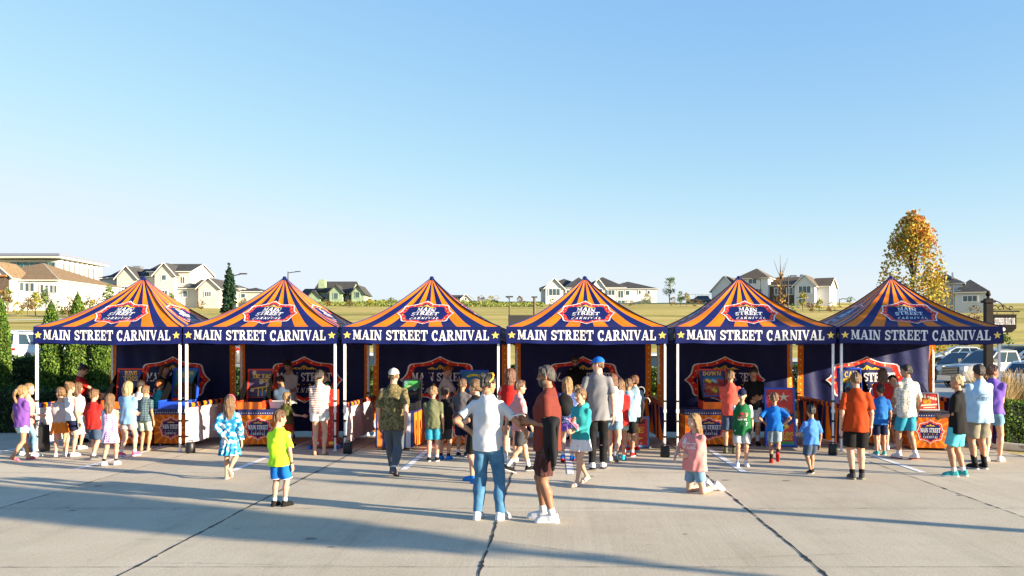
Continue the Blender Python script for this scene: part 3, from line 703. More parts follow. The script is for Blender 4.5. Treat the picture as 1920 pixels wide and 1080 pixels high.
def build_head(hh, kid, glasses, rough):
    h = hh*.026 if not rough else hh*.036; f = Field((-.5*hh, -.62*hh, -.72*hh), (.5*hh, .62*hh, .62*hh), h)
    f.ell((0, -.04*hh, .12*hh), (.325*hh, .40*hh, .375*hh), .03*hh)
    f.ell((0, .10*hh, -.14*hh), (.265*hh, .27*hh, .33*hh), .10*hh)
    f.ell((0, .20*hh, -.40*hh), (.12*hh, .12*hh, .09*hh), .12*hh)
    for sx in (-1, 1): f.ell((sx*.14*hh, .22*hh, -.12*hh), (.09*hh, .09*hh, .09*hh), .08*hh)
    for sx in (-1, 1):
        f.ell((sx*.13*hh, .365*hh, .01*hh), (.075*hh, .05*hh, .045*hh), .05*hh, op='sub')
        f.ell((sx*.325*hh, -.03*hh, -.06*hh), (.045*hh, .085*hh, .135*hh), .02*hh, rotz(sx*.35))
    f.cone((0, .335*hh, .02*hh), (0, .42*hh, -.12*hh), .028*hh, .05*hh, .05*hh)
    for sx in (-1, 1): f.ell((sx*.042*hh, .375*hh, -.135*hh), (.035*hh, .04*hh, .03*hh), .02*hh)
    f.ell((0, .352*hh, -.245*hh), (.085*hh, .032*hh, .024*hh), .025*hh); f.ell((0, .345*hh, -.285*hh), (.075*hh, .034*hh, .026*hh), .025*hh)
    f.cone((-.06*hh, .375*hh, -.266*hh), (.06*hh, .375*hh, -.266*hh), .008*hh, .008*hh, .01*hh, 'sub')
    for sx in (-1, 1): f.ell((sx*.13*hh, .29*hh, .01*hh), (.062*hh, .055*hh, .05*hh), .012*hh)
    nr = .17*hh if kid else .205*hh
    f.cone((0, -.08*hh, -.22*hh), (0, -.13*hh, -.72*hh), nr, nr*1.04, .06*hh)
    V, Q = f.mesh(); c = V[Q].mean(1)/hh; mi = np.zeros(len(Q), int)
    for sx in (-1, 1):
        d = c-np.array((sx*.13, .30, .01)); e = (np.abs(d[:, 0]) < .055) & (np.abs(d[:, 2]) < .026) & (c[:, 1] > .30); mi[e] = 2
        mi[e & (np.abs(d[:, 0]) < .024)] = 3
        b = (np.abs(d[:, 0]) < .085) & (np.abs(c[:, 2]-.095-.02*np.cos(d[:, 0]*18)) < .017) & (c[:, 1] > .22); mi[b] = 4
    mi[(np.abs(c[:, 0]) < .085) & (np.abs(c[:, 2]+.265) < .040*(1-(np.abs(c[:, 0])/.095)**2)) & (c[:, 1] > .325)] = 1
    return V, Q, mi

def build_hair(style, hh, seed, length=.9):
    rg = np.random.default_rng(seed); h = hh*.032
    lo = -.70*hh if style in ('short', 'buzz', 'curly', 'bun', 'fade') else -(.75+length)*hh-.1*hh
    f = Field((-.62*hh, -.85*hh, lo), (.62*hh, .62*hh, .78*hh), h)
    th = {'buzz': .012, 'fade': .03, 'short': .042, 'curly': .085, 'bun': .035}.get(style, .045)
    top = {'curly': .09, 'short': .055, 'buzz': .016, 'fade': .07, 'bun': .035}.get(style, .04)
    f.ell((0, -.045*hh, .125*hh), ((.325+th)*hh, (.40+th)*hh, (.375+top)*hh), 0)
    # nape and sides
    f.ell((0, -.20*hh, -.10*hh), ((.285+th*.6)*hh, (.225+th)*hh, .25*hh), .06*hh)
    # cut the face free: a curved front
    sl, g = f.sub(f.o, f.o+f.h*f.n); x, y, z = g[..., 0]/hh, g[..., 1]/hh, g[..., 2]/hh
    line = np.where(z > .08, .16+.42*np.clip((z-.12)/.38, 0, 1)**.8, .16-.55*np.clip((.08-z)/.30, 0, 1))
    if style in ('long', 'pony', 'braid', 'half'): line = np.where(z > .08, .13+.50*np.clip((z-.14)/.36, 0, 1), .13-.22*np.clip((.08-z)/.35, 0, 1))
    if style in ('long', 'half'): line = line+np.where(np.abs(x) > .25, .04, 0)
    f.put(sl, (y-line)*hh*.8, 0, 'int')
    if style in ('short', 'buzz', 'curly', 'fade', 'bun'): f.put(sl, (-.34+.05*np.abs(x)*3-z)*hh, 0, 'int')
    if style in ('short', 'fade', 'curly'):
        f.cone((-.16*hh, .26*hh, .40*hh), (.18*hh, .25*hh, .40*hh), .085*hh, .075*hh, .07*hh)
    bk = lambda t: np.array((0, -.36-.10*math.sin(t*2.2), .02-t*(.55+length)))*hh
    if style in ('long', 'half'):
        for sx in (-.26, -.14, 0, .14, .26):
            w = rg.uniform(-.05, .05); n = 6
            for i in range(n-1):
                a = bk(i/(n-1))+np.array((sx*hh*(1-.10*i/n)+w*hh*math.sin(i*1.7+seed), (.10*abs(sx/.26)**2+.03)*hh, 0)); b = bk((i+1)/(n-1))+np.array((sx*hh*(1-.10*(i+1)/n)+w*hh*math.sin((i+1)*1.7+seed), (.10*abs(sx/.26)**2+.03)*hh, 0))
                f.cone(a, b, (.145-.012*i)*hh, (.145-.012*(i+1)-(.05 if i == n-2 else 0))*hh, .05*hh)
        for sx in (-1, 1):
            f.cone((sx*.32*hh, -.02*hh, .10*hh), (sx*.35*hh, -.12*hh, -.45*hh), .09*hh, .10*hh, .06*hh)
            f.cone((sx*.35*hh, -.12*hh, -.45*hh), (sx*.30*hh, -.24*hh, -.5*length*hh-.45*hh), .09*hh, .06*hh, .06*hh)
    if style == 'pony':
        f.ell((0, -.50*hh, .12*hh), (.11*hh, .12*hh, .11*hh), .03*hh)
        pts = [np.array((.03*math.sin(i*1.3+seed), -.56-.10*math.sin(i*.8), .10-i*(.25+length)/5))*hh for i in range(6)]
        for i in range(5): f.cone(pts[i], pts[i+1], (.12+.02*math.sin(i*1.5+.6))*hh*(1 if i < 4 else .8), (.12+.02*math.sin((i+1)*1.5+.6))*hh*(1 if i < 3 else .45), .04*hh)
    if style == 'bun':
        f.ell((0, -.40*hh, .40*hh), (.16*hh, .16*hh, .15*hh), .04*hh)
    if style == 'braid':
        for sx in ((-1, 1) if length > .8 else (1,)):
            n = 8
            for i in range(n): f.ell((sx*(.27-.02*i/n)*hh, (-.30+.05*math.sin(i))*hh, (-.12-i*(.18+length*.75)/n)*hh), (.085*hh*(1-.05*i), .08*hh, .085*hh), .02*hh)
    # strands
    sl, g = f.sub(f.o, f.o+f.h*f.n); x, y, z = g[..., 0]/hh, g[..., 1]/hh, g[..., 2]/hh
    if style == 'curly': d = .018*hh*(np.sin(x*29+3*np.sin(z*17))*np.sin(y*27+1)*np.sin(z*31+2*np.sin(x*13)))
    else:
        ang = np.arctan2(x, -y+.15); d = hh*(.011*np.sin(ang*17+z*3+seed)+.010*np.sin(ang*29-z*5)+.008*np.sin(z*9+ang*7)+.010*np.sin(ang*9+z*4+seed*2))
        if style in ('short', 'fade'): d = d+.009*hh*np.sin(x*33+y*9)*np.clip(z*3, 0, 1)
    f.F[sl] += d.astype(np.float32)
    return f.mesh()

ZP = np.array((0, 0, 1.))
GH = [0]
def person(label, px, py, top, fac=0, skin='light', hair=('short', 'brown'), shirt=None, bottom=None, shoes=('white', 'white', 1), legs='stand', aL='down', aR='down', yaw=0, pitch=0, lean=0, girth=1.0, fem=False, extra=(), Y=None, group='people at the carnival stalls', hidden_feet=False, twist=0, name='person'):
    """px, py: middle of the feet in the photograph, top: top of the head; fac: 0 = back to the camera, 90 = facing left"""
    GH[0] += 1; seed = GH[0]; rg = np.random.default_rng(seed)
    if Y is None: Y = HC*F/(py-CY)
    Xw = (px-CX)*Y/F; Ht = HC+(CY-top)*Y/F
    if legs == 'kneel': Ht = Ht/.77
    ppm = F/Y; fine = ppm > 118
    vox = .0095 if fine else .0125
    lab = label
    T = thing(name, lab, 'person', (Xw, Y, 0), R(fac), group)
    hair_up = {'short': .012, 'curly': .022, 'bun': .05, 'fade': .014}.get(hair[0] if hair else 'x', .008)
    Hh = Ht-hair_up; kid = Hh < 1.52
    hh = .192+(Hh-1.1)*(.232-.192)/.68; hh = min(max(hh, .185), .238)
    g = girth
    # frames
    Rt = rotx(R(-lean))@rotz(R(twist))
    hipz = (.50 if not kid else .485)*Hh; piv = np.array((0, 0, hipz))
    if legs == 'kneel': drop = hipz-(hipz-.043*Hh)*.505-.028*Hh
    elif isinstance(legs, str): drop = {'stride': .012, 'walk': .008, 'lift': .0}.get(legs, 0)*Hh
    else: drop = 0
    piv = piv-np.array((0, 0, drop))
    up = lambda p: piv+Rt@(np.array(p, float)-np.array((0, 0, hipz)))
    sz = Hh-1.37*hh; sw = (.094 if fem else .102)*Hh*(.9+.1*g)
    if kid: sw = .099*Hh
    sh = {-1: up((-sw, -.005*Hh, sz-.024*Hh)), 1: up((sw, -.005*Hh, sz-.024*Hh))}
    l1, l2, hl = .170*Hh, .148*Hh, .103*Hh
    def wrist(a, s):
        P = {'down': (.035, .015, -.305), 'back': (-.06, -.07, -.25), 'front': (-.075, .15, -.20), 'belly': (-.11, .10, -.17), 'reach': (.0, .265, -.12), 'reachlow': (-.01, .20, -.22), 'hip': (.015, .0, -.20), 'swingf': (.03, .11, -.285), 'swingb': (.04, -.11, -.285),
             'face': (-.06, .14, -.02), 'out': (.20, .12, -.16), 'chest': (-.10, .13, -.11), 'pocket': (.03, .03, -.285), 'wide': (.10, .02, -.29), 'hold': (-.10, .20, -.12), 'carry': (-.05, .16, -.17)}[a] if isinstance(a, str) else a
        return sh[s]+Rt@(np.array((P[0]*s, P[1], P[2]))*Hh)
    hints = {'hip': (1, -.55, -.1), 'back': (.7, -.7, 0), 'down': (.3, -1, 0), 'reach': (.25, -.3, -1), 'out': (.2, -.4, -1)}
    arms = {}
    for s, a in ((-1, aL), (1, aR)):
        hn = hints.get(a, (.35, -.8, -.5)) if isinstance(a, str) else (.35, -.7, -.6)
        if len(a) == 6 and not isinstance(a, str): hn = a[3:]; a = a[:3]
        arms[s] = (sh[s],)+ik(sh[s], wrist(a, s), l1, l2, Rt@np.array((hn[0]*s, hn[1], hn[2])))
    # legs: lateral, forward, lift, toe-out, knee hint
    LG = {'stand': ((.052, .0, 0, 8), (.052, .01, 0, 8)), 'wide': ((.085, 0, 0, 14), (.085, .015, 0, 14)), 'walk': ((.045, -.075, .012, 5), (.045, .085, 0, 5)), 'walk2': ((.045, .085, 0, 5), (.045, -.075, .012, 5)),
          'stride': ((.042, -.14, .035, 4), (.042, .13, 0, 4)), 'stride2': ((.042, .13, 0, 4), (.042, -.14, .035, 4)), 'lift': ((.04, .02, 0, 4), (.04, -.13, .10, 4)), 'contra': ((.05, .03, 0, 20), (.065, -.03, 0, 4)), 'narrow': ((.035, 0, 0, 5), (.035, .01, 0, 5)), 'kneel': ((.06, -.235, .006, 0), (.055, -.23, .006, 0)), 'cross': ((.02, .06, 0, 4), (.03, -.05, 0, 8))}
    lg = LG[legs] if isinstance(legs, str) else legs
    ank = .043*Hh; lt, ll = (hipz-ank)*.505, (hipz-ank)*.51
    legp = {}
    for s, q in zip((-1, 1), lg):
        hp = np.array((s*.044*Hh*(.8+.2*g), 0, hipz-drop-.005)); an = np.array((s*q[0]*Hh, q[1]*Hh-.012*Hh, ank+q[2]*Hh))
        kn, an2 = ik(hp, an, lt, ll, (s*.12, 1, 0))
        legp[s] = (hp, kn, an2, R(-q[3]*s), q[2])
    # --- body
    mg = .16*Hh
    pts = np.array([p for a in arms.values() for p in a]+[p for a in legp.values() for p in a[:3]]+[up((0, 0, Hh-.5*hh))])
    lo = pts.min(0)-mg*.75; hi = pts.max(0)+mg*.6; lo[2] = -.01
    b = Field(lo, hi, vox)
    tr = lambda r: tuple(np.array(r)*Hh*np.array((g, g, 1)))
    bt = .9 if fem and not kid else 1
    b.ell(up((0, -.004*Hh, hipz+.025*Hh)), tr((.086, .066, .075)), .03, Rt)
    b.ell(up((0, .002*Hh, hipz+.11*Hh)), tr((.074*bt, .058, .09)), .04, Rt)
    b.ell(up((0, .0, sz-.11*Hh)), tr((.086*bt, .062, .115)), .05, Rt)
    nk = up((0, -.012*Hh, sz+.02*Hh)); hb = up((0, -.005*Hh, Hh-1.02*hh))
    for s in (-1, 1): b.cone(sh[s]+Rt@np.array((-s*.008*Hh, 0, -.012*Hh)), nk+Rt@np.array((0, 0, -.014*Hh)), .0235*Hh, .025*Hh, .02)
    b.cone(nk, hb, (.030 if kid else .036)*Hh, (.026 if kid else .032)*Hh, .04)
    kd = .93 if kid else 1.0
    if fem: kd *= .95
    ag = kd*(.75+.25*g)
    hands = []
    for s in (-1, 1):
        S0, E, Wr = arms[s]
        b.cone(S0, E, .0275*Hh*ag, .0215*Hh*ag, .025)
        m = E+(Wr-E)*.28; b.cone(E, m, .0205*Hh*ag, .0215*Hh*ag, .015); b.cone(m, Wr, .0215*Hh*ag, .0135*Hh*ag, .012)
        fw = (Wr-E)/np.linalg.norm(Wr-E)
        up_h = np.array((0, 0, 1.)) if abs(fw[2]) < .75 else Rt@np.array((0, 1., 0))
        zz = up_h-(up_h@fw)*fw; zz /= np.linalg.norm(zz); xx = np.cross(fw, zz)
        M = np.stack([xx, fw, zz], 1)
        a = aL if s < 0 else aR
        cu = .28 if a in ('down', 'swingf', 'swingb', 'wide') else .95 if a in ('hold', 'carry', 'front', 'belly', 'chest') else .5
        hv, hq = build_hand(hl*(.96 if kid else 1), s, cu, fine)
        hands.append((hv@M.T+Wr+fw*.004, hq))
    for s in (-1, 1):
        hp, kn, an, ro, lf = legp[s]
        b.cone(hp, kn, .052*Hh*kd*(.7+.3*g), .0325*Hh*kd*(.8+.2*g), .03)
        cm = kn+(an-kn)*.32+np.array((0, -.006*Hh, 0)); b.cone(kn, cm, .0300*Hh*kd, .0335*Hh*kd*(.85+.15*g), .02); b.cone(cm, an, .0325*Hh*kd*(.85+.15*g), .0185*Hh*kd, .02)
        b.ell(kn+np.array((0, .008*Hh, 0)), (.026*Hh*kd,)*3, .02)
    sandal = shoes[2] == 0
    fl = .15*Hh
    feet = {}
    for s in (-1, 1):
        hp, kn, an, ro, lf = legp[s]
        pt = R(0) if lf < .005 else -math.atan2(lf*Hh, .10*Hh)*(1.0 if lf < .06 else 1.15)
        if legs == 'kneel': pt = R(-140)
        Mf = rotz(ro)@rotx(pt)
        O = an-Mf@np.array((0, 0, ank))      # under the ankle on the sole
        feet[s] = (Mf, O)
        if sandal:
            b.cone(O+Mf@np.array((0, -.012*Hh, .022*Hh)), O+Mf@np.array((0, .085*Hh, .013*Hh)), .020*Hh, .018*Hh, .02)
            b.cone(an, O+Mf@np.array((0, .01*Hh, .024*Hh)), .019*Hh, .022*Hh, .02)
    bv, bq = b.mesh()
    # --- head
    Rh = Rt@rotz(R(yaw))@rotx(R(pitch)); hc = up((0, 0, Hh-.5*hh))+Rt@np.array((0, .012*Hh+(-.02*hh), 0))
    if pitch: hc = hc+Rt@np.array((0, -math.sin(R(pitch))*.10*hh, 0))
    kd_h = Hh < 1.5
    hv, hq, hm = build_head(hh, kd_h, False, not fine)
    sk = SKIN[skin]
    V, Q = join([(bv, bq), (hv@Rh.T+hc, hq)]+hands)
    mi = np.zeros(len(Q), int); mi[len(bq):len(bq)+len(hq)] = hm
    brow = hair_mat(hair[1]) if hair and hair[1] not in ('blond', 'pale') else BROW
    qmesh('body', V, Q, [sk, LIPS, EYEW, IRIS, brow], mi, T)
    HP = lambda v: v@Rh.T+hc
    if any(x[0] in ('cap', 'backcap') for x in extra) and hair[0] == 'short': hair = ('buzz', hair[1])
    if hair:
        v, q = build_hair(hair[0], hh, seed, hair[2] if len(hair) > 2 else .9)
        qmesh('hair', HP(v), q, [hair_mat(hair[1])], None, T)
    # --- clothes
    hem = .40
    if shirt:
        col, slv, hem = shirt[0], shirt[1], shirt[2]; style = shirt[3] if len(shirt) > 3 else 'tee'
        m = C(col); hz_ = hipz+hem*Hh
        f = Field(lo, hi, vox)
        e = .010
        rx, ry = (.094*g*bt)*Hh+e, (.066*g)*Hh+e
        flare = 1.0; rbx = 0
        if bottom and bottom[0] in ('shorts', 'trousers') and hem < .03:
            rbx = .044*Hh*(.8+.2*g)+.049*Hh*(.93 if kid else 1)*(.95 if fem else 1)*(.7+.3*g)*(bottom[3] if len(bottom) > 3 else 1)*1.03+.012
        if style == 'loose': flare = 1.16
        if style == 'tank': flare = .97
        f.ell(up((0, .002, sz-.10*Hh)), (rx, ry+.004, .12*Hh), .04, Rt)
        f.skirt(up((0, 0, sz-.09*Hh)), up((0, -.004*Hh, hz_-.01)), (rx*.985, ry), (max(rbx, rx*flare*(.96 if hem > -.02 else 1.0)), max(ry*flare*1.06, rbx*.74)), .05, Rt, .004, 7, ph=seed)
        wk = .030*Hh
        for s in (-1, 1): f.cone(sh[s]+Rt@np.array((-s*.008*Hh, 0, -.010*Hh)), nk+Rt@np.array((0, 0, -.012*Hh)), wk, wk*1.05, .03)
        f.cone(nk-Rt@np.array((0, 0, .035*Hh)), nk+Rt@np.array((0, 0, .006*Hh)), .066*Hh, .046*Hh, .03, squash=((0, 1, 0), .85))
        for s in (-1, 1): f.cone(sh[s]+Rt@np.array((-s*.016*Hh, 0, -.03*Hh)), up((s*.066*Hh*g, 0, sz-.15*Hh)), .030*Hh, .030*Hh*g, .03)
        f.clip(up((0, 0, hz_)), Rt@np.array((0, 0, -1.)))
        for s in (-1, 1):
            S0, E, Wr = arms[s]
            if slv <= 0: continue
            if slv <= 1:
                en = S0+(E-S0)*slv; ws = 1.30 if style != 'loose' else 1.6
                f.cone(S0, S0+(E-S0)*(slv+.35), .0275*Hh*ag+.006, (.0265*Hh*ag)*ws, .022, cut=(en, E-S0))
            else:
                en = E+(Wr-E)*(slv-1); ws = 1.25 if style != 'puff' else 1.75
                f.cone(S0, E, .0275*Hh*ag+.008, .0250*Hh*ag*ws, .025); f.cone(E, en+(Wr-E)*.3, .0250*Hh*ag*ws, .020*Hh*ag*ws, .015, cut=(en, Wr-E))
        f.wrinkle(.0078 if style != 'tank' else .0034, rg, 24 if not kid else 33, .75)
        # neckline
        f.cone(nk+Rt@np.array((0, .012*Hh, -.006*Hh)), hb+Rt@np.array((0, 0, .05)), (.034 if kid else .038)*Hh, .045*Hh, .004, 'sub')
        if style == 'tank':
            for s in (-1, 1): f.ell(sh[s]+Rt@np.array((s*.026*Hh, 0, -.01*Hh)), (.040*Hh, .06*Hh, .075*Hh), .01, Rt, 'sub')
            f.ell(nk+Rt@np.array((0, 0, .01*Hh)), (.058*Hh, .05*Hh, .06*Hh), .01, Rt, 'sub')
        mats = [m]; mi = None
        v, q = f.mesh()
        if style in ('polo', 'hood'):
            cf = Field(nk-.14*Hh, nk+.14*Hh, vox*.8)
            if style == 'polo':
                cf.cone(nk+Rt@np.array((0, .004, .002*Hh)), nk+Rt@np.array((0, .004, .024*Hh)), .050*Hh, .044*Hh, 0); cf.cone(nk, nk+Rt@np.array((0, .006, .08*Hh)), .037*Hh, .040*Hh, 0, 'sub')
                cf.clip(nk+Rt@np.array((0, 0, .028*Hh)), Rt@np.array((0, -.3, 1)))
            else:
                cf.cone(nk+Rt@np.array((-.03*Hh, -.035*Hh, .0)), nk+Rt@np.array((.03*Hh, -.035*Hh, .0)), .036*Hh, .036*Hh, .02)
                cf.cone(nk+Rt@np.array((0, -.045*Hh, -.03*Hh)), nk+Rt@np.array((0, -.04*Hh, .0)), .045*Hh, .04*Hh, .02)
                for sx in (-1, 1): cf.cone(nk+Rt@np.array((sx*.04*Hh, -.02*Hh, .005*Hh)), nk+Rt@np.array((sx*.03*Hh, .03*Hh, -.005*Hh)), .02*Hh, .016*Hh, .02)
            cv, cq = cf.mesh(); v, q = join([(v, q), (cv, cq)])
        so = qmesh('shirt', v, q, mats, mi, T)
        if 'skirtdress' in extra: pass
    if bottom:
        kind, col, ln = bottom[0], bottom[1], bottom[2]; m = C(col); bg_ = bottom[3] if len(bottom) > 3 else 1.0
        f = Field(lo, hi, vox)
        top_z = hipz+min(.075, max(hem+.03, -.01) if shirt else .075)*Hh
        if kind in ('shorts', 'trousers'):
            f.ell(up((0, -.004*Hh, hipz+.022*Hh)), tr((.089, .070, .078)), .03, Rt)
            for s in (-1, 1):
                hp, kn, an, ro, lf = legp[s]
                tw = (.049*Hh*kd*(.7+.3*g))*bg_
                if ln <= 1:
                    en = hp+(kn-hp)*ln; f.cone(hp, hp+(kn-hp)*(ln+.35), tw*1.05, tw*(1.0 if ln > .6 else 1.04), .02, cut=(en, kn-hp))
                else:
                    en = kn+(an-kn)*(ln-1); k2 = kn+(an-kn)*.35+np.array((0, -.004*Hh, 0))
                    f.cone(hp, kn, tw*1.06, .038*Hh*kd*bg_, .022); f.cone(kn, k2, .038*Hh*kd*bg_, .037*Hh*kd*bg_, .02); f.cone(k2, en+(an-kn)*.1, .037*Hh*kd*bg_, .027*Hh*kd*bg_, .015, cut=(en, an-kn))
            f.wrinkle(.0066, rg, 24 if not kid else 30, .9)
            # keep the two legs apart
            if kind == 'shorts' or bg_ < 1.2:
                sl, gg = f.sub((-.02, lo[1], 0), (.02, hi[1], hipz-.055*Hh))
                if sl is not None and isinstance(legs, str) and legs in ('stand', 'wide', 'contra'): f.put(sl, .004-np.abs(gg[..., 0]), 0, 'int')
        else:
            wz = hipz+.085*Hh; ez = hipz-ln*Hh
            f.ell(up((0, -.002*Hh, hipz+.03*Hh)), tr((.088, .070, .07)), .03, Rt)
            f.skirt(up((0, 0, wz)), (0, 0, ez), (.078*Hh*g+.01, .062*Hh*g+.01), ((.088+.16*ln*bg_)*Hh*g, (.075+.16*ln*bg_)*Hh*g), .02, Rt, .010*(1.4 if bg_ > 1.2 else .9), 13 if bg_ > 1.2 else 9, ph=seed)
            f.wrinkle(.003, rg, 26); f.clip((0, 0, ez), (0, 0, -1))
        f.clip(up((0, 0, top_z)), Rt@np.array((0, 0, 1.)))
        v, q = f.mesh()
        qmesh({'shorts': 'shorts', 'trousers': 'trousers'}.get(kind, 'skirt'), v, q, [m], None, T)
    # --- shoes
    SO = C(shoes[1]); SU = C(shoes[0])
    for s in (-1, 1):
        Mf, O = feet[s]; hp, kn, an, ro, lf = legp[s]
        w = .024*Hh; f = Field((-.06*Hh, -.07*Hh, -.01), (.06*Hh, .15*Hh, .14*Hh), vox*.7)
        if sandal:
            f.cone((0, -.016*Hh, .006), (0, .092*Hh, .006), .024*Hh, .025*Hh, 0); f.clip((0, 0, .016), (0, 0, 1)); 
            a2 = Field((-.06*Hh, -.07*Hh, -.01), (.06*Hh, .15*Hh, .14*Hh), vox*.7); a2.cone((-.01*Hh, .055*Hh, .012*Hh), (.01*Hh, .055*Hh, .012*Hh), .026*Hh, .026*Hh, 0)
            a2.clip((0, .075*Hh, 0), (0, 1, 0)); a2.clip((0, .040*Hh, 0), (0, -1, 0)); a2.clip((0, 0, 0), (0, 0, -1))
            f.clip((0, 0, 0), (0, 0, -1)); v, q = join([f.mesh(), a2.mesh()])
            mi = None; mats = [SU]
        else:
            hi_ = {1: .048, 2: .062}.get(shoes[2], .048)*Hh
            f.cone((0, -.020*Hh, .020*Hh), (0, .088*Hh, .014*Hh), .0235*Hh, .0245*Hh, .01)
            f.cone((0, -.014*Hh, hi_), (0, .01*Hh, .03*Hh), .0225*Hh, .026*Hh, .02); f.cone((0, .006*Hh, .042*Hh), (0, .07*Hh, .024*Hh), .020*Hh, .022*Hh, .02)
            f.cone((0, -.021*Hh, .004), (0, .092*Hh, .004), .0255*Hh, .0265*Hh, .004); f.clip((0, 0, 0), (0, 0, -1)); f.clip((0, 0, hi_+.012*Hh), (0, 0, 1))
            v, q = f.mesh(); c = v[q].mean(1); mi = (c[:, 2] < .0145*Hh).astype(int); mats = [SU, SO]
        sho = qmesh('sandal' if sandal else 'shoe', v@Mf.T+O, q, mats, mi, T)
        if len(shoes) > 3 and shoes[3]:
            k = Field(an-.07*Hh, an+.12*Hh, vox*.8); sl_ = {'ankle': .22, 'crew': .42}.get(shoes[4] if len(shoes) > 4 else 'ankle', .22)
            d = (kn-an); k.cone(an-d*.02, an+d*sl_, .0235*Hh*kd, (.0235+.014*sl_)*Hh*kd, 0); dn = d/np.linalg.norm(d); k.clip(an+d*sl_, dn)
            v, q = k.mesh(); qmesh('sock', v, q, [C(shoes[3])], None, T)
    # --- extras
    for x in extra:
        if x == 'skirtdress': continue
        kind = x[0]
        if kind in ('cap', 'backcap'):
            f = Field((-.55*hh, -.75*hh, -.1*hh), (.55*hh, .95*hh, .75*hh), hh*.03)
            f.ell((0, -.045*hh, .15*hh), (.375*hh, .45*hh, .41*hh), 0); f.clip((0, 0, .13*hh), (0, -.12, -1)); f.ell((0, -.045*hh, .555*hh), (.03*hh, .03*hh, .02*hh), .01)
            sgn = 1 if kind == 'cap' else -1
            yb = .34*hh*sgn-.02*hh
            f.ell((0, yb, .15*hh), (.29*hh, .34*hh, .035*hh), .03*hh, rotx(-.10*sgn))
            if kind == 'backcap': f.ell((0, .36*hh, .20*hh), (.13*hh, .2*hh, .09*hh), .02*hh, op='sub')
            v, q = f.mesh(); qmesh('cap', HP(v), q, [C(x[1])], None, T)
            if len(x) > 2:
                f = Field((-.45*hh, -.62*hh, 0), (.45*hh, -.3*hh, .25*hh), hh*.03); f.cone((-.12*hh, -.46*hh, .10*hh), (.12*hh, -.46*hh, .10*hh), .05*hh, .05*hh, 0); v, q = f.mesh(); qmesh('cap_strap', HP(v), q, [C(x[2])], None, T)
        elif kind in ('sunglasses', 'glasses', 'headglasses'):
            a = MB(); m = x[1] if len(x) > 1 else BLACK
            yy, zz = (.385*hh, .015*hh) if kind != 'headglasses' else (.12*hh, .50*hh)
            for sx in (-1, 1):
                if kind == 'headglasses':
                    a.tube([HP(np.array((sx*.36*hh, -.20*hh, .10*hh))), HP(np.array((sx*.37*hh, -.02*hh, .30*hh))), HP(np.array((sx*.28*hh, .06*hh, .47*hh)))], .010, m, 6)
                    a.tube([HP(np.array((sx*.28*hh, .06*hh, .47*hh))), HP(np.array((sx*.15*hh, .09*hh, .535*hh))), HP(np.array((0, .10*hh, .55*hh)))], .016, m, 6)
                    continue
                ring = [HP(np.array((sx*.14*hh+.095*hh*math.cos(t), yy-.06*hh*abs(math.cos(t) if math.cos(t)*sx > 0 else 0), zz+.072*hh*math.sin(t)))) for t in np.linspace(0, 2*PI, 13)[:-1]]
                if kind == 'sunglasses':
                    bk_ = [HP(np.array((sx*.14*hh+.095*hh*math.cos(t), yy-.02*hh-.06*hh*abs(math.cos(t) if math.cos(t)*sx > 0 else 0), zz+.072*hh*math.sin(t)))) for t in np.linspace(0, 2*PI, 13)[:-1]]
                    a.poly(ring if sx < 9 else ring, m); a.grid([bk_, ring], m, False, True)
                else: a.tube([Vector(p) for p in ring]+[Vector(ring[0])], .0022, m, 5)
                a.tube([HP(np.array((sx*.235*hh, yy-.05*hh, zz+.03*hh))), HP(np.array((sx*.345*hh, .12*hh, zz+.03*hh))), HP(np.array((sx*.36*hh, -.06*hh, zz)))], .0035, m, 5)
            a.build('glasses' if kind != 'sunglasses' else 'sunglasses', T)
        elif kind == 'band':
            a = MB(); a.tube([HP(np.array((.355*hh*math.cos(t), .02*hh, .10*hh+.43*hh*math.sin(t)))) for t in np.linspace(-.1, PI+.1, 17)], .011, C(x[1]), 8); a.build('hair_band', T)
        elif kind == 'watch':
            s = x[2]; S0, E, Wr = arms[s]; d = (Wr-E)/np.linalg.norm(Wr-E)
            a = MB(); a.tube([Wr-d*.02*Hh, Wr-d*.005*Hh], .0175*Hh, C(x[1]), 10); a.build('watch', T)
        elif kind == 'beard':
            f = Field((-.4*hh, -.1*hh, -.62*hh), (.4*hh, .5*hh, .05*hh), hh*.028)
            f.ell((0, .10*hh, -.16*hh), (.278*hh, .282*hh, .345*hh), 0); f.ell((0, .20*hh, -.41*hh), (.13*hh, .135*hh, .10*hh), .1*hh)
            f.ell((0, .36*hh, -.265*hh), (.075*hh, .09*hh, .045*hh), .01, op='sub'); f.ell((0, .3*hh, .02*hh), (.24*hh, .22*hh, .19*hh), .03, op='sub'); f.clip((0, 0, -.08*hh), (0, 0, 1)); f.clip((0, -.02*hh, 0), (0, -1, 0))
            v, q = f.mesh(); qmesh('beard', HP(v), q, [hair_mat(x[1])], None, T)
        elif kind == 'print':                                  # flat print lying just off the shirt: pieces in (x, z) fractions of Hh, on the front or back
            _, pieces, m, sgn, zc = x
            _print(T, pieces, m, sgn, zc, Hh, up, so, sz)
        elif kind == 'sleeves':                                # undershirt sleeves showing below a sleeveless jersey
            f = Field(lo, hi, vox)
            for s in (-1, 1):
                S0, E, Wr = arms[s]; f.cone(S0, S0+(E-S0)*1.1, .0285*Hh*ag+.007, (.0265*Hh*ag)*1.3, .01, cut=(S0+(E-S0)*.8, E-S0))
            f.wrinkle(.004, rg, 26); v, q = f.mesh(); qmesh('undershirt', v, q, [C(x[1])], None, T)
        elif kind == 'trim':                                   # bands at the end of the shorts
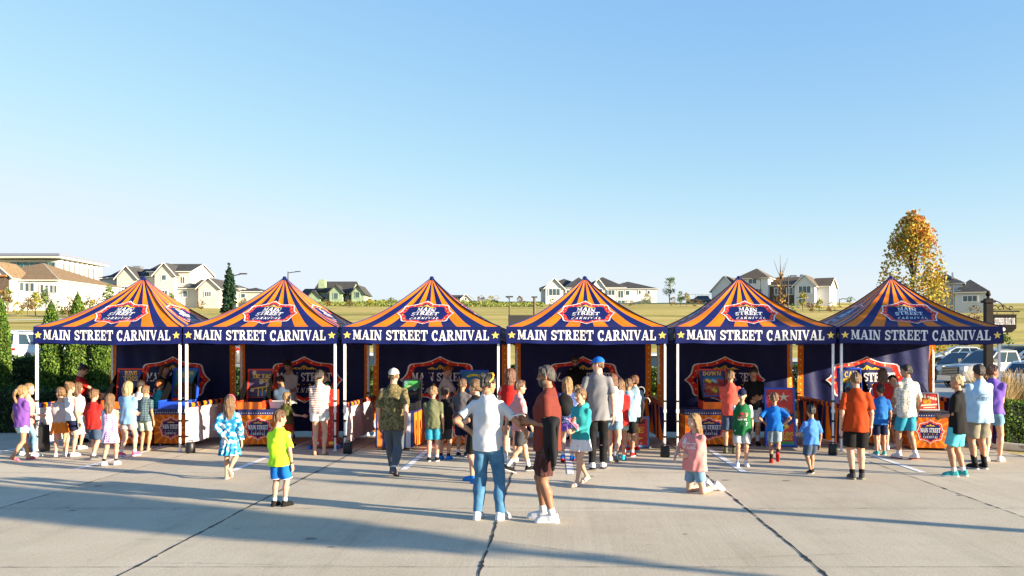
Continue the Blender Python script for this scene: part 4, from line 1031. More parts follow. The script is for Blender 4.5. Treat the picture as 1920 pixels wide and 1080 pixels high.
            for s in (-1, 1):
                hp, kn, an, ro, lf = legp[s]; a = MB(); d = kn-hp; tw = (.055*Hh*kd*(.7+.3*g))*(bottom[3] if len(bottom) > 3 else 1)+.003
                a.tube([hp+d*(bottom[2]-.09), hp+d*(bottom[2]-.055)], tw*1.0, C(x[1]), 18, False); a.build('trim', T)
    P = dict(T=T, arms=arms, hc=hc, Rh=Rh, Rt=Rt, H=Hh, hh=hh, up=up, sz=sz, hipz=hipz, sh=sh, M=lambda p: T.matrix_basis @ Vector(p))
    T.matrix_basis = Matrix.Translation((Xw, Y, 0)) @ Matrix.Rotation(R(fac), 4, 'Z')
    return P
def _print(T, pieces, m, sgn, zc, Hh, up, so, sz):
    'lays print pieces on the shirt by casting rays at its mesh'
    from mathutils.bvhtree import BVHTree
    me = so.data; bv = BVHTree.FromPolygons([v.co[:] for v in me.vertices], [p.vertices[:] for p in me.polygons])
    a = MB()
    for i, p in enumerate(pieces):
        pts = []
        for x, z in p:
            o = Vector(up((-x*Hh*sgn, sgn*.4, zc*Hh+z*Hh))); h = bv.ray_cast(o, Vector((0, -sgn, 0)))
            if h[0] is None: pts = None; break
            pts.append(h[0]+Vector((0, sgn*(.004+.0003*(i % 5)), 0)))
        if pts: a.poly(pts, m)
    if a.f: a.build('print', T)
# ---------------------------------------------------------------- the crowd, left to right
PEOPLE = {}
def pp(key, *a, **k): PEOPLE[key] = person(*a, **k)
PK = dict(fem=True)
# first tent
pp('girl_purple', 'girl in a purple top and pale blue shorts with a long blond ponytail', 41, 864, 722, -25, 'tan', ('pony', 'blond', .8), ('purple', .55, -.04), ('shorts', 'mint', .50, 1.35), ('hotpink', 'hotpink', 0), 'stride2', 'down', 'front', yaw=-10, **PK)
pp('girl_blond_back', 'blond girl in jeans half hidden behind the girl in purple', 54, 856, 717, -75, 'fair', ('long', 'blond', .5), ('pinkt', .6, -.03), ('trousers', P_DENIML, 1.9), ('white', 'white', 1), 'walk', 'down', 'front', yaw=-10, **PK)
pp('girl_orange_skirt', 'girl in a pale pink tank top and pleated orange skirt', 113, 857, 724, 22, 'light', ('braid', 'sandy', .6), ('pale', 0, -.0, 'tank'), ('skirt', 'orange', .14, 1.5), ('white', 'white', 1), 'walk', 'belly', 'down', yaw=45, **PK)
pp('girl_white_tank', 'girl in a white tank top and navy shorts with braided hair up', 131, 856, 711, -12, 'light', ('bun', 'sandy'), ('white', 0, -.0, 'tank'), ('shorts', 'navy', .62, 1.2), ('white', 'white', 1), 'stand', 'front', 'down', yaw=-5, **PK)
pp('girl_blue_skirt', 'girl in a long light blue skirt behind the girl in the white tank top', 146, 842, 716, -20, 'light', ('long', 'brown', .5), ('white', .4, -.0), ('skirt', 'ltblue', .26, 1.0), ('white', 'white', 1), 'stand', 'front', 'front', **PK)
pp('woman_red', 'woman in a red V-neck shirt and sunglasses reaching over the game counter', 149, 829, 679, -68, 'light', ('bun', 'dark'), ('red', .7, -.05), ('trousers', 'navy', 1.95), ('black', 'black', 1), 'stand', (-.02, .22, -.20), (.04, .30, -.17), pitch=-22, lean=4, extra=[('sunglasses',)], **PK)
pp('boy_red_polo', 'small boy in a red polo shirt and striped navy shorts', 176, 862, 729, -8, 'light', ('short', 'sandy'), ('red', .75, -.05, 'polo'), ('shorts', 'slateb', .85, 1.25), ('charcoal', 'grey', 1, 'white'), 'walk2', 'down', 'front')
pp('girl_dots', 'little girl in a purple and white dotted dress with long wavy hair', 206, 873, 736, 0, 'light', ('long', 'sandy', 1.1), (P_DOTDRESS, 0, -.02, 'tank'), ('skirt', P_DOTDRESS, .17, 1.15), ('white', 'white', 1, 'black'), 'walk', 'front', 'front', **PK)
pp('girl_blue_tee', 'blond girl in a cornflower blue tee and white running shorts', 240, 856, 713, -8, 'fair', ('long', 'pale', .35), ('lblue', .75, -.05), ('shorts', 'pale', .50, 1.4), ('hotpink', 'white', 1, 'white'), 'walk', 'front', 'front', **PK)
pp('boy_white_back', 'dark haired child in a white shirt between two taller kids', 263, 834, 712, 10, 'light', ('short', 'dark'), ('white', .7, -.03), ('shorts', 'cyan', .8, 1.2), ('white', 'white', 1), 'stand', 'front', 'front', pitch=-15)
pp('boy_plaid', 'boy in a grey blue plaid shirt and pale green shorts', 272, 845, 722, -6, 'tan', ('fade', 'sandy'), (P_PLAID, .75, -.03), ('shorts', 'sage', .78, 1.2), ('khaki', 'khaki', 0), 'stand', 'front', 'down')
pp('boy_cyan', 'red haired boy in a bright cyan tee and black shorts', 300, 831, 711, -14, 'fair', ('short', 'red'), ('cyan', .8, -.08, 'loose'), ('shorts', 'black', .9, 1.25), ('black', 'black', 1), 'stand', 'front', 'down')
pp('girl_attendant', 'teenage attendant with long brown hair leaning to the balloon game', 302, 824, 683, -100, 'fair', ('long', 'auburn', .8), ('dgreen', .7, -.03), ('shorts', 'black', .5), ('white', 'white', 1), 'stand', (.04, .24, -.10), (.04, .20, -.10), yaw=-10, lean=6, **PK)
# second tent
pp('girl_floral', 'girl in a blue floral puff-sleeved dress and pink headband walking away', 431, 898, 740, 6, 'light', ('long', 'sandy', 1.15), (P_FLORAL, 1.92, -.0, 'puff'), ('skirt', P_FLORAL, .20, 1.25), ('cream', 'cream', 0), 'lift', 'back', 'down', extra=[('band', 'hotpink')], **PK)
P = person('small boy in a neon yellow tee and royal blue basketball shorts', 524, 949, 768, -8, 'light', ('fade', 'brown'), ('neon', .8, -.06, 'loose'), ('shorts', 'royal', .92, 1.25), ('black', 'black', 1, 'white'), ((.052, 0, 0, -4), (.06, .01, 0, 22)), 'belly', 'down', yaw=-38, pitch=-6, extra=[('watch', 'charcoal', 1), ('trim', 'white')])
pp('boy_olive', 'blond toddler boy in an olive tee and red shorts at the orange table', 537, 838, 734, -30, 'light', ('fade', 'blond'), ('olive', .75, -.05), ('shorts', 'brick', .85, 1.2), ('black', 'white', 1), 'walk', 'down', 'out')
pp('boy_navy', 'dark haired boy in a navy tee looking down at the counter', 527, 832, 704, 48, 'tan', ('fade', 'dark'), ('slateb', .7, -.03), ('shorts', 'charcoal', .8), ('black', 'white', 1), 'stand', 'front', 'down', pitch=-24)
pp('man_white_tee', 'young man attendant in a white tee bending over the tic tac toe counter', 541, 823, 675, 165, 'tan', ('short', 'dark'), ('white', .8, -.05), ('shorts', 'navy', .9), ('black', 'white', 1), 'stand', 'front', 'down', pitch=-30)
pp('woman_striped', 'woman in a red and white striped batwing top and white shorts', 599, 853, 693, 2, 'light', ('pony', 'dark', .8), (P_STRIPE, 1.35, -.0, 'puff'), ('shorts', 'white', .40, 1.3), ('khaki', 'khaki', 0), 'stand', 'belly', 'belly', yaw=-15, pitch=-8, girth=1.03, **PK)
pp('boy_leaning', 'brown haired boy in dark clothes leaning over the red dotted stand', 620, 830, 692, 100, 'fair', ('short', 'sandy'), ('dgreen', .7, -.02), ('shorts', 'black', .9), ('white', 'white', 1), 'stand', 'front', 'front', pitch=-22, lean=12)
# third tent
P = person('teenager in a camouflage shirt and backwards cream cap walking away', 738, 891, 690, -4, 'light', ('short', 'brown'), (P_CAMO, .95, -.07, 'loose'), ('trousers', 'sweat', 1.9, 1.2), ('dgrey', 'dgrey', 1, 'white'), 'stride2', 'down', 'swingb', girth=1.12, extra=[('backcap', 'cream', 'green')])
pp('boy_dolive', 'blond boy in a dark olive tee and blue denim shorts', 812, 865, 723, 0, 'light', ('fade', 'blond'), ('dolive', .8, -.05), ('shorts', 'tealsh', .85, 1.25), ('black', 'white', 1, 'white'), 'stand', 'front', 'down')
pp('boy_black_tee', 'dark haired boy in a black tee half hidden by the boy in olive', 834, 862, 724, -15, 'tan', ('short', 'dark'), ('black', .75, -.06), ('shorts', 'charcoal', .9, 1.2), ('croc', 'croc', 1, 'black'), 'stand', 'down', 'front')
pp('redhead_teen', 'red haired teenage attendant in a white tee facing right behind the table', 833, 823, 684, -62, 'fair', ('fade', 'red'), ('white', .8, -.04), ('shorts', 'navy', .9), ('white', 'white', 1), 'stand', 'down', (.02, .22, -.22), pitch=-12, lean=6)
pp('boy_grey_tee', 'boy in a grey tee and navy shorts leaning to the blue game', 867, 856, 709, -10, 'tan', ('fade', 'brown'), ('dgrey', .8, -.03), ('shorts', 'navy', .9, 1.25), ('navy', 'white', 1, 'white'), 'stand', 'down', 'front')
pp('boy_curly', 'curly blond boy looking left behind the woman in the white tee', 892, 905, 708, 60, 'light', ('curly', 'sandy'), ('black', .8, -.03), ('shorts', 'black', .9), ('croc', 'croc', 1), 'walk', 'front', 'front', yaw=12)
WOMAN = person('woman in a white tee and blue jeans with sunglasses on her dark hair', 915, 974, 694, -14, 'tan', ('bun', 'black'), ('white', .72, -.02), ('trousers', P_JEAN, 1.97, 1.16), ('white', 'white', 1, 'white'), ((.075, 0, 0, 2), (.085, .02, 0, 16)), 'hip', (.13, .15, -.195, .9, -.7, -.6), yaw=-38, pitch=-6, girth=1.08, extra=[('headglasses', GOLD)], **PK)
pp('girl_jersey', 'girl in a red jersey with long auburn hair', 957, 866, 690, -4, 'light', ('long', 'auburn', .7), ('red', .5, -.03), ('shorts', 'black', .45), ('white', 'white', 2, 'white'), 'stand', 'down', 'front', **PK)
pp('boy_pink_polo', 'boy in glasses and a pink checked polo striding right', 974, 886, 712, -72, 'light', ('short', 'brown'), (P_PINKCHECK, .8, -.03, 'polo'), ('shorts', 'charcoal', .86, 1.15), ('black', 'white', 1, 'white', 'crew'), 'stride2', 'swingb', 'swingf', extra=[('glasses',)])
MAN = person('bearded man in a maroon tee and checked shorts with sunglasses', 1026, 977, 685, 82, 'brown', ('fade', 'grey'), ('maroon', .68, -.04), ('shorts', P_CHECKS, .84, 1.14), ('white', 'white', 1, 'white'), ((.055, -.03, 0, 4), (.06, .045, 0, 8)), (-.07, .125, -.150), (-.055, .12, -.165), girth=1.16, extra=[('sunglasses', mat('amber_glasses', (.16, .07, .02), .25, .2)), ('beard', 'grey')])
# fourth tent
pp('vendor_black', 'man attendant in a black polo and sunglasses standing behind the counter', 1079, 823, 667, 168, 'tan', ('short', 'dark'), ('black', .8, -.05, 'polo'), ('trousers', 'black', 1.95), ('black', 'black', 1), 'stand', 'front', 'front', yaw=5, pitch=-12, girth=1.08, extra=[('sunglasses',), ('beard', 'dark')])
pp('girl_starry', 'girl with long golden brown hair in a blue and white print top', 1064, 866, 704, -6, 'light', ('long', 'blond', 1.0), (P_STARS, .4, -.02), ('shorts', 'violet', .5, 1.2), ('royal', 'red', 1, 'white'), 'stride', 'front', 'front', **PK)
pp('small_blond', 'small blond girl peeking from behind the teal hoodie girl', 1083, 848, 717, 40, 'light', ('bun', 'blond'), ('white', .5, -.03), ('shorts', 'white', .5), ('white', 'white', 1), 'stand', 'front', 'front', yaw=30, **PK)
GIRL = person('girl in a teal quarter-zip hoodie and white flowered skirt walking left', 1089, 909, 727, 140, 'light', ('braid', 'sandy', .55), ('teal', 1.93, -.045, 'hood'), ('skirt', P_PRINTW, .13, 1.4), ('pale', 'pale', 0), 'stride2', 'front', 'chest', yaw=-12, pitch=-8, **PK)
pp('tall_teen', 'tall young man in a grey tee and royal blue cap', 1121, 880, 667, -4, 'fair', ('short', 'sandy'), ('marl', .75, -.055), ('trousers', 'black', 1.97, 1.02), ('white', 'navy', 1), 'walk', 'down', 'down', yaw=70, girth=.98, extra=[('cap', 'royal'), ('sunglasses',)])
pp('girl_hoodie', 'girl in a white hoodie and denim shorts standing on one toe', 1149, 866, 700, -14, 'fair', ('half', 'auburn', .3), ('white', 1.9, -.03, 'hood'), ('shorts', P_DENIML, .52, 1.25), ('cream', 'grey', 1), ((.04, .06, 0, 4), (.05, -.10, .06, 4)), 'front', 'front', **PK)
pp('girl_red_tee', 'girl in a red tee and pale green shorts with shoulder length hair', 1163, 862, 711, -10, 'tan', ('half', 'sandy', .25), ('red', .8, -.05), ('shorts', 'sage', .50, 1.35), ('cyan', 'cyan', 1), 'walk2', 'front', 'front', **PK)
pp('boy_lightblue', 'child in a light blue tee and black shorts queueing past the red tee girl', 1178, 856, 709, -20, 'tan', ('short', 'brown'), ('ltblue', .75, -.03), ('shorts', 'black', .8, 1.15), ('red', 'white', 1, 'white'), 'stand', 'down', 'front')
pp('girl_grey_braid', 'girl in a grey tee with a long braid looking left', 1189, 846, 703, 30, 'light', ('braid', 'auburn', .7), ('slate', .7, -.03), ('shorts', 'black', .5), ('red', 'white', 1), 'stand', 'front', 'down', yaw=45, **PK)
# fifth tent
pp('girl_pink', 'blond girl kneeling on the pavement in a coral pink lettered tee, looking left', 1302, 925, 774, 128, 'fair', ('long', 'blond', 1.0), ('pinkt', .85, -.03, 'loose'), ('shorts', P_DENIML, .6, 1.1), ('white', 'white', 1, 'white'), 'kneel', 'belly', (.06, .10, -.19, 1, -.6, -.3), yaw=-24, pitch=-4, girth=1.15,
   extra=[('print', text2d('OPTIME', -.085, .085, -.03, .025, .04), WHITEP, 1, .70), ('print', disc2d(-.052, .045, .028, 12), mat('round_sticker', (.62, .60, .74), .5, .05), 1, .70)], **PK)
pp('boy_coral', 'boy in a coral tee and dark shorts with his back turned', 1369, 850, 694, -14, 'tan', ('short', 'sandy'), ('coral', .75, -.04), ('shorts', 'slateb', .92, 1.15), ('dolive', 'black', 2, 'black'), 'stand', 'front', 'front', girth=.95)
pp('vendor_teen', 'teenage attendant in a black tee looking down beside the clown game', 1413, 835, 687, 168, 'tan', ('curly', 'dark'), ('black', .8, -.04), ('shorts', 'stone', .9, 1.15), ('black', 'black', 1, 'white', 'crew'), 'stand', 'front', 'belly', pitch=-26)
pp('boy_jersey', 'boy in a green baseball jersey and navy cap facing the camera', 1391, 874, 728, 172, 'light', ('short', 'brown'), ('green', 0, -.085, 'loose'), ('shorts', 'stone', .86, 1.2), ('white', 'white', 1, 'white'), 'stand', 'down', 'chest', yaw=-6, pitch=-12,
   extra=[('cap', 'navy'), ('sleeves', 'white'), ('print', [[(-.06, -.02), (.062, -.012), (.055, .012), (-.05, .006)]]+disc2d(.0, .035, .03, 8, .018), cloth('jersey_red', (.45, .03, .03)), 1, .65), ('print', [[(-.058+.02*k, -.05), (-.046+.02*k, -.05), (-.044+.02*k, -.028), (-.056+.02*k, -.028)] for k in range(6)]+[[(.046, -.12), (.054, -.12), (.066, -.075), (.044, -.075), (.044, -.082), (.056, -.082)]], WHITEP, 1, .65)])
pp('boy_blue_polo', 'boy in a blue polo and grey shorts with red shoes walking away', 1452, 868, 735, -12, 'tan', ('fade', 'brown'), ('royal', .8, -.03, 'polo'), ('shorts', 'slate', .82, 1.2), ('red', 'red', 1, 'black', 'crew'), 'lift', 'hip', 'hip')
pp('toddler_blue', 'small dark haired boy in a blue tee and navy shorts walking away', 1521, 888, 757, 8, 'tan', ('fade', 'black'), ('periw', .85, -.06, 'loose'), ('shorts', 'slateb', .92, 1.25), ('black', 'white', 1), 'walk', (.05, .17, -.17), 'down')
# sixth tent
P = person('blond boy in a rust orange tee and black shorts with his back turned', 1605, 898, 697, -6, 'light', ('short', 'sandy'), ('rust', .85, -.05, 'loose'), ('shorts', 'black', .85, 1.3), ('charcoal', 'khaki', 1, 'black'), ((.035, -.01, 0, 8), (.05, .0, 0, 12)), 'down', 'down', girth=1.05, extra=[('watch', 'white', 1)])
pp('boy_blue_tee', 'dark haired boy in a mid blue tee and navy shorts by the striped skirt', 1651, 853, 720, -6, 'tan', ('fade', 'dark'), ('blue', .75, -.05), ('shorts', 'navy', .86, 1.25), ('teal', 'white', 1), 'stand', 'front', 'down')
pp('girl_redtop', 'girl in a red top with long brown hair at the last stall', 1655, 843, 690, -8, 'light', ('long', 'brown', .9), ('red', .8, -.02), ('trousers', 'charcoal', .6), ('white', 'white', 1), 'stand', 'front', 'front', **PK)
pp('boy_white_pink', 'black haired boy in a pale pink shirt facing left', 1675, 838, 703, 95, 'tan', ('short', 'black'), ('pale', .8, -.03), ('shorts', 'dgrey', .8), ('white', 'white', 1), 'stand', 'front', 'front', pitch=-14)
pp('teen_tile', 'teenage boy in a tile patterned shirt and teal shorts', 1700, 861, 683, 14, 'tan', ('fade', 'dark'), (P_TILE, .85, -.05), ('shorts', 'tealsh', .85, 1.15), ('white', 'red', 1, 'white'), 'walk2', 'face', 'down', yaw=50, girth=1.02)
P = person('blond boy in a black tee and aqua shorts facing left', 1795, 893, 702, 52, 'tan', ('fade', 'pale'), ('black', .8, -.07, 'loose'), ('shorts', 'aqua', .85, 1.3), ('teal', 'white', 1, 'white'), 'contra', 'front', 'front', yaw=18)
P = person('teenager in a light blue graphic tee and khaki shorts with dark curly hair', 1836, 879, 682, 6, 'tan', ('curly', 'dark'), ('sky', .95, -.05, 'loose'), ('shorts', 'khaki', .85, 1.22), ('black', 'white', 1, 'black', 'crew'), 'stand', 'front', 'front', girth=1.2,
   extra=[('print', [[(-.06+.022*k, .0), (-.052+.022*k, .0), (-.046+.022*k+.006*(k%2), .04), (-.056+.022*k, .04)] for k in range(6)]+arc(0, -.02, .075, .085, 20, 160, .008, 12)+[[(-.075, -.012), (.075, -.012), (.075, -.006), (-.075, -.006)]], mat('slate_print', (.10, .16, .26), .7, .1), -1, .66)])
pp('girl_violet', 'red haired girl in a violet tee and denim shorts looking right', 1862, 866, 682, -40, 'light', ('pony', 'auburn', .6), ('violet', .7, .0), ('shorts', P_DENIML, .45, 1.2), ('cream', 'cream', 1), 'walk', 'front', 'front', yaw=-55, **PK)

# things people hold
def held(name, label, cat, P, side, build, group=None):
    W = P['M'](Vector(P['arms'][side][2])); W2_ = P['M'](Vector(P['arms'][side][1])); d = (W-W2_).normalized()
    a = MB(); build(a, d); o = a.build(name); o.location = W+d*.075*P['H']/1.7+Vector((0, 0, .015)); return tag(o, label, cat, group)
PHONE = mat('white_phone_case', (.75, .75, .77), .3, .03)
def phone(a, d):
    a.box((-.06, 0, .045), (.17, .09, .012), PHONE, rot=Matrix.Rotation(R(-8), 3, 'Y')); a.box((-.06, 0, .053), (.155, .08, .004), GLASS, rot=Matrix.Rotation(R(-8), 3, 'Y'))
held('phone', 'white phone the bearded man and the woman look at', 'phone', MAN, -1, phone)
def slip(a, d):
    for k in range(3):
        a.grid([[(-.06+.05*i, -.03-.01*k, .0-.035*i-.01*k*i), (-.06+.05*i, .02-.01*k, .02-.035*i-.01*k*i)] for i in range(4)], mat('pink_ticket', (.62, .20, .30), .7, .25, 60), False)
    a.box((-.02, 0, .0), (.05, .05, .03), mat('pink_ticket', (.62, .20, .30)))
held('ticket_strip', 'pink paper tickets held by the teal hoodie girl', 'tickets', GIRL, 1, slip)
# jacket over the man's forearm
def jacket(P):
    s = -1; S0, E, W = [P['M'](Vector(p)) for p in P['arms'][-1]]
    f = Field((-.35, -.30, -.62), (.35, .30, .16), .011); o = Vector((.02, MAN['T'].location.y-.235, 1.165))
    d = np.array((W-E).normalized())
    a0, b0 = d*.0, d*.13
    f.cone(a0+np.array((0, 0, .005)), b0+np.array((0, 0, .005)), .062, .058, .03)
    for k, (t, ln, r) in enumerate(((.0, .50, .055), (.04, .58, .058), (.08, .46, .050), (.12, .36, .044))):
        for sy in (-1, 1):
            c = d*t+np.array((.045*sy*-d[1], .045*sy*d[0], -.02)); e = c+np.array((.02*math.sin(k*2.1)+.015*sy, .02*sy, -ln*(.9 if sy > 0 else .7)))
            f.cone(c, e, r*.50, r*.42, .03)
    f.wrinkle(.010, np.random.default_rng(5), 20, .4); v, q = f.mesh()
    j = qmesh('jacket', v, q, [cloth('black_jacket', (.014, .014, .016))]); j.location = o
    tag(j, 'black jacket draped over the bearded man\'s arm', 'jacket')
jacket(MAN)
# small black backpack behind the bearded man
P = PEOPLE['girl_starry']; f = Field((-.2, -.2, -.3), (.2, .2, .3), .011)
f.ell((0, 0, 0), (.14, .09, .20), 0); f.ell((0, -.06, -.06), (.10, .06, .10), .03); f.wrinkle(.006, np.random.default_rng(9), 25); v, q = f.mesh()
b = qmesh('backpack', v, q, [cloth('black_bag', (.012, .012, .014))]); b.location = P['M'](Vector((-.02, -.20, P['sz']-.20))); tag(b, 'black backpack worn by the girl in the print top', 'backpack')
# ---------------------------------------------------------------- stall tables and games
ORANGE2 = mat('orange_cloth_dark', (.58, .12, .006), .55, .1, 4, .2, 9)
NAVYT = mat('navy_table_cloth', (.018, .026, .12), .5, .12, 4, .2, 9)
PLASTR = mat('red_orange_plastic', (.72, .05, .012), .35, .06, 5, spec=.5); PLASTB = mat('blue_plastic', (.014, .075, .58), .35, .06, 5, spec=.5)
PLASTO = mat('orange_plastic', (.72, .14, .01), .35, .06, 5, spec=.5)
PANELN = mat('navy_panel', (.03, .045, .20), .5, .25, 7); PANELB = mat('teal_blue_panel', (.02, .16, .30), .45, .2, 6); PANELR = mat('red_panel', (.62, .04, .025), .45, .3, 7)
YEL = mat('yellow_print', (.95, .60, .04), .5, .1, 8); CREAM = mat('cream_print', (.75, .66, .48), .5, .1, 8); GREENP = mat('green_print', (.05, .30, .07), .5, .3, 9); BLUEP = mat('blue_print', (.03, .16, .55), .45, .1, 8); BLACKP = mat('black_print', (.012, .012, .015), .5, .1, 8); SKYP = mat('light_blue_print', (.25, .52, .66), .5, .1, 8); PURP = mat('purple_print', (.20, .04, .28), .45, .1, 8)
NETM = mat('black_net', (.005, .005, .006), .95, .3, 60, spec=0)
def sunburst():
    m = mat('sunburst_cloth', ORANGED.node_tree.nodes['Principled BSDF'].inputs[0].default_value[:3], .6, 0, bump=.2, bscale=9, spec=.2); n = m.node_tree.nodes; l = m.node_tree.links
    tc = n.new('ShaderNodeTexCoord'); sx = n.new('ShaderNodeSeparateXYZ'); l.new(tc.outputs['Object'], sx.inputs[0])
    z = n.new('ShaderNodeMath'); z.operation = 'SUBTRACT'; z.inputs[1].default_value = .36; l.new(sx.outputs[2], z.inputs[0])
    a = n.new('ShaderNodeMath'); a.operation = 'ARCTAN2'; l.new(z.outputs[0], a.inputs[0]); l.new(sx.outputs[0], a.inputs[1])
    b = n.new('ShaderNodeMath'); b.operation = 'MULTIPLY'; b.inputs[1].default_value = 15; l.new(a.outputs[0], b.inputs[0])
    c = n.new('ShaderNodeMath'); c.operation = 'SINE'; l.new(b.outputs[0], c.inputs[0])
    l.new(ramp(n, l, c.outputs[0], [(0, (.52, .10, .005)), (.5, (.78, .21, .008))]), n['Principled BSDF'].inputs['Base Color']); return m
SUNB = sunburst()
def table(name, label, x0, x1, Y, dep, rz=0.0, stripes=False, ztop=.76, navy_top=NAVYT):
    X0, X1 = (x0-CX)*Y/F, (x1-CX)*Y/F; wd = X1-X0
    t = thing(name, label, 'table', ((X0+X1)/2, Y+dep/2, 0), rz, 'cloth covered stall tables')
    a = MB(); a.box((0, 0, ztop-.018), (wd+.01, dep+.01, .030), navy_top); a.build('table_top', t)
    for sx in (-1, 1):
        for sy in (-1, 1):
            m = MB(); m.tube([(sx*(wd/2-.08), sy*(dep/2-.08), 0), (sx*(wd/2-.08), sy*(dep/2-.08), ztop-.03)], .014, STEEL, 6); m.build('leg', t)
    a = MB(); z0, z1 = .055, ztop-.035
    def f(u, z, o=0, side=0):
        L = wd if side % 2 == 0 else dep; D = dep if side % 2 == 0 else wd
        k = (z1-z)/(z1-z0)
        x, y = u*L/2, -D/2-.006-o-.010*math.sin(u*L*5+side)*k-.012*k
        for _ in range(side): x, y = -y, x
        return (x, y, z)
    for s in range(4):
        n = 24
        for i in range(n):
            for j in range(8):
                u0, u1 = -1+2*i/n, -1+2*(i+1)/n; za, zb = z0+(z1-z0)*j/8, z0+(z1-z0)*(j+1)/8
                uc, zc = (u0+u1)/2*wd/2, (za+zb)/2-.36
                if stripes: m = (NAVYT, ORANGED, NAVYT, SKIRTW)[int((i+2)//3) % 4] if s == 0 else ORANGED
                elif j >= 7: m = NAVYT
                else: m = SUNB
                a.poly([f(u0, za, 0, s), f(u1, za, 0, s), f(u1, zb, 0, s), f(u0, zb, 0, s)], m, True)
    if not stripes:
        nb = int(wd/.045)
        for i in range(nb):
            lay(a, disc2d(-1+2*(i+.5)/nb, z1-.045, .010/wd*2, 6, .010), lambda x, y, o: f(x, y, o), CREAM, .004)
        bw = min(.36, wd*.36)
        badge(a, lambda x, y, o: f(x*bw/(wd/2), .37+y*.235, o), .006, False)
    a.build('table_cover', t)
    return t
table('stall_table', 'orange covered stall table under the ring toss game', 214, 284, 17.9, .7)
table('stall_table', 'orange covered stall table under the blue balloon game', 290, 352, 17.9, .7)
table('stall_table', 'orange covered stall table under the tic tac toe game', 447, 522, 17.75, .7)
table('stall_table', 'narrow table draped in navy, orange and white stripes beside the camouflage teen', 705, 776, 17.15, 1.3, 0, True)
table('stall_table', 'orange covered stall table behind the boy in the grey tee', 838, 905, 17.9, .7)
table('stall_table', 'orange covered stall table under the red clown game', 1284, 1374, 17.75, .7)
table('stall_table', 'orange covered corner table at the right end of the last stall', 1716, 1786, 17.1, .8, R(-10), navy_top=BLACK)
table('stall_table', 'orange covered stall table behind the girl in the red top', 1590, 1650, 18.0, .7)

def game_box(name, label, x0, x1, ytop, ybot, Y, frame, panel, prints, tray=True, tilt=10, group='tabletop carnival games', zb=.76):
    'tabletop game: framed backboard leaning back over a deep tray with side nets'
    s = Y/F; wd = (x1-x0)*s; zt = HC+(CY-ytop)*s; h = zt-zb
    t = thing(name, label, 'game', (((x0+x1)/2-CX)*s, Y, zb), 0, group)
    Rm = Matrix.Rotation(R(-tilt), 3, 'X'); th = .18 if tray else .03
    def f(x, y, o=0):
        p = Rm @ Vector((x*(wd/2-.035), -.022-o, (y+1)/2*(h-th-.06)+.03)); return (p.x, p.y+.16, p.z+th)
    a = MB()
    for sx in (-1, 1): 
        p = Rm @ Vector((sx*(wd/2-.016), 0, (h-th)/2)); a.box((p.x, p.y+.16, p.z+th), (.032, .10, h-th), frame, rot=Rm)
    p = Rm @ Vector((0, 0, h-th-.016)); a.box((p.x, p.y+.16, p.z+th), (wd-.066, .10, .032), frame, rot=Rm)
    p = Rm @ Vector((0, .045, (h-th)/2)); a.box((p.x, p.y+.16, p.z+th), (wd-.066, .008, h-th-.04), frame, rot=Rm)
    a.build('frame', t)
    a = MB(); 
    a.grid([[f(x, y) for x in np.linspace(-1, 1, 3)] for y in np.linspace(-1, 1, 3)], panel, False)
    for polys, m in prints: lay(a, polys, f, m, .004)
    a.build('backboard', t)
    if tray:
        a = MB(); hw = wd/2
        a.box((0, -.16, .012), (wd, .62, .022), PLASTO if frame is PLASTR else frame)
        for sx in (-1, 1): a.box((sx*(hw-.012), -.16, .095), (.024, .62, .142), frame)
        a.box((0, -.462, .085), (wd-.05, .022, .120), PLASTO if frame is PLASTR else frame)
        a.build('tray', t)
        for sx in (-1, 1):
            n = MB(); q = Rm @ Vector((0, 0, h-th-.05))
            n.poly([(sx*(hw-.004), -.44, .17), (sx*(hw-.004), .10, .17), (sx*(hw-.004), q.y+.10, q.z+th)], NETM); n.poly([(sx*(hw-.010), -.44, .17), (sx*(hw-.010), .10, .17), (sx*(hw-.010), q.y+.10, q.z+th)][::-1], NETM)
            n.build('net', t)
    return t
sun_ = [[(.0+.16*math.cos(t-.12), -.25+.14*math.sin(t-.12)), (.62*math.cos(t), -.25+.5*math.sin(t)), (.16*math.cos(t+.12), -.25+.14*math.sin(t+.12))] for t in np.linspace(0, 2*PI, 15)[:-1]]
game_box('ring_toss_game', 'red framed ring toss game with a yellow sun', 211, 261, 691, 0, 18.35, PLASTR, PANELN, [(text2d('RING', -.55, .55, .58, .92, .03), YEL), (text2d('TOSS', -.62, .62, .18, .52, .03), YEL), (sun_, YEL), (disc2d(0, -.25, .24, 14, .2), mat('amber', (.75, .28, .02), .5, .1)), (disc2d(-.4, -.8, .22, 8, .12)+disc2d(.5, -.82, .24, 8, .1), REDP)])
rr = random.Random(4); bl = []
for k in range(18):
    bx, by = -.75+.3*(k % 6)+.08*(k//6 % 2), -.75+.32*(k//6)
    bl.append((disc2d(bx, by, .125, 10, .14), (REDP, BLUEP, GREENP, YEL, PURP, WHITEP)[(k*5+k//6) % 6]))
game_box('balloon_game', 'blue framed game covered in coloured balls', 316, 364, 690, 0, 18.35, PLASTB, PANELB, [(disc2d(0, .62, .85, 18, .26), mat('lagoon', (.03, .25, .33), .5, .2)), (text2d('BALLOON', -.7, .7, .62, .86, .05), YEL), (text2d('POP', -.4, .4, .34, .56, .05), YEL), (disc2d(0, -.46, .96, 20, .55), mat('brown_basket', (.20, .07, .02), .6, .3))]+bl)
ttt = []
for k, (x, y) in enumerate(((-.6, .84), (.05, .1), (-.7, -.48), (.5, -.62), (.62, -.1))):
    ttt += [(disc2d(x, y, .17, 12, .14), WHITEP), (disc2d(x, y, .09, 10, .075), (REDP, BLUEP)[k % 2])]
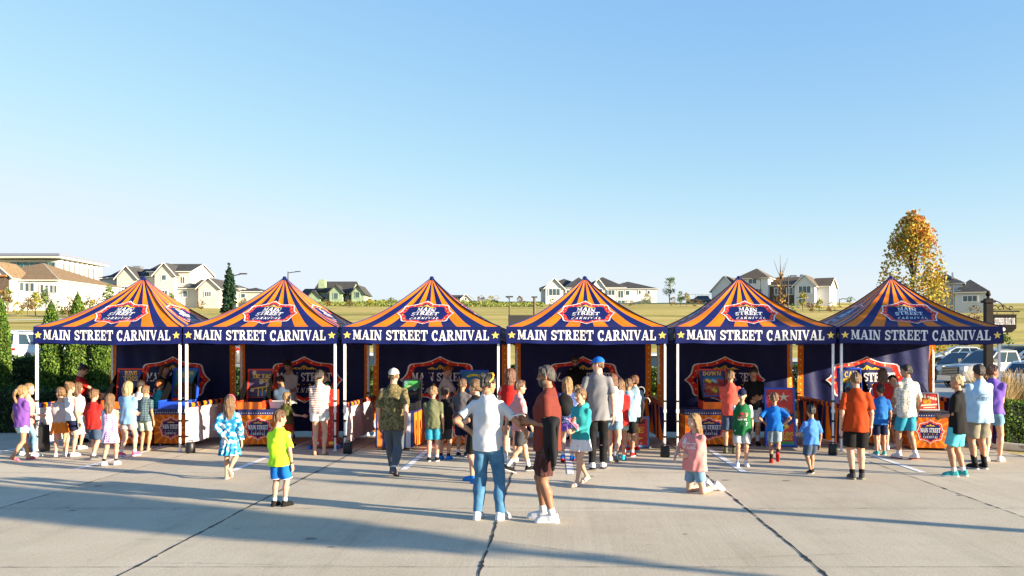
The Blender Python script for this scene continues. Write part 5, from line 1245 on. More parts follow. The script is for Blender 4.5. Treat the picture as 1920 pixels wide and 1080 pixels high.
game_box('tic_tac_toe_game', 'red framed tic tac toe game with a white bin beside it', 458, 508, 692, 0, 18.2, PLASTR, mat('dusk_panel', (.08, .05, .13), .5, .3), [(text2d('TIC TAC', -.75, .85, .42, .72, .03, .1), YEL), (text2d('TOE', -.15, .70, .08, .36, .03, .1), YEL)]+ttt+[([[(-.2+.35*k, -.95), (-.12+.35*k, -.95), (-.12+.35*k, -.3), (-.2+.35*k, -.3)] for k in range(3)]+[[(-.75, -.35), (.75, -.15), (.75, -.23), (-.75, -.43)]], YEL), ([[(-.1, -.92), (.14, -.92), (.14, -.55), (-.1, -.55)], [(.24, -.92), (.5, -.92), (.5, -.55), (.24, -.55)]], BLUEP)])
gb = [([[(-1, -.2), (1, .1), (1, 1), (-1, 1)]], GREENP), ([[(-1, .35), (-.2, .95), (-1, 1)]], SKYP), (disc2d(.35, .0, .24, 12, .2), WHITEP), (disc2d(.35, .0, .15, 12, .12), REDP), ([[(-.9, -.75), (.6, -.6), (.7, -.35), (-.8, -.45)]], mat('brown_print', (.18, .07, .03), .5, .2)), ([[(-.7, .18), (.1, .30), (.1, .42), (-.7, .36)]], CREAM), (disc2d(-.2, .55, .35, 10, .12), mat('leaf_print', (.03, .18, .03), .5, .2))]
game_box('picture_game', 'green picture game board standing on the striped table', 752, 788, 711, 0, 17.9, BLACK, BLACKP, gb, True)
game_box('blue_arcade_game', 'blue framed game with a yellow arched title and red trim', 861, 914, 694, 0, 18.3, PLASTB, PANELB, [(arc(0, .42, .62, .30, 25, 155, .22, 12), YEL), ([[(-.5+.2*k, .62-.5*(k-2.5)**2*.03), (-.44+.2*k, .62-.5*(k-2.5)**2*.03), (-.42+.2*k, .76-.5*(k-2.5)**2*.03), (-.47+.2*k, .76-.5*(k-2.5)**2*.03)] for k in range(6)], PANELN), (disc2d(0, .28, .2, 10, .16), CREAM), ([[(-.8, -.35), (.8, -.35), (.8, -.1), (-.8, -.1)]], REDP), ([[(-.3, -.75), (.3, -.75), (.3, .0), (-.3, .0)]], SKYP), (disc2d(0, -.75, .5, 12, .18), REDP)])
def clown(x, y, s, c):
    return [(disc2d(x-.13*s, y+.08*s, .12*s, 8, .10*s)+disc2d(x+.13*s, y+.08*s, .12*s, 8, .10*s)+disc2d(x, y+.15*s, .12*s, 8, .09*s), c), (disc2d(x, y, .15*s, 10, .13*s), CREAM), (disc2d(x, y-.01*s, .045*s, 8, .04*s), REDP), (disc2d(x-.06*s, y+.04*s, .025*s, 6)+disc2d(x+.06*s, y+.04*s, .025*s, 6), BLACKP), (disc2d(x, y-.07*s, .08*s, 8, .025*s), REDP)]
cl = [(text2d('DOWN', -.72, .72, .62, .92, .03), YEL), ([[(-.6, .42), (.9, .42), (.9, .54), (-.6, .54)]], PANELB), ([[(-.72, -.98), (.95, -.98), (.95, .40), (-.72, .40)]], BLUEP), ([[(-.60, -.88), (.95, -.88), (.95, .30), (-.60, .30)]], PANELR)]
for k in range(3): cl += clown(-.38+.45*k, .06, 1.35, (YEL, SKYP, REDP)[k]); cl += clown(-.38+.45*k, -.66, 1.35, (REDP, YEL, GREENP)[k])
cl += [(text2d('DOWN-A-CLOWN', -.55, .88, -.38, -.2, .03), YEL)]
game_box('clown_game', 'tall red framed down the clown game', 1311, 1366, 692, 0, 18.2, PLASTR, PANELN, cl)
game_box('can_game', 'blue framed game with yellow lettering and a leaning picture', 1577, 1622, 690, 0, 18.4, PLASTB, PANELN, [(text2d('CAN', -.5, .7, .40, .85, .03, .1), YEL), ([[(-.7, .02), (.15, .06), (.2, .34), (-.65, .32)]], YEL), ([[(-.45, .06), (-.38, .06), (-.36, .28), (-.42, .28)], [(-.1, .08), (-.03, .08), (-.02, .3), (-.08, .3)]], REDP), ([[(-.9, -.9), (.3, -.95), (.75, .1), (-.2, .15)]], SKYP), (disc2d(-.2, -.5, .25, 8, .2), REDP), (disc2d(.25, -.2, .2, 8, .18), WHITEP), ([[(.45, -.9), (.9, -.9), (.9, -.1), (.8, -.1)]], YEL)])
# red dotted drop game standing on the ground
def plinko():
    Y = 17.55; s = Y/F; t = thing('dotted_drop_game', 'tall red stand with rows of white dots beside the striped cardigan woman', 'game', ((611-CX)*s, Y, 0), 0)
    wd = 46*s; a = MB(); h = 1.12
    f = lambda x, y, o=0: (x*wd/2, -.10-.06*(1-(y+1)/2)-o, (y+1)/2*h+.05)
    a.box((0, .0, h/2+.05), (wd, .14, h), PLASTR); a.build('board_body', t)
    b = MB(); b.grid([[f(x, y) for x in (-.96, .96)] for y in (-.98, .98)], REDP, False)
    for i in range(12):
        for j in range(4): lay(b, disc2d(-.7+.46*j+.23*(i % 2), -.70+.14*i, .035, 6, .012), f, WHITEP, .006)
    for k in range(3): lay(b, disc2d(-.6+.6*k, -.88, .22, 10, .06), f, (WHITEP, BLUEP, YEL)[k], .006)
    b.build('face_panel', t)
    for sx in (-1, 1):
        c = MB(); c.box((sx*(wd/2+.02), -.04, .04), (.05, .5, .08), BLUEP); c.build('foot', t)
plinko()
# two floor boards
def floor_board(name, label, x0, x1, ytop, Y, panel, prints, frame, tilt=8, feet=True, rz=0):
    s = Y/F; wd = (x1-x0)*s; h = HC+(CY-ytop)*s
    t = thing(name, label, 'game board', (((x0+x1)/2-CX)*s, Y, 0), rz, 'game boards standing on the pavement')
    Rm = Matrix.Rotation(R(-tilt), 3, 'X')
    P = lambda x, y, z: tuple(Rm @ Vector((x, y, z)))
    a = MB()
    for sx in (-1, 1): a.box(P(sx*(wd/2-.02), 0, h/2), (.04, .05, h), frame, rot=Rm)
    for z in (.03, h-.02): a.box(P(0, 0, z), (wd-.082, .05, .04), frame, rot=Rm)
    a.build('frame', t)
    f = lambda x, y, o=0: P(x*(wd/2-.04), -.012-o, .05+(y+1)/2*(h-.09))
    b = MB(); b.grid([[f(x, y) for x in (-1, 1)] for y in (-1, 1)], panel, False); b.box(P(0, .004, h/2), (wd-.09, .012, h-.1), BLACK, rot=Rm)
    for polys, m in prints: lay(b, polys, f, m, .004)
    b.build('panel', t)
    if feet:
        for sx in (-1, 1):
            c = MB(); c.tube([(sx*(wd/2-.03), .0, h*.6), (sx*(wd/2-.03), .38, .012)], .012, STEEL, 6); c.box((sx*(wd/2+.005), .02, .02), (.04, .40, .04), STEEL); c.build('foot', t)
GREYF = mat('pale_blue_frame', (.12, .25, .50), .4, .1)
floor_board('fire_sign_board', 'red board with yellow letters in a blue frame on the pavement by the cane hooks', 1128, 1217, 781, 17.6, PANELR, [(text2d('FIRE', -.30, .86, -.08, .34, .03), YEL), ([[(.15, -.72), (.42, -.30), (.62, -.38), (.85, -.46), (.5, -.62)]], YEL), (disc2d(.72, -.84, .05, 8, .04), WHITEP), ([[(-.9, .5), (.9, .62), (.9, .9), (-.9, .9)]], mat('dark_red_print', (.16, .01, .012), .5, .3))], GREYF, 4)
jug = [([[(-1, .1), (1, .1), (1, 1), (-1, 1)]], PANELR), ([[(-.2, -.6), (1, -.2), (1, .12), (-1, .12), (-1, -.9)]], PANELN)]
jug += [(star2d(-.62, .74, .30, .16, .35)+star2d(.30, .72, .5, .20, .3), CREAM), (disc2d(.42, .22, .34, 12, .12)+disc2d(.05, .30, .22, 10, .05)+disc2d(-.5, .05, .16, 8, .06), WHITEP), (disc2d(.40, .21, .12, 8, .05), REDP), ([[(.45, -.3), (.9, -.05), (.95, .02), (.75, .0), (.8, .06), (.62, -.02), (.3, -.2)]], WHITEP), (disc2d(.1, -.38, .30, 12, .12), CREAM), (disc2d(.1, -.36, .09, 8, .035), REDP), (disc2d(.1, -.44, .16, 8, .03), REDP), (disc2d(-.25, -.33, .18, 8, .08)+disc2d(.45, -.35, .18, 8, .08), YEL), (text2d('JUGGLING', -.75, .95, -.68, -.55, .03), YEL), (text2d('RINGS', -.35, .85, -.84, -.71, .03), YEL), ([[(-1, -1), (1, -1), (1, -.9), (-1, -.86)]], GREENP)]
floor_board('juggler_board', 'tall red picture board with a juggling clown, leaning in a blue frame', 1436, 1493, 726, 17.75, PANELR, jug, PLASTB, 10, True, R(-4))
# board on the corner table
def sunset_board():
    Y = 17.35; s = Y/F; t = thing('sunset_game_board', 'white framed red game board with a yellow sun on the corner table', 'game board', ((1743-CX)*s, Y+.05, .76), R(-6), None)
    wd = 40*s; h = 34*s; Rm = Matrix.Rotation(R(-14), 3, 'X'); P = lambda x, y, z: tuple(Rm @ Vector((x, y, z)))
    a = MB(); FR = mat('silver_board_frame', (.55, .55, .56), .4, .1)
    for sx in (-1, 1): a.box(P(sx*(wd/2-.01), 0, h/2), (.02, .03, h), FR, rot=Rm)
    for z in (.01, h-.01): a.box(P(0, 0, z), (wd-.041, .03, .02), FR, rot=Rm)
    a.build('frame', t); f = lambda x, y, o=0: P(x*(wd/2-.02), -.006-o, .02+(y+1)/2*(h-.04)); b = MB()
    b.grid([[f(x, y) for x in (-1, 1)] for y in (-1, 1)], PANELR, False)
    for polys, m in ((disc2d(-.1, .0, .42, 14, .40), mat('amber', (.75, .28, .02))), (disc2d(-.1, -.05, .26, 12, .24), YEL), ([[(-.9+.26*k, .42), (-.70+.26*k, .40), (-.72+.26*k, .86), (-.88+.26*k, .88)] for k in range(3)]+[[(-.05+.24*k, .40-.07*k), (.14+.24*k, .34-.07*k), (.18+.24*k, .66-.07*k), (-.0+.24*k, .72-.07*k)] for k in range(4)], CREAM), ([[(-.9, -.62), (.9, -.45), (.9, -.28), (-.9, -.42)], [(-.5, -.85), (.7, -.78), (.7, -.66), (-.5, -.72)]], CREAM)): lay(b, polys, f, m, .003)
    b.build('panel', t)
    c = MB(); c.tube([(0, .02, h*.7), (0, .22, .01)], .01, BLACK, 6); c.build('stand', t)
sunset_board()
# white bin beside tic tac toe
a = MB(); s = 18.05/F; BINW = mat('white_bin_plastic', (.72, .72, .74), .4, .05)
a.grid([[(sx*(.145+.02*k), sy*(.10+.012*k), .14*k) for sx, sy in ((-1, -1), (1, -1), (1, 1), (-1, 1))] for k in (0, 1)], BINW, False, True); a.grid([[(sx*(.135+.02*k), sy*(.09+.012*k), .012+.128*k) for sx, sy in ((-1, -1), (1, -1), (1, 1), (-1, 1))][::-1] for k in (0, 1)], BINW, False, True)
a.poly([(-.135, -.09, .012), (.135, -.09, .012), (.135, .09, .012), (-.135, .09, .012)], BINW); a.poly([(-.145, -.10, 0), (.145, -.10, 0), (.145, .10, 0), (-.145, .10, 0)][::-1], BINW)
a.tube([(-.17, -.118, .14), (.17, -.118, .14), (.17, .118, .14), (-.17, .118, .14), (-.17, -.118, .14)], .007, BINW, 5)
o = a.build('prize_bin'); o.location = ((523-CX)*s-.0, 18.05, .761); tag(o, 'white open bin on the orange table beside the tic tac toe game', 'bin')
# canes with hooks leaning on the fire board
CANE = mat('white_cane', (.62, .58, .52), .35, .08)
def cane(px, py, tilt, label, L=1.05, Y=17.3):
    a = MB(); pts = [Vector((0, 0, 0)), Vector((0, 0, L*.5)), Vector((0, 0, L))]+[Vector((.075-.075*math.cos(t), 0, L+.085*math.sin(t))) for t in np.linspace(.35, PI+.35, 9)]
    a.tube(pts, .011, CANE, 7); o = a.build('cane'); s = Y/F
    o.location = ((px-CX)*s, Y, 0.005); o.rotation_euler = (R(-7), R(tilt), 0); tag(o, label, 'cane', 'hooked canes at the fourth stall')
cane(1183, 0, 14, 'tall white hooked cane leaning right, nearest the striped side skirt', .98, 17.25)
cane(1173, 0, 12, 'white hooked cane half hidden by the light blue tee child', 1.18, 17.4)
# black case by the first tent
t = thing('black_case', 'black box speaker standing by the first tent leg', 'speaker', gp(73, 846), R(6))
a = MB(); a.box((0, 0, .26), (.30, .26, .50), BLACK, taper=.94); a.build('speaker_body', t); a = MB()
a.box((0, -.131, .27), (.25, .012, .40), mat('speaker_grille', (.02, .02, .022), .6, .5, 120)); a.build('grille', t); a = MB(); a.tube([(-.08, 0, .50), (-.07, 0, .545), (.07, 0, .545), (.08, 0, .50)], .012, BLACK, 6); a.build('handle', t)
# ---------------------------------------------------------------- plants
def leafm(k, c, var=.3): 
    m = mat('leaf_'+k, c, .6, var, 3.5, spec=.25)
    if 'tr' not in m: fabric_translucent(m, .22); m['tr'] = 1
    return m
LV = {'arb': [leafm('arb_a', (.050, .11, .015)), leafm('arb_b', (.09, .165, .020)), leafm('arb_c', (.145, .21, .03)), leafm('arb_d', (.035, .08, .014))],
      'spruce': [leafm('spr_a', (.010, .034, .018)), leafm('spr_b', (.018, .050, .022)), leafm('spr_c', (.03, .065, .03))],
      'maple': [leafm('map_a', (.48, .19, .03)), leafm('map_b', (.56, .34, .04)), leafm('map_c', (.36, .30, .045)), leafm('map_d', (.18, .20, .035)), leafm('map_e', (.36, .085, .025))],
      'green': [leafm('gr_a', (.05, .10, .02)), leafm('gr_b', (.09, .15, .03)), leafm('gr_c', (.15, .19, .05))],
      'yellow': [leafm('ye_a', (.28, .25, .03)), leafm('ye_b', (.16, .20, .03)), leafm('ye_c', (.38, .28, .04))],
      'brown': [leafm('br_a', (.15, .08, .03)), leafm('br_b', (.24, .14, .05)), leafm('br_c', (.13, .11, .04))],
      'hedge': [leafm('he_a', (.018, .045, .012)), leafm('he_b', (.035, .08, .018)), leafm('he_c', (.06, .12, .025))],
      'copper': [leafm('co_a', (.36, .15, .03)), leafm('co_b', (.42, .24, .06)), leafm('co_c', (.24, .16, .04))]}
BARK = mat('bark', (.085, .06, .042), .9, .35, 9, .6, 40, stretch=(1, 1, .25))
def leaf_quads(P, size, rg, up=None, long=1.3):
    'a bent quad per point'
    n = len(P); d = rg.normal(size=(n, 3)); 
    if up is not None: d = d*(1-up)+np.array((0, 0, 1.))*up*2
    d /= np.linalg.norm(d, axis=1)[:, None]; a = rg.normal(size=(n, 3)); u = np.cross(d, a); u /= np.linalg.norm(u, axis=1)[:, None]
    s = size*rg.uniform(.6, 1.4, n)[:, None]
    V = np.stack([P-u*s*.5, P+d*s*long*.5, P+u*s*.5, P-d*s*long*.5], 1).reshape(-1, 3)
    return V, np.arange(4*n).reshape(-1, 4)
def tree(name, label, x, y, z0, H_, shape, leaves, n, size, seed, cat='tree', group=None, trunk=True, up=None, weights=None, tr=.05, heightcol=None):
    """shape(t, a) -> crown radius at height fraction t and bearing a; leaves gather in clumps"""
    rg = np.random.default_rng(seed); T = thing(name, label, cat, (x, y, z0), 0, group)
    t0 = shape['t0']; ncl = shape.get('clumps', 60); t = t0+(1-t0)*rg.uniform(0, 1, ncl)**shape.get('bias', .9); a = rg.uniform(0, 2*PI, ncl)
    rf = shape['r']; rad = np.array([rf(tt, aa) for tt, aa in zip(t, a)]); k = rg.uniform(.25, 1, ncl)**.5
    cp = np.stack([rad*k*np.cos(a), rad*k*np.sin(a), t*H_], 1)
    per = max(4, n//ncl); cs = shape.get('cs', .16)*H_
    P = (cp[:, None]+rg.normal(size=(ncl, per, 3))*cs*np.array((1, 1, shape.get('zs', .7)))).reshape(-1, 3)
    tt = np.clip(P[:, 2]/H_, 0, 1); rr_ = np.hypot(P[:, 0], P[:, 1]); lim = np.array([rf(q, 0) for q in tt])*1.18+.02
    keep = (rr_ < lim) & (P[:, 2] > t0*H_*.9) & (P[:, 2] < H_*1.02); P = P[keep]
    V, Q = leaf_quads(P, size, rg, up)
    ci = np.repeat(rg.integers(0, len(leaves), ncl), per)[keep]; flip = rg.random(len(P)) < .45
    mi = np.where(flip, rg.integers(0, len(leaves), len(P)), ci)
    if heightcol is not None: mi = heightcol(P, mi, rg)
    qmesh('crown', V, Q, leaves, mi, T, False)
    if trunk:
        m = MB(); hgt = H_*.86; bend = rg.uniform(-.02, .02, 2)*H_
        pts = [Vector((bend[0]*math.sin(k*1.1), bend[1]*math.sin(k*.9), hgt*k/6)) for k in range(7)]
        m.tube(pts, [tr*(1-.13*k) for k in range(7)], BARK, 7)
        for i in range(shape.get('limbs', 9)):
            j = rg.integers(0, ncl); c = Vector(cp[j]); zb = max(t0*H_*.5, c.z-.5*c.xy.length-.1*H_); zb = min(zb, hgt*.9)
            b = Vector((0, 0, zb)); mid = (b+c)*.5+Vector((0, 0, .03*H_)); m.tube([b, mid, c], [tr*.42, tr*.28, tr*.1], BARK, 5, False)
        m.build('trunk', T)
    return T
def cone_shape(r, t0=.0, pw=.75): return dict(t0=t0, r=lambda t, a: r*max(.02, (1-t))**pw*min(1, .55+t*4)*(1+.12*math.sin(3*a+9*t)), clumps=150, cs=.035, zs=1.4, limbs=0)
# columnar conifers behind the first tent
for i, (px, top, hw, Y, lab) in enumerate(((1, 560, 17, 22.0, 'columnar conifer cut by the left edge of the picture'), (96, 566, 21, 22.2, 'tall columnar conifer left of the two behind the first tent'), (146, 551, 23, 22.3, 'broadest columnar conifer, behind the woman in the red shirt'), (190, 590, 19, 22.4, 'columnar conifer nearest the first tent wall'))):
    s = Y/F; z = HC+(CY-top)*s
    tree('conifer', lab, (px-CX)*s, Y, 0, z, dict(t0=.03, r=lambda t, a, r=hw*s: r*(1-t**3.2)**.8*min(1, .7+t*3)*(1+.10*math.sin(3*a+11*t)), clumps=330, cs=.022, zs=1.7, limbs=0, bias=.9), LV['arb'], 19000, .044, 30+i, 'conifer', 'columnar conifers behind the first tent', True, .55, tr=.05)
s = 46/F; tree('spruce', 'dark pointed spruce rising between the first two tents', (430-CX)*s, 46, float(hz((430-CX)*s, 46)), HC+(CY-496)*s-float(hz((430-CX)*s, 46)), cone_shape(.72, .05, .8), LV['spruce'], 7000, .13, 5, 'conifer', None, True, .3, tr=.09)
# autumn maple
s = 31/F
def mcol(P, mi, rg):
    t = P[:, 2]/6.9+rg.normal(size=len(P))*.10+.10*np.sin(P[:, 0]*3); out = np.where(t > .93, rg.choice([0, 4, 1], len(P)), np.where(t > .74, rg.choice([0, 1, 2, 1, 3], len(P)), rg.choice([1, 2, 3, 2, 3, 1], len(P)))); return out
tree('maple_tree', 'tall autumn maple turning orange and yellow behind the rightmost tent', (1712-CX)*s, 31, 0, HC+(CY-402)*s, dict(t0=.28, r=lambda t, a: 1.32*(math.sin(PI*min(1, max(0, (t-.16)/.86))**.85)**.75)*(1+.22*math.sin(2*a+7*t)), clumps=130, cs=.032, zs=1.0, limbs=44), LV['maple'], 11500, .078, 77, tr=.085, heightcol=mcol)
# bare sapling with copper leaves below
s = 38/F
T = tree('copper_tree', 'slim tree with copper leaves below and bare twigs above the fifth tent', (1463-CX)*s, 38, 0, HC+(CY-505)*s, dict(t0=.45, r=lambda t, a: .55*(1-t)**.6*(1+.3*math.sin(2*a)), clumps=40, cs=.05, limbs=16), LV['copper'], 620, .11, 41, tr=.06)
m = MB(); rg = np.random.default_rng(2); H0 = HC+(CY-505)*s
for k in range(26):
    b = Vector((0, 0, H0*(.55+.4*rg.random()))); e = b+Vector((rg.uniform(-.45, .45), rg.uniform(-.4, .4), rg.uniform(.5, 1.0))); m.tube([b, (b+e)*.5+Vector((0, 0, -.05)), e], [.013, .010, .004], BARK, 4, False)
m.tube([(0, 0, H0*.7), (0, 0, HC+(CY-478)*s)], [.03, .006], BARK, 5); m.build('twigs', T)

def at(px, py, Y): s = Y/F; X = (px-CX)*s; return X, Y, HC+(CY-py)*s
round_ = lambda r, t0=.12: dict(t0=t0, r=lambda t, a: r*math.sin(PI*min(1, max(.02, (t-t0*.6)/(1.02-t0*.6))))**.6*(1+.2*math.sin(3*a+5*t)), clumps=16, cs=.09, limbs=5)
# (px, base y, top y, half width px, Y, leaves, kind, label)
SH = [(8, 582, 545, 12, 118, 'brown', 'shrub', 'brown shrub below the tan roofed house'), (14, 575, 540, 9, 120, 'green', 'small_tree', 'dark green small conifer beside the porch of the tan roofed house'), (34, 588, 565, 10, 112, 'yellow', 'shrub', 'yellow green shrub near the hydrant'), (52, 592, 558, 11, 112, 'brown', 'small_tree', 'bronze sapling in the row below the tan roofed house'), (67, 590, 545, 9, 113, 'yellow', 'small_tree', 'thin yellow sapling in front of the white wall'),
      (86, 585, 540, 10, 115, 'green', 'small_tree', 'thin green sapling in front of the white wall'), (118, 586, 552, 12, 112, 'green', 'shrub', 'blue green shrub before the finned building'), (130, 588, 556, 12, 110, 'brown', 'shrub', 'brown shrub before the finned building'), (166, 584, 552, 10, 112, 'yellow', 'shrub', 'yellow shrub right of the finned building'), (184, 576, 556, 14, 115, 'brown', 'shrub', 'russet shrub by the grey gabled house'), (206, 572, 532, 11, 110, 'green', 'small_tree', 'pointed green conifer before the grey gabled house'),
      (320, 572, 548, 8, 125, 'green', 'small_tree', 'small green tree before the wing of the cream house'), (225, 566, 545, 6, 135, 'yellow', 'small_tree', 'sparse yellow sapling against the cream gable'), (376, 573, 561, 8, 140, 'brown', 'shrub', 'dry shrub before the right wing of the cream house'), (458, 574, 559, 9, 150, 'brown', 'shrub', 'dry shrub right of the dark spruce'),
      (613, 580, 561, 8, 150, 'brown', 'small_tree', 'brown sapling left in front of the green sheathed house'), (654, 580, 562, 8, 150, 'brown', 'small_tree', 'brown sapling right in front of the green sheathed house'), (693, 577, 560, 7, 155, 'yellow', 'small_tree', 'pale sapling right of the green sheathed house'), (735, 574, 558, 9, 170, 'green', 'small_tree', 'round sapling on the ridge between two tents'), (855, 568, 557, 8, 190, 'brown', 'shrub', 'brown shrub on the small white gabled house'), (902, 572, 554, 9, 185, 'brown', 'small_tree', 'bare brown sapling on the ridge left of the mound'), (926, 568, 553, 16, 215, 'yellow', 'shrub', 'dry mound of weeds on the ridge'), (975, 574, 555, 6, 180, 'brown', 'small_tree', 'thin sapling left of the long white house'),
      (1256, 566, 520, 15, 175, 'green', 'airy_tree', 'airy tall tree right of the long white house'), (1212, 567, 550, 9, 170, 'yellow', 'shrub', 'bright evergreen shrub against the long white house'), (1180, 578, 562, 12, 165, 'brown', 'shrub', 'bushes along the foot of the long white house'), (1036, 570, 560, 9, 160, 'green', 'shrub', 'green shrub at the left gable of the long white house'), (1276, 578, 545, 6, 160, 'green', 'small_tree', 'first slim poplar right of the parked grey car'), (1287, 578, 548, 6, 160, 'yellow', 'small_tree', 'second slim poplar right of the parked grey car'), (1262, 575, 557, 10, 165, 'brown', 'shrub', 'brown shrub beside the slim poplars'), (1305, 577, 560, 11, 160, 'brown', 'shrub', 'rust coloured shrub right of the poplars'),
      (1505, 588, 546, 9, 130, 'yellow', 'small_tree', 'pale green tree before the right gable of the grey white house'), (1487, 590, 570, 10, 120, 'green', 'shrub', 'green shrub below the grey white house'), (1518, 590, 566, 9, 120, 'brown', 'shrub', 'brown shrub below the grey white house'), (1536, 588, 560, 8, 125, 'yellow', 'small_tree', 'sapling right of the grey white house'), (1560, 588, 566, 14, 125, 'brown', 'shrub', 'wide brown shrub on the slope before the rightmost tent'), (1594, 573, 556, 8, 180, 'green', 'small_tree', 'far round tree beside the far conifers'), (1553, 572, 561, 3, 190, 'spruce', 'small_tree', 'far dark conifer, left of a pair'), (1558, 572, 561, 3, 190, 'spruce', 'small_tree', 'far dark conifer, right of a pair'),
      (1826, 598, 572, 14, 95, 'brown', 'shrub', 'bare brown bush at the foot of the white house by the street sign'), (1882, 642, 618, 12, 66, 'green', 'shrub', 'round green bush behind the street sign'), (1800, 640, 628, 18, 66, 'yellow', 'shrub', 'low yellow bush above the parked cars'), (1838, 642, 630, 14, 66, 'brown', 'shrub', 'low brown bush above the parked cars')]
for i, (px, yb, yt, hw, Y, lv, kind, lab) in enumerate(SH):
    X, Y, zb = at(px, yb, Y); z0 = float(hz(X, Y))-.05; ht = max(.8, HC+(CY-yt)*Y/F-z0); s = Y/F
    airy = kind == 'airy_tree'
    tree('tree' if kind != 'shrub' else 'shrub', lab, X, Y, z0, ht, round_(hw*s, .03 if kind == 'shrub' else .30) if not airy else dict(t0=.35, r=lambda t, a, r=hw*s: r*(1-.4*t), clumps=22, cs=.05, limbs=14), LV[lv], 420 if not airy else 520, .045*ht+.05 if not airy else .20, 100+i, 'shrub' if kind == 'shrub' else 'tree', 'small trees and shrubs on the far field', kind != 'shrub', tr=.02*ht)
# hedges
def hedge(label, x0, x1, y0, y1, h, seed, leaves='hedge', size=.052, z0=0.02, dens=640):
    rg = np.random.default_rng(seed); t = thing('hedge', label, 'hedge', ((x0+x1)/2, (y0+y1)/2, z0), 0, 'clipped hedges')
    lx, ly = x1-x0, y1-y0; P = []
    for (ax, n) in (('f', lx*h), ('t', lx*ly), ('l', ly*h), ('r', ly*h), ('b', lx*h*.4)):
        k = int(n*dens); u, v = rg.uniform(-.5, .5, k), rg.uniform(0, 1, k); e = np.abs(rg.normal(size=k))*.045
        bump = .05*np.sin(u*lx*5)+.04*np.sin(v*9+u*lx*3)
        if ax == 'f': P.append(np.stack([u*lx, -ly/2+e+bump*.6, v*h], 1))
        if ax == 'b': P.append(np.stack([u*lx, ly/2-e, v*h], 1))
        if ax == 't': P.append(np.stack([u*lx, (v-.5)*ly, h-e+bump], 1))
        if ax == 'l': P.append(np.stack([-lx/2+e, (u)*ly, v*h], 1))
        if ax == 'r': P.append(np.stack([lx/2-e, (u)*ly, v*h], 1))
    P = np.concatenate(P); V, Q = leaf_quads(P, size, rg); L = LV[leaves]
    qmesh('foliage', V, Q, L, rg.integers(0, len(L), len(P)), t, False)
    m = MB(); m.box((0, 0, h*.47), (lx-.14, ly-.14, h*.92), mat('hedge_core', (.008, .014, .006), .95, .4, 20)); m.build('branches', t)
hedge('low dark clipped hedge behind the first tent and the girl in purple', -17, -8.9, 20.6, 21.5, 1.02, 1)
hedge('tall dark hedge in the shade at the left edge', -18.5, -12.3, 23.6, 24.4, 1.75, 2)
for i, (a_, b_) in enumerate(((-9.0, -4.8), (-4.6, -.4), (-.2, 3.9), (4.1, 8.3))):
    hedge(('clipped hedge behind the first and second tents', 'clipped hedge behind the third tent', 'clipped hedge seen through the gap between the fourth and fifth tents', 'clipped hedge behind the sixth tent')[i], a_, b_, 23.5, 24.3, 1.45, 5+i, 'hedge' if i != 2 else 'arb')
hedge('low green hedge beyond the kerb at the right edge', 8.95, 13.5, 17.35, 18.5, .80, 9, 'arb', .036, .1, 1300)
# tall tan grass clumps
GRM = [leafm('dry_a', (.42, .30, .14)), leafm('dry_b', (.52, .40, .22)), leafm('dry_c', (.30, .22, .09))]
def grass(label, x, y, seed, n=420, h=1.25, z0=.1):
    rg = np.random.default_rng(seed); V = []; mi = []
    for i in range(n):
        a = rg.uniform(0, 2*PI); r = .22*rg.random()**.5; b = np.array((r*math.cos(a), r*math.sin(a), 0)); hh = h*rg.uniform(.55, 1.15); l = rg.uniform(.05, .42)
        d = np.array((math.cos(a), math.sin(a), 0)); side = np.array((-d[1], d[0], 0))*.006
        p1 = b+d*l*.3*hh+np.array((0, 0, hh*.6)); p2 = b+d*l*hh+np.array((0, 0, hh)); plume = .013 if rg.random() < .35 else .003
        V += [b-side, b+side, p1+side, p1-side, p1-side*(plume/.006), p1+side*(plume/.006), p2+side*.5, p2-side*.5]; k = rg.integers(0, 3); mi += [k, k]
    t = thing('feather_plant', label, 'grass clump', (x, y, z0), 0, 'tall dry ornamental grasses')
    qmesh('blades', np.array(V), np.arange(len(V)).reshape(-1, 4), GRM, mi, t, False)
for i, (x, y, lab) in enumerate(((9.75, 19.3, 'tall dry grass clump nearest the last tent leg'), (10.35, 19.6, 'tall dry grass clump at the right edge, front'), (10.2, 20.5, 'tall dry grass clump right of the street sign post'), (10.95, 20.2, 'tall dry grass clump farther right behind the low hedge'), (11.4, 19.5, 'tall dry grass clump cut by the right edge of the picture'))): grass(lab, x, y, 60+i)
# rough weeds along the ridge: nobody could count them
rg = np.random.default_rng(8); n = 16000; X = rg.uniform(-75, -2, n); Y = rg.uniform(160, 206, n); hgt = .25+.55*np.clip(np.sin(X*.55)*np.sin(X*.23+1)+.4*np.sin(X*1.7), 0, 1)
P = np.stack([X, Y, np.array([float(hz(a, b)) for a, b in zip(X, Y)])+rg.uniform(-.1, 1, n)*hgt], 1)
WD = [leafm('weed_a', (.15, .18, .035), .2), leafm('weed_b', (.21, .22, .05), .2), leafm('weed_c', (.11, .15, .03), .2)]
V, Q = leaf_quads(P, .30, rg, .6); tag(qmesh('ridge_weeds', V, Q, WD, rg.integers(0, 3, n), None, False), kind='stuff')

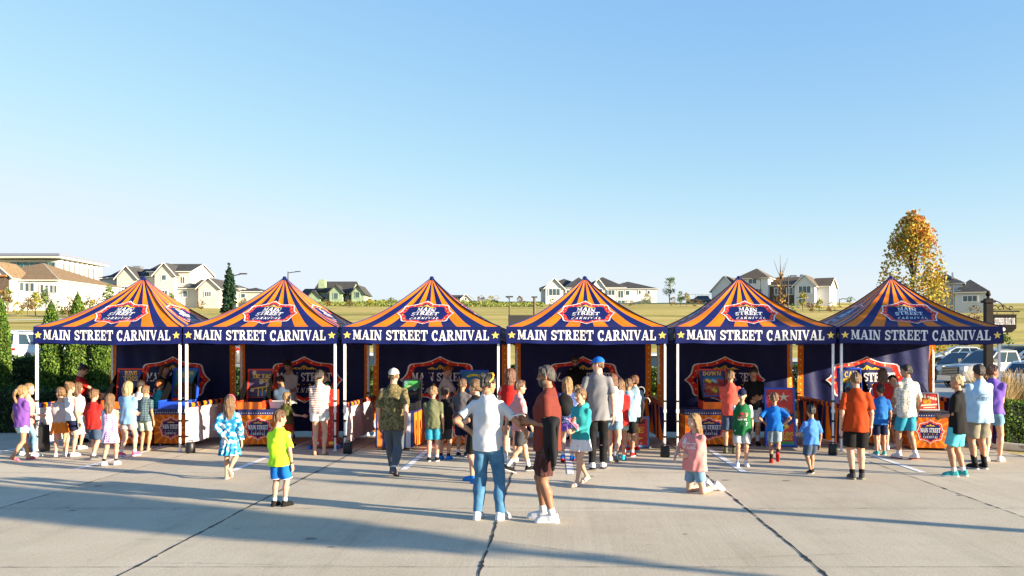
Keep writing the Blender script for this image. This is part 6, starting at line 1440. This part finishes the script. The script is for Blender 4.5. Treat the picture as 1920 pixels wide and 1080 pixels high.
# trees right of the picture whose long shadows cross the pavement and the last tent
tree('street_tree', 'street tree right of the picture, shading the rightmost tent', 21.5, 10.7, 0, 6.5, dict(t0=.64, r=lambda t, a: 1.2*math.sin(PI*min(1, max(.03, (t-.58)/.46)))**.6*(1+.2*math.sin(3*a)), clumps=50, cs=.05, limbs=20), LV['maple'], 1700, .20, 201, tr=.10)
tree('street_tree', 'street tree right of the picture, throwing the long shadow over the foreground', 17.3, 1.15, 0, 6.7, dict(t0=.62, r=lambda t, a: .72*math.sin(PI*min(1, max(.03, (t-.58)/.45)))**.6*(1+.2*math.sin(3*a)), clumps=60, cs=.05, limbs=20), LV['green'], 5600, .20, 202, tr=.13)
# ---------------------------------------------------------------- houses on the hill
ROOF = mat('grey_shingles', (.062, .060, .060), .9, .25, 3, .5, 14, spec=.1); ROOFT = mat('tan_shingles', (.21, .145, .085), .9, .25, 3, .5, 14, spec=.1); ROOFB = mat('brown_shingles', (.13, .10, .075), .9, .25, 3, .5, 14, spec=.1)
WALLW = mat('white_siding', (.58, .57, .55), .8, .05, .6, spec=.15); WALLC = mat('cream_siding', (.50, .475, .42), .8, .06, .6, spec=.15); WALLG = mat('grey_white_siding', (.60, .60, .59), .8, .06, .6, spec=.15); SHEATH = mat('green_sheathing', (.27, .35, .23), .75, .14, 1.5, spec=.15)
TRIM = mat('white_trim', (.74, .73, .70), .6, .04); DARKT = mat('dark_trim', (.03, .03, .032), .6, .1); HGL = mat('house_glass', (.05, .085, .10), .12, .3, .5, spec=.6); TIMB = mat('timber', (.36, .16, .05), .8, .2, 4); SHADE = mat('porch_shade_brown', (.10, .075, .055), .9, .2, 2)  # SHADE: porch shade put into a dark brown colour
def house(label, px0, px1, yb, Y, blocks, wins, wall, roof, rot=0, wtrim=TRIM, extras=None):
    s = Y/F; pc = (px0+px1)/2; X0 = (pc-CX)*s; zb = HC+(CY-yb)*s; zb0 = min(zb, float(hz(X0, Y)))-.4
    T = thing('house', label, 'house', (X0, Y, zb0), R(rot), 'houses on the far hill'); kx = 1/math.cos(R(rot))
    lx = lambda p: (p-pc)*s*kx; lz = lambda y: HC+(CY-y)*s-zb0
    W = MB(); Rf = MB()
    for b in blocks:
        x0, x1, ye, yr, ty = b['x0'], b['x1'], b['ye'], b['yr'], b.get('t', 'gs'); d = b.get('d', 9); fy = b.get('f', 0); ov = .35
        a0, a1 = lx(x0), lx(x1); e, r = lz(ye), lz(yr); zb_ = lz(b['yb']) if 'yb' in b else -.3; wl = b.get('wall', wall); rf = b.get('roof', roof)
        def q(*p, m=wl, mb=W): mb.poly(p, m)
        q((a0, fy, zb_), (a1, fy, zb_), (a1, fy, e), (a0, fy, e)); q((a1, fy, zb_), (a1, fy+d, zb_), (a1, fy+d, e), (a1, fy, e)); q((a0, fy+d, zb_), (a0, fy, zb_), (a0, fy, e), (a0, fy+d, e)); q((a1, fy+d, zb_), (a0, fy+d, zb_), (a0, fy+d, e), (a1, fy+d, e))
        if 'yb' in b: q((a0, fy, zb_), (a0, fy+d, zb_), (a1, fy+d, zb_), (a1, fy, zb_))
        th = .16
        def slab(P):
            n = (Vector(P[1])-Vector(P[0])).cross(Vector(P[2])-Vector(P[0])).normalized(); n = n if n.z > 0 else -n
            U = [Vector(p)+n*.02 for p in P]; V = [p+n*th for p in U]; k = len(P)
            Rf.poly(V, rf)
            for i in range(k): Rf.poly([U[i], U[(i+1) % k], V[(i+1) % k], V[i]], TRIM if wtrim is TRIM else rf)
            Rf.poly(U[::-1], rf)
        xm = (a0+a1)/2
        if ty == 'gf':
            q((a0, fy, e), (a1, fy, e), (xm, fy, r)); q((a1, fy+d, e), (a0, fy+d, e), (xm, fy+d, r))
            k = (r-e)/((a1-a0)/2)*ov
            slab([(a0-ov, fy-ov, e-k), (xm, fy-ov, r), (xm, fy+d, r), (a0-ov, fy+d, e-k)]); slab([(a1+ov, fy+d, e-k), (xm, fy+d, r), (xm, fy-ov, r), (a1+ov, fy-ov, e-k)])
        elif ty == 'gs':
            ym = fy+d/2; k = (r-e)/(d/2)*ov
            q((a1, fy, e), (a1, fy+d, e), (a1, ym, r)); q((a0, fy+d, e), (a0, fy, e), (a0, ym, r))
            slab([(a0-ov, fy-ov, e-k), (a1+ov, fy-ov, e-k), (a1+ov, ym, r), (a0-ov, ym, r)]); slab([(a1+ov, fy+d+ov, e-k), (a0-ov, fy+d+ov, e-k), (a0-ov, ym, r), (a1+ov, ym, r)])
        elif ty == 'hip':
            w_ = a1-a0; hi = min(d/2, w_/2-.05)*b.get('hk', 1); ym = fy+d/2; k = 0
            A, B, Cc, D = (a0-ov, fy-ov, e), (a1+ov, fy-ov, e), (a1+ov, fy+d+ov, e), (a0-ov, fy+d+ov, e); P1, P2 = (a0+hi, ym, r), (a1-hi, ym, r)
            slab([A, B, P2, P1]); slab([B, Cc, P2]); slab([Cc, D, P1, P2]); slab([D, A, P1])
        elif ty == 'flat': Rf.box((xm, fy+d/2-.6, e+.25), (a1-a0+2.2, d+3.0, .5), rf)
    W.build('wall', T); ro = Rf.build('roof', T)
    for w_ in wins:
        x0, x1, y0, y1, fy = w_[:5]; n = w_[5] if len(w_) > 5 else 1
        a0, a1, z1, z0 = lx(x0), lx(x1), lz(y0), lz(y1); m = MB(); m.box(((a0+a1)/2, fy-.03, (z0+z1)/2), (a1-a0+.24, .10, z1-z0+.24), wtrim)
        wo = m.build('window', T); g = MB()
        for i in range(n):
            p0 = a0+(a1-a0)*i/n+.04; p1 = a0+(a1-a0)*(i+1)/n-.04; g.poly([(p0, fy-.085, z0), (p1, fy-.085, z0), (p1, fy-.085, z1), (p0, fy-.085, z1)], HGL)
        g.build('pane', wo)
    if extras: extras(T, lx, lz, ro)
    return T
B = lambda x0, x1, ye, yr, t='gs', **k: dict(x0=x0, x1=x1, ye=ye, yr=yr, t=t, **k)
def porch(T, lx, lz, ro):
    m = MB(); x0, x1 = lx(-6), lx(30)
    m.poly([(x0, -1.64, lz(519)), (x1, -1.64, lz(519)), (x1, -1.64, lz(546)), (x0, -1.64, lz(546))][::-1], SHADE); m.build('porch_shade_panel', T)  # flat dark panel on the gable, painted as the shaded porch inside
    t = MB(); t.tube([(lx(-10), -1.9, lz(519)), (lx(28), -1.9, lz(519))], .17, TIMB, 6); t.tube([(lx(4), -1.9, lz(519)), (lx(4), -1.9, lz(499))], .14, TIMB, 6); t.tube([(lx(4), -1.9, lz(517)), (lx(13), -1.9, lz(508))], .12, TIMB, 6); t.tube([(lx(4), -1.9, lz(517)), (lx(-4), -1.9, lz(508))], .12, TIMB, 6); t.build('porch_truss', T)
    k = MB(); k.box((lx(10), -2.4, lz(549)), (lx(36)-lx(-20), 2.0, .3), TIMB); k.build('deck', T)
house('tan roofed white house with a timber porch at the far left', -70, 110, 572, 128, [B(-90, 109, 527, 484, 'hip', d=19, roof=ROOFT), B(-30, 34, 521, 493, 'gf', d=5, f=-1.6, roof=ROOFT)], [(37.5, 45, 530, 545, 0), (47.5, 55, 531, 546, 0), (57, 64.5, 531, 546, 0), (76, 82, 534, 548, 0), (85, 91, 535, 549, 0), (94, 100, 535, 549, 0), (102, 107, 536, 549, 0)], WALLW, ROOFT, 0, extras=porch)
# finned modern building
def finned():
    Y = 172; s = Y/F; X0, X1 = (-10-CX)*s, (110-CX)*s; z0 = float(hz(X1, Y))-.5; zt = HC+(CY-487)*s-z0
    T = thing('office_building', 'modern white building with tall vertical fins and a glass front under a flat roof', 'building', (X1, Y, z0), 0)
    D = 15.5; w_ = X1-X0; m = MB(); m.box((-w_/2, D/2, zt/2), (w_, D, zt), WALLW); m.build('wall', T)
    m = MB(); m.box((-w_/2+.3, D/2-.6, zt+.75), (w_+2.6, D+4, .5), mat('slate_blue_roof', (.16, .18, .24), .6, .1)); m.box((-w_/2+.3, D/2-.6, zt+.35), (w_+2.2, D+3.6, .3), TRIM); m.build('roof', T)
    g = MB(); g.poly([(-9.5, -.05, zt-4.6), (-.6, -.05, zt-4.6), (-.6, -.05, zt-.5), (-9.5, -.05, zt-.5)], mat('teal_glass', (.04, .13, .15), .12, .3, .3, spec=.6)); w2 = g.build('window', T)
    b = MB()
    for i in range(8): b.box((-9.3+1.22*i, -.14, zt-2.5), (.09, .1, 4.0), STEEL)
    b.build('mullion', w2)
    for i in range(9):
        f = MB(); f.box((.24, .4+i*1.85, zt/2), (.48, .60, zt-.1), WALLG); f.build('fin', T)
        if i < 8:
            g = MB(); g.poly([(.03, .72+i*1.85, 1), (.03, 1.93+i*1.85, 1), (.03, 1.93+i*1.85, zt-.6), (.03, .72+i*1.85, zt-.6)], GLASS); g.build('window', T)
finned()
def chim(x0, x1, y0, y1, d, m=None):
    def f(T, lx, lz, ro):
        a = MB(); a.box(((lx(x0)+lx(x1))/2, d, (lz(y0)+lz(y1))/2), (lx(x1)-lx(x0), 1.4, lz(y0)-lz(y1)), m or STEEL); a.build('chimney', ro)
    return f
house('large cream house with a tall central gable left of the dark spruce', 178, 412, 564, 150, [B(178, 224, 522, 507, 'hip', d=9, f=1.5, wall=WALLG), B(200, 246, 520, 501, 'gs', d=10, f=1), B(219, 256, 521, 500, 'gf', d=8), B(240, 284, 517, 500, 'gs', d=9, f=2), B(272, 350, 508, 490, 'gs', d=10, f=1.5), B(290, 327, 515, 494, 'gf', d=7), B(327, 374, 540, 521, 'gs', d=10, f=1.15), B(372, 411, 540, 522, 'gf', d=9, f=0)],
      [(188, 191, 533, 538, 1.5), (193, 196, 533, 538, 1.5), (182, 184, 536, 546, 1.5), (303, 312, 516, 525, 0), (304, 314, 545, 556, 0, 2), (331, 340, 518, 530, 1.5, 2), (228, 245, 538, 546, 0, 3), (384, 396, 547, 556, 0, 3), (338, 346, 545, 556, 1.15)], WALLC, ROOF, 0, extras=chim(221, 235, 493, 507, 6))
house('low cream house with dark hip roofs right of the dark spruce', 408, 492, 566, 185, [B(408, 446, 541, 532, 'hip', d=8, f=1), B(440, 491, 548, 538, 'hip', d=10)], [(416, 421, 545, 556, 1), (452, 460, 551, 558, 0)], WALLC, ROOF, 0)
house('half built house in green sheathing with three front gables', 562, 688, 568, 195, [B(590, 657, 547, 526, 'gs', d=10), B(563, 592, 552, 540, 'gs', d=8, f=1), B(580, 604, 558, 546, 'gf', d=5, f=-1.5), B(622, 646, 549, 536, 'gf', d=6, f=-2), B(663, 686, 551, 536.5, 'gf', d=7, f=-2), B(644, 668, 553, 544, 'gs', d=6, f=0)], [(606, 618, 551, 561, 0, 2), (630, 638, 551, 561, -2), (670, 678, 549, 559, -2), (648, 654, 555, 563, 0)], SHEATH, ROOF, 0, wtrim=SHEATH, extras=chim(600, 612, 525, 541, -.6, SHEATH))
house('small white gabled house on the ridge right of the third tent roof', 838, 890, 569, 225, [B(838, 872, 563, 552.5, 'gs', d=9), B(860, 889, 566, 553, 'gf', d=8, f=-1)], [(872, 876, 559, 564, -1)], WALLW, ROOF, 0)
house('long white house with dark grey roofs behind the fourth tent', 1014, 1234, 578, 185, [B(1014, 1102, 541, 520, 'hip', d=10, f=1), B(1023, 1056, 540, 523, 'gf', d=7, f=-.5), B(1094, 1172, 540, 516.5, 'hip', d=12, f=.6), B(1130, 1232, 542.5, 526, 'hip', d=11, f=.4), B(1110, 1134, 540, 524, 'gf', d=5, f=-.4), B(1060, 1112, 541, 519, 'hip', d=7, f=.2)],
      [(1029, 1050, 542, 554, -.5, 3), (1134, 1153, 544, 553, .4, 3), (1159, 1169, 545, 558, .4, 2), (1173, 1181, 545, 553, .4), (1197.5, 1202, 544.5, 551, .4), (1214, 1219, 545, 551, .4), (1062, 1072, 544, 553, .2, 2), (1158, 1172, 563, 573, .4, 2), (1116, 1129, 542, 549, -.4)], WALLW, ROOF, 0)
house('grey white house with a tall hip roofed tower behind the fifth tent', 1337, 1540, 580, 165, [B(1339, 1384, 541, 514, 'gf', d=9, f=1.5), B(1372, 1410, 536, 516, 'gs', d=9, f=4), B(1387, 1440, 522, 501, 'hip', d=7, f=0), B(1434, 1490, 535, 518, 'gs', d=9, f=1.5, wall=SHADE, roof=ROOFB), B(1486, 1518, 538, 520, 'gf', d=7, f=-1.5), B(1512, 1538, 539, 523, 'gs', d=7, f=1)],
      [(1407, 1421, 522.5, 531, 0, 2), (1412, 1431, 541, 553, 0, 3), (1493, 1512, 540, 552, -1.5, 3), (1493, 1504, 563, 573, -1.5, 2), (1448, 1458, 540, 552, 1.5, 2), (1468, 1478, 540, 552, 1.5, 2)], WALLG, ROOFB, -27, extras=chim(1488, 1493, 515, 524, 3))
house('white house with two dark hip roofs beside the street sign', 1752, 1848, 600, 128, [B(1752, 1804, 532, 509, 'hip', d=10, f=1), B(1792, 1842, 551, 523, 'hip', d=11, f=-1), B(1756, 1796, 547, 543, 'hip', d=3, f=-.4, yb=546.5)], [(1773, 1781, 535, 543, 1, 2), (1804, 1826, 556, 566, -1, 3), (1764, 1778, 550, 560, 1, 2)], WALLW, ROOF, -24, extras=chim(1787, 1790, 508, 520, 3, TRIM))

# ---------------------------------------------------------------- vehicles
TYRE = mat('tyre_rubber', (.014, .014, .015), .85, .2, 20); RIM = mat('alloy_rim', (.45, .45, .47), .3, .1, 8, metal=.8); LAMPR = mat('red_lamp', (.38, .008, .008), .2, .2, 12); LAMPW = mat('clear_lamp', (.62, .64, .66), .12, .1, 12); CHROME = mat('chrome', (.62, .63, .65), .15, .05, 5, metal=1); PLATE = mat('licence_plate', (.55, .57, .6), .5, .2, 30)
PAINT = {k: mat('paint_'+k, c, .25, .03, 2, spec=.5, coat=.6) for k, c in dict(white=(.72, .73, .74), silver=(.30, .29, .27), black=(.012, .013, .015), grey=(.09, .095, .10), blue=(.03, .06, .12)).items()}
def car(label, X, Y, rz, paint, kind='suv', z=None, sc=1.0, group='parked cars'):
    z = float(hz(X, Y))+.004 if z is None else z
    T = thing('parked_car' if kind != 'pickup' else 'pickup_truck', label, 'car' if kind != 'pickup' else 'pickup truck', (X, Y, z), R(rz), group); p = PAINT[paint]
    K = dict(suv=dict(L=4.8, w=.95, belt=1.10, hood=1.05, roof=1.73, cab=(-2.25, 1.05), top=(-1.85, .25), wh=.36, ax=(-1.42, 1.46)), sedan=dict(L=4.7, w=.92, belt=.95, hood=.92, roof=1.45, cab=(-1.75, 1.15), top=(-1.05, .25), wh=.33, ax=(-1.35, 1.40)), pickup=dict(L=5.8, w=1.0, belt=1.22, hood=1.22, roof=1.90, cab=(-.85, 1.45), top=(-.70, .55), wh=.41, ax=(-1.80, 1.85)))[kind]
    L, w_, hb = K['L'], K['w'], K['belt']; y0, y1 = -L/2, L/2
    # lower body: stations from tail to nose
    st = [(y0, .86, .62, hb*.82), (y0+.06, .94, .42, hb*.95), (y0+.35, 1, .30, hb), (y0+L*.25, 1, .26, hb), (y0+L*.5, 1, .26, hb), (K['cab'][1]-.1, 1, .26, hb*.99), (K['cab'][1]+.3, .985, .26, K['hood']*.985), (y1-.55, .96, .27, K['hood']*.93), (y1-.15, .88, .32, K['hood']*.86), (y1, .78, .45, K['hood']*.70)]
    rows = []
    for y, k, zb, zt in st:
        a = w_*k; zm = (zb+zt)*.55
        rows.append([(-a*.86, y, zb), (-a*.98, y, zb+.10), (-a, y, zm), (-a*.97, y, zt-.08), (-a*.88, y, zt), (0, y, zt+.02), (a*.88, y, zt), (a*.97, y, zt-.08), (a, y, zm), (a*.98, y, zb+.10), (a*.86, y, zb)])
    b = MB(); b.grid(rows, p, True, True); b.poly(rows[0][::-1], p); b.poly(rows[-1], p)
    # cabin
    c0, c1 = K['cab']; t0, t1 = K['top']; wb, wt, zr = w_*.93, w_*.74, K['roof']; zb = hb-.02
    rf = [[(sx*wt*k, y, zr+.045*(1-abs(sx)**2)-(.05 if j in (0, 3) else 0)) for sx in (-1, -.6, 0, .6, 1)] for j, (y, k) in enumerate(((t0, .96), (t0+.25, 1), (t1-.25, 1), (t1, .96)))]
    b.grid(rf, p, True)
    Bq = [(-wb, c0, zb), (wb, c0, zb), (wb, c1, zb), (-wb, c1, zb)]; Tq = [(-wt, t0, zr-.05), (wt, t0, zr-.05), (wt, t1, zr-.05), (-wt, t1, zr-.05)]
    for i in range(4): j = (i+1) % 4; b.poly([Bq[i], Bq[j], Tq[j], Tq[i]], p)
    b.box((0, y0+.02, .50), (w_*1.80, .16, .26), p if kind != 'pickup' else CHROME); b.box((0, y1-.06, .48), (w_*1.66, .20, .26), p if kind != 'pickup' else CHROME)
    if kind == 'pickup':
        for sx in (-1, 1): b.box((sx*w_*.93, (y0+c0)/2+.03, hb+.02), (.13, c0-y0-.1, .06), p)
        b.box((0, (y0+c0)/2, hb+.026), (w_*1.7, c0-y0-.2, .02), BLACK)
    b.build('body', T)
    def pane(i, u0, u1, v0, v1, off=.012):
        j = (i+1) % 4; A, Bb, Cc, D = [Vector(q) for q in (Bq[i], Bq[j], Tq[j], Tq[i])]; n = (Bb-A).cross(D-A).normalized()
        g = lambda u, v: (A*(1-u)+Bb*u)*(1-v)+(D*(1-u)+Cc*u)*v+n*off
        m = MB(); m.poly([g(u0, v0), g(u1, v0), g(u1, v1), g(u0, v1)], GLASS); m.build('window', T)
    pane(0, .07, .93, .10, .90); pane(2, .06, .94, .06, .94)
    for i in (1, 3):
        cuts = (.08, .36, .40, .66, .70, .92) if kind != 'pickup' else (.06, .46, .50, .94)
        if i == 3: cuts = tuple(1-c for c in cuts[::-1])
        for q in range(0, len(cuts), 2): pane(i, cuts[q], cuts[q+1], .10, .88)
    for sx in (-1, 1):
        for ya in K['ax']:
            ww = MB(); ax = Matrix.Rotation(R(90), 3, 'Y'); r = K['wh']
            ww.lathe([(r*.62, -.11), (r*.94, -.115), (r, -.07), (r, .07), (r*.94, .115), (r*.62, .11)], TYRE, (sx*(w_-.10), ya, r), 18, ax)
            wo = ww.build('wheel', T); rm = MB(); rm.lathe([(0, .10), (r*.2, .105), (r*.55, .075), (r*.64, .10)], RIM, (sx*(w_-.10), ya, r), 18, ax if sx > 0 else Matrix.Rotation(R(-90), 3, 'Y')); rm.build('rim', wo)
            ar = MB(); ar.lathe([(r*1.02, w_*.03), (r*1.22, w_*.03)], BLACK, (sx*(w_*.975), ya, r), 18, ax if sx > 0 else Matrix.Rotation(R(-90), 3, 'Y')); ar.build('wheel_arch', T)
        t = MB(); 
        if kind == 'pickup': t.box((sx*w_*.90, y0+.02, hb-.22), (.16, .10, .40), LAMPR)
        else: t.box((sx*w_*.70, y0-.005, hb-.17), (.52, .16, .11), LAMPR)
        t.build('tail_light', T)
        h = MB(); h.box((sx*w_*.70, y1-.14, K['hood']*.78), (.34, .22, .17 if kind != 'pickup' else .24), LAMPW); h.build('headlight', T)
        mm = MB(); mm.box((sx*(w_+.12), c1-.38, hb+.12), (.20, .12, .19 if kind == 'pickup' else .15), p if kind != 'pickup' else CHROME); mm.build('mirror', T)
    g = MB(); g.box((0, y1-.03, K['hood']*.68), (w_*1.05, .12, .24 if kind != 'pickup' else .42), BLACK)
    if kind == 'pickup':
        for k in range(5): g.box((0, y1+.035, K['hood']*.68-.16+.08*k), (w_*1.0, .02, .018), CHROME)
    g.build('grille', T)
    l = MB(); l.box((0, y0-.09, .66), (.32, .02, .16), PLATE); l.build('licence_plate', T)
    if kind == 'suv':
        m = MB(); m.box((0, t0-.06, zr-.05), (wt*1.7, .28, .05), p); m.build('spoiler', T)
    return T
car('white sport utility car seen from behind at the left edge, over the dark hedge', (43-CX)*41/F, 41, 3, 'white', 'suv')
car('white pickup truck behind the white sport utility car', (42-CX)*47.5/F, 47.5, 4, 'white', 'pickup')
car('dark car cut by the conifer at the left edge', (-16-CX)*45/F, 45, 2, 'black', 'suv')
car('white car glimpsed between the first conifers', (186-CX)*41/F, 41, 0, 'white', 'suv')
car('white car glimpsed between the second and third tents', (694-CX)*40/F, 40, 0, 'white', 'suv')
car('white car glimpsed between the fourth and fifth tents', (1221-CX)*40/F, 40, 0, 'white', 'suv')
car('white car glimpsed between the fifth and sixth tents', (1490-CX)*42/F, 42, 0, 'white', 'sedan')
car('grey car glimpsed between the first and second tents', (446-CX)*41/F, 41, 0, 'grey', 'suv')
car('silver pickup truck facing left behind the street sign post', (1864-CX)*45/F, 45, 111, 'silver', 'pickup')
car('black sport utility car beyond the silver pickup truck', (1812-CX)*50/F, 50.5, 110, 'black', 'suv')
car('white car with red tail lights at the right edge behind the dry grass', (1948-CX)*36/F, 36, -48, 'white', 'sedan')
car('blue grey car in the far row at the right, nearest the sign post', (1885-CX)*57/F, 57, 75, 'grey', 'suv')
car('white car in the far row of the lot at the right edge', (1938-CX)*56/F, 56, 60, 'white', 'suv')
car('pale car roof in the far row just above the silver pickup truck', (1795-CX)*59/F, 59, 80, 'white', 'sedan')
car('dark car parked in the far right row behind the white roofs', (1925-CX)*50/F, 50, 70, 'black', 'sedan')
car('small grey car parked beside the long white house', (1310-CX)*178/F, 178, 80, 'grey', 'suv')

# ---------------------------------------------------------------- street sign, lamps, hydrant and other furniture
POSTM = mat('dark_brown_post', (.011, .008, .007), .6, .2, 6, spec=.15); SIGNB = mat('black_sign', (.007, .006, .006), .6, .1, 6, spec=.1)
def post(T, h, finial=True):
    m = MB(); m.box((0, 0, h/2), (.17, .17, h), POSTM); m.box((0, 0, .15), (.26, .26, .30), POSTM, taper=.9); m.build('post', T)
    m = MB(); m.box((0, 0, h+.02), (.26, .26, .06), POSTM); m.box((0, 0, h+.075), (.20, .20, .05), POSTM, taper=.7); m.build('post_cap', T)
    if finial:
        m = MB(); m.lathe([(.03, h+.10), (.04, h+.12), (.025, h+.14), (.055, h+.17), (.062, h+.20), (.045, h+.24), (.02, h+.28), (.01, h+.30), (0, h+.31)], POSTM, n=12); m.build('finial', T)
Yp = 22.0; sp = Yp/F
T = thing('street_sign', 'dark brown street sign post with a scrolled bracket and name board', 'street sign', ((1853-CX)*sp, Yp, .09), 0); hp = HC+(CY-567)*sp-.09; post(T, hp)
zx = lambda x, y: ((x-1853)*sp, HC+(CY-y)*sp-.09)
m = MB(); a, b = zx(1860, 584), zx(1911, 582); m.box(((a[0]+b[0])/2, 0, a[1]), (b[0]-a[0], .05, .035), POSTM)
pts = [(.13+.26*math.sin(t), 0, a[1]+.05+.24*math.cos(t)*.9) for t in np.linspace(-.2, PI/2, 8)]; m.tube([(p[0], 0, p[2]) for p in pts], .012, POSTM, 6)
for cx, r in ((.16, .085), (.30, .075), (.56, .06)): m.tube([(cx+r*(1-t/8)*math.cos(t), 0, a[1]+.08+r*(1-t/8)*math.sin(t)) for t in np.linspace(0, 6, 14)], .011, POSTM, 5)
m.tube([(.37, 0, a[1]+.17), (.45, 0, a[1]+.09), (.56, 0, a[1]+.04)], .012, POSTM, 5); m.build('bracket', T)
x0, z1 = zx(1862, 591); x1, z0 = zx(1905, 616); m = MB(); m.box(((x0+x1)/2, 0, (z0+z1)/2), (x1-x0, .04, z1-z0), SIGNB); m.box(((x0+x1)/2, 0, z1+.012), (x1-x0+.02, .05, .02), POSTM); m.poly([(x0, -.014, z0), (x1, -.014, z0), (x1-.12, -.014, z0-.10), (x0, -.014, z0-.10)][::-1], SIGNB); m.poly([(x0, .014, z0), (x1, .014, z0), (x1-.12, .014, z0-.10), (x0, .014, z0-.10)], SIGNB)
lay(m, text2d('STEPHEN HATZ DR', x0+.03, x1-.03, z0+.10, z1-.07, .10), lambda x, y, o: (x, -.020-o, y), WHITEP, .003)
lay(m, disc2d(zx(1881, 609)[0], z0-.02, .045, 10), lambda x, y, o: (x, -.020-o, y), WHITEP, .003); m.build('name_board', T)
for dx in (.1, .5): m = MB(); m.tube([(x0+dx, 0, z1), (x0+dx, 0, a[1])], .008, POSTM, 5); m.build('hanger', T)
T = thing('shadow_post', 'unseen dark wooden post added at the right to cast a long thin shadow', 'post', (13.3, 6.15, 0), 0); post(T, 3.6)  # out of view, added only to throw a stripe of shadow on the pavement
def lamp(px, ytop, Y, label, arm=.9, r=.07):
    s = Y/F; X = (px-CX)*s; z = float(hz(X, Y)); h = HC+(CY-ytop)*s-z; T = thing('lamp_post', label, 'lamp post', (X, Y, z), 0, 'distant lamp posts'); m = MB(); m.tube([(0, 0, 0), (0, 0, h)], [r*1.2, r*.7], DARKT, 8); m.build('pole', T); m = MB(); m.tube([(0, 0, h-.25), (arm, 0, h-.05)], r*.6, DARKT, 6); m.build('arm', T); m = MB(); m.box((arm+.3, 0, h-.02), (.8, .3, .14), DARKT); m.build('lamp_head', T)
lamp(540, 509, 150, 'thin lamp post behind the second tent peak', 1.4, .12); lamp(955, 556, 95, 'short lamp post left of the dark screen', -.3, .07); lamp(1427, 521, 100, 'lamp post in front of the hip roofed tower', -.9, .08); lamp(1478, 517, 105, 'lamp post right of the slim copper tree', .3, .08); lamp(1786, 532, 95, 'lamp post before the white house with two hip roofs', -.5, .08); lamp(1574, 560, 175, 'tiny far lamp post right of the grey white house', .5, .1); lamp(438, 513, 100, 'lamp post half hidden by the dark spruce', .8, .1)
s = 66/F; X = (982-CX)*s; T = thing('dark_screen', 'flat dark screen panel on posts above the gap between two tents', 'screen', (X, 66, float(hz(X, 66))), 0); zb = float(hz(X, 66)); z1 = HC+(CY-591)*s-zb; m = MB(); m.box((0, 0, z1-.55), (58*s, .12, 1.1), DARKT); m.build('screen_panel', T)
for dx in (-1.05, 1.05): m = MB(); m.tube([(dx, 0.12, 0), (dx, .12, z1)], .05, DARKT, 6); m.build('post', T)
s = 75/F; X = (1002-CX)*s; z = float(hz(X, 75)); T = thing('wooden_pole', 'short wooden pole rising behind the dark screen', 'pole', (X, 75, z), 0); m = MB(); m.tube([(0, 0, 0), (0, 0, HC+(CY-557)*s-z)], .11, mat('pole_wood', (.12, .09, .065), .9, .2, 4), 8); m.build('pole', T); m = MB(); m.box((0, 0, HC+(CY-557)*s-z), (.5, .12, .12), DARKT); m.build('crossbar', T)
s = 100/F; X, z = (8-CX)*s, float(hz((8-CX)*s, 100)); T = thing('fire_hydrant', 'small yellow fire hydrant on the grass at the left edge', 'hydrant', (X, 100, z), 0); HY = mat('hydrant_yellow', (.75, .42, .02), .5, .1); m = MB(); m.lathe([(0, 0), (.24, 0), (.24, .08), (.17, .10), (.17, .75), (.22, .78), (.20, .95), (.10, 1.05), (0, 1.08)], HY, n=12); m.build('hydrant_body', T)
for ax_ in (-1, 1): m = MB(); m.tube([(ax_*.1, 0, .6), (ax_*.3, 0, .6)], .09, HY, 8); m.build('outlet', T)
# chain fence on the ridge and a kerb path on the left field
s = 185/F; T = thing('chain_fence', 'thin tall chain fence on the ridge left of the grey white house', 'fence', ((1310-CX)*s, 185, float(hz(0, 185))), 0)
for k in range(6): m = MB(); m.tube([(-3.6+1.45*k, 0, 0), (-3.6+1.45*k, 0, HC+(CY-551)*s-float(hz(0, 185)))], .03, DARKT, 5); m.build('post', T)
zt = HC+(CY-552)*s-float(hz(0, 185))
m = MB(); m.tube([(-3.7, 0, zt), (3.7, 0, zt)], .025, DARKT, 5); m.tube([(-3.7, 0, zt*.5), (3.7, 0, zt*.5)], .015, DARKT, 5); m.build('rail', T)
PATHM = mat('pale_path', (.52, .49, .43), .9, .1, 2, spec=.05); a = MB(); pts = [(-92, 84, .12), (-70, 82, .12), (-58, 86, .12), (-48, 94, .12), (-42, 104, .12)]
a.grid([[(x, y, float(hz(x, y))+.32) for y in (y0, y0+3.0)] for x, y0 in [(p[0], p[1]) for p in pts]], PATHM, False); tag(a.build('path'), kind='structure')
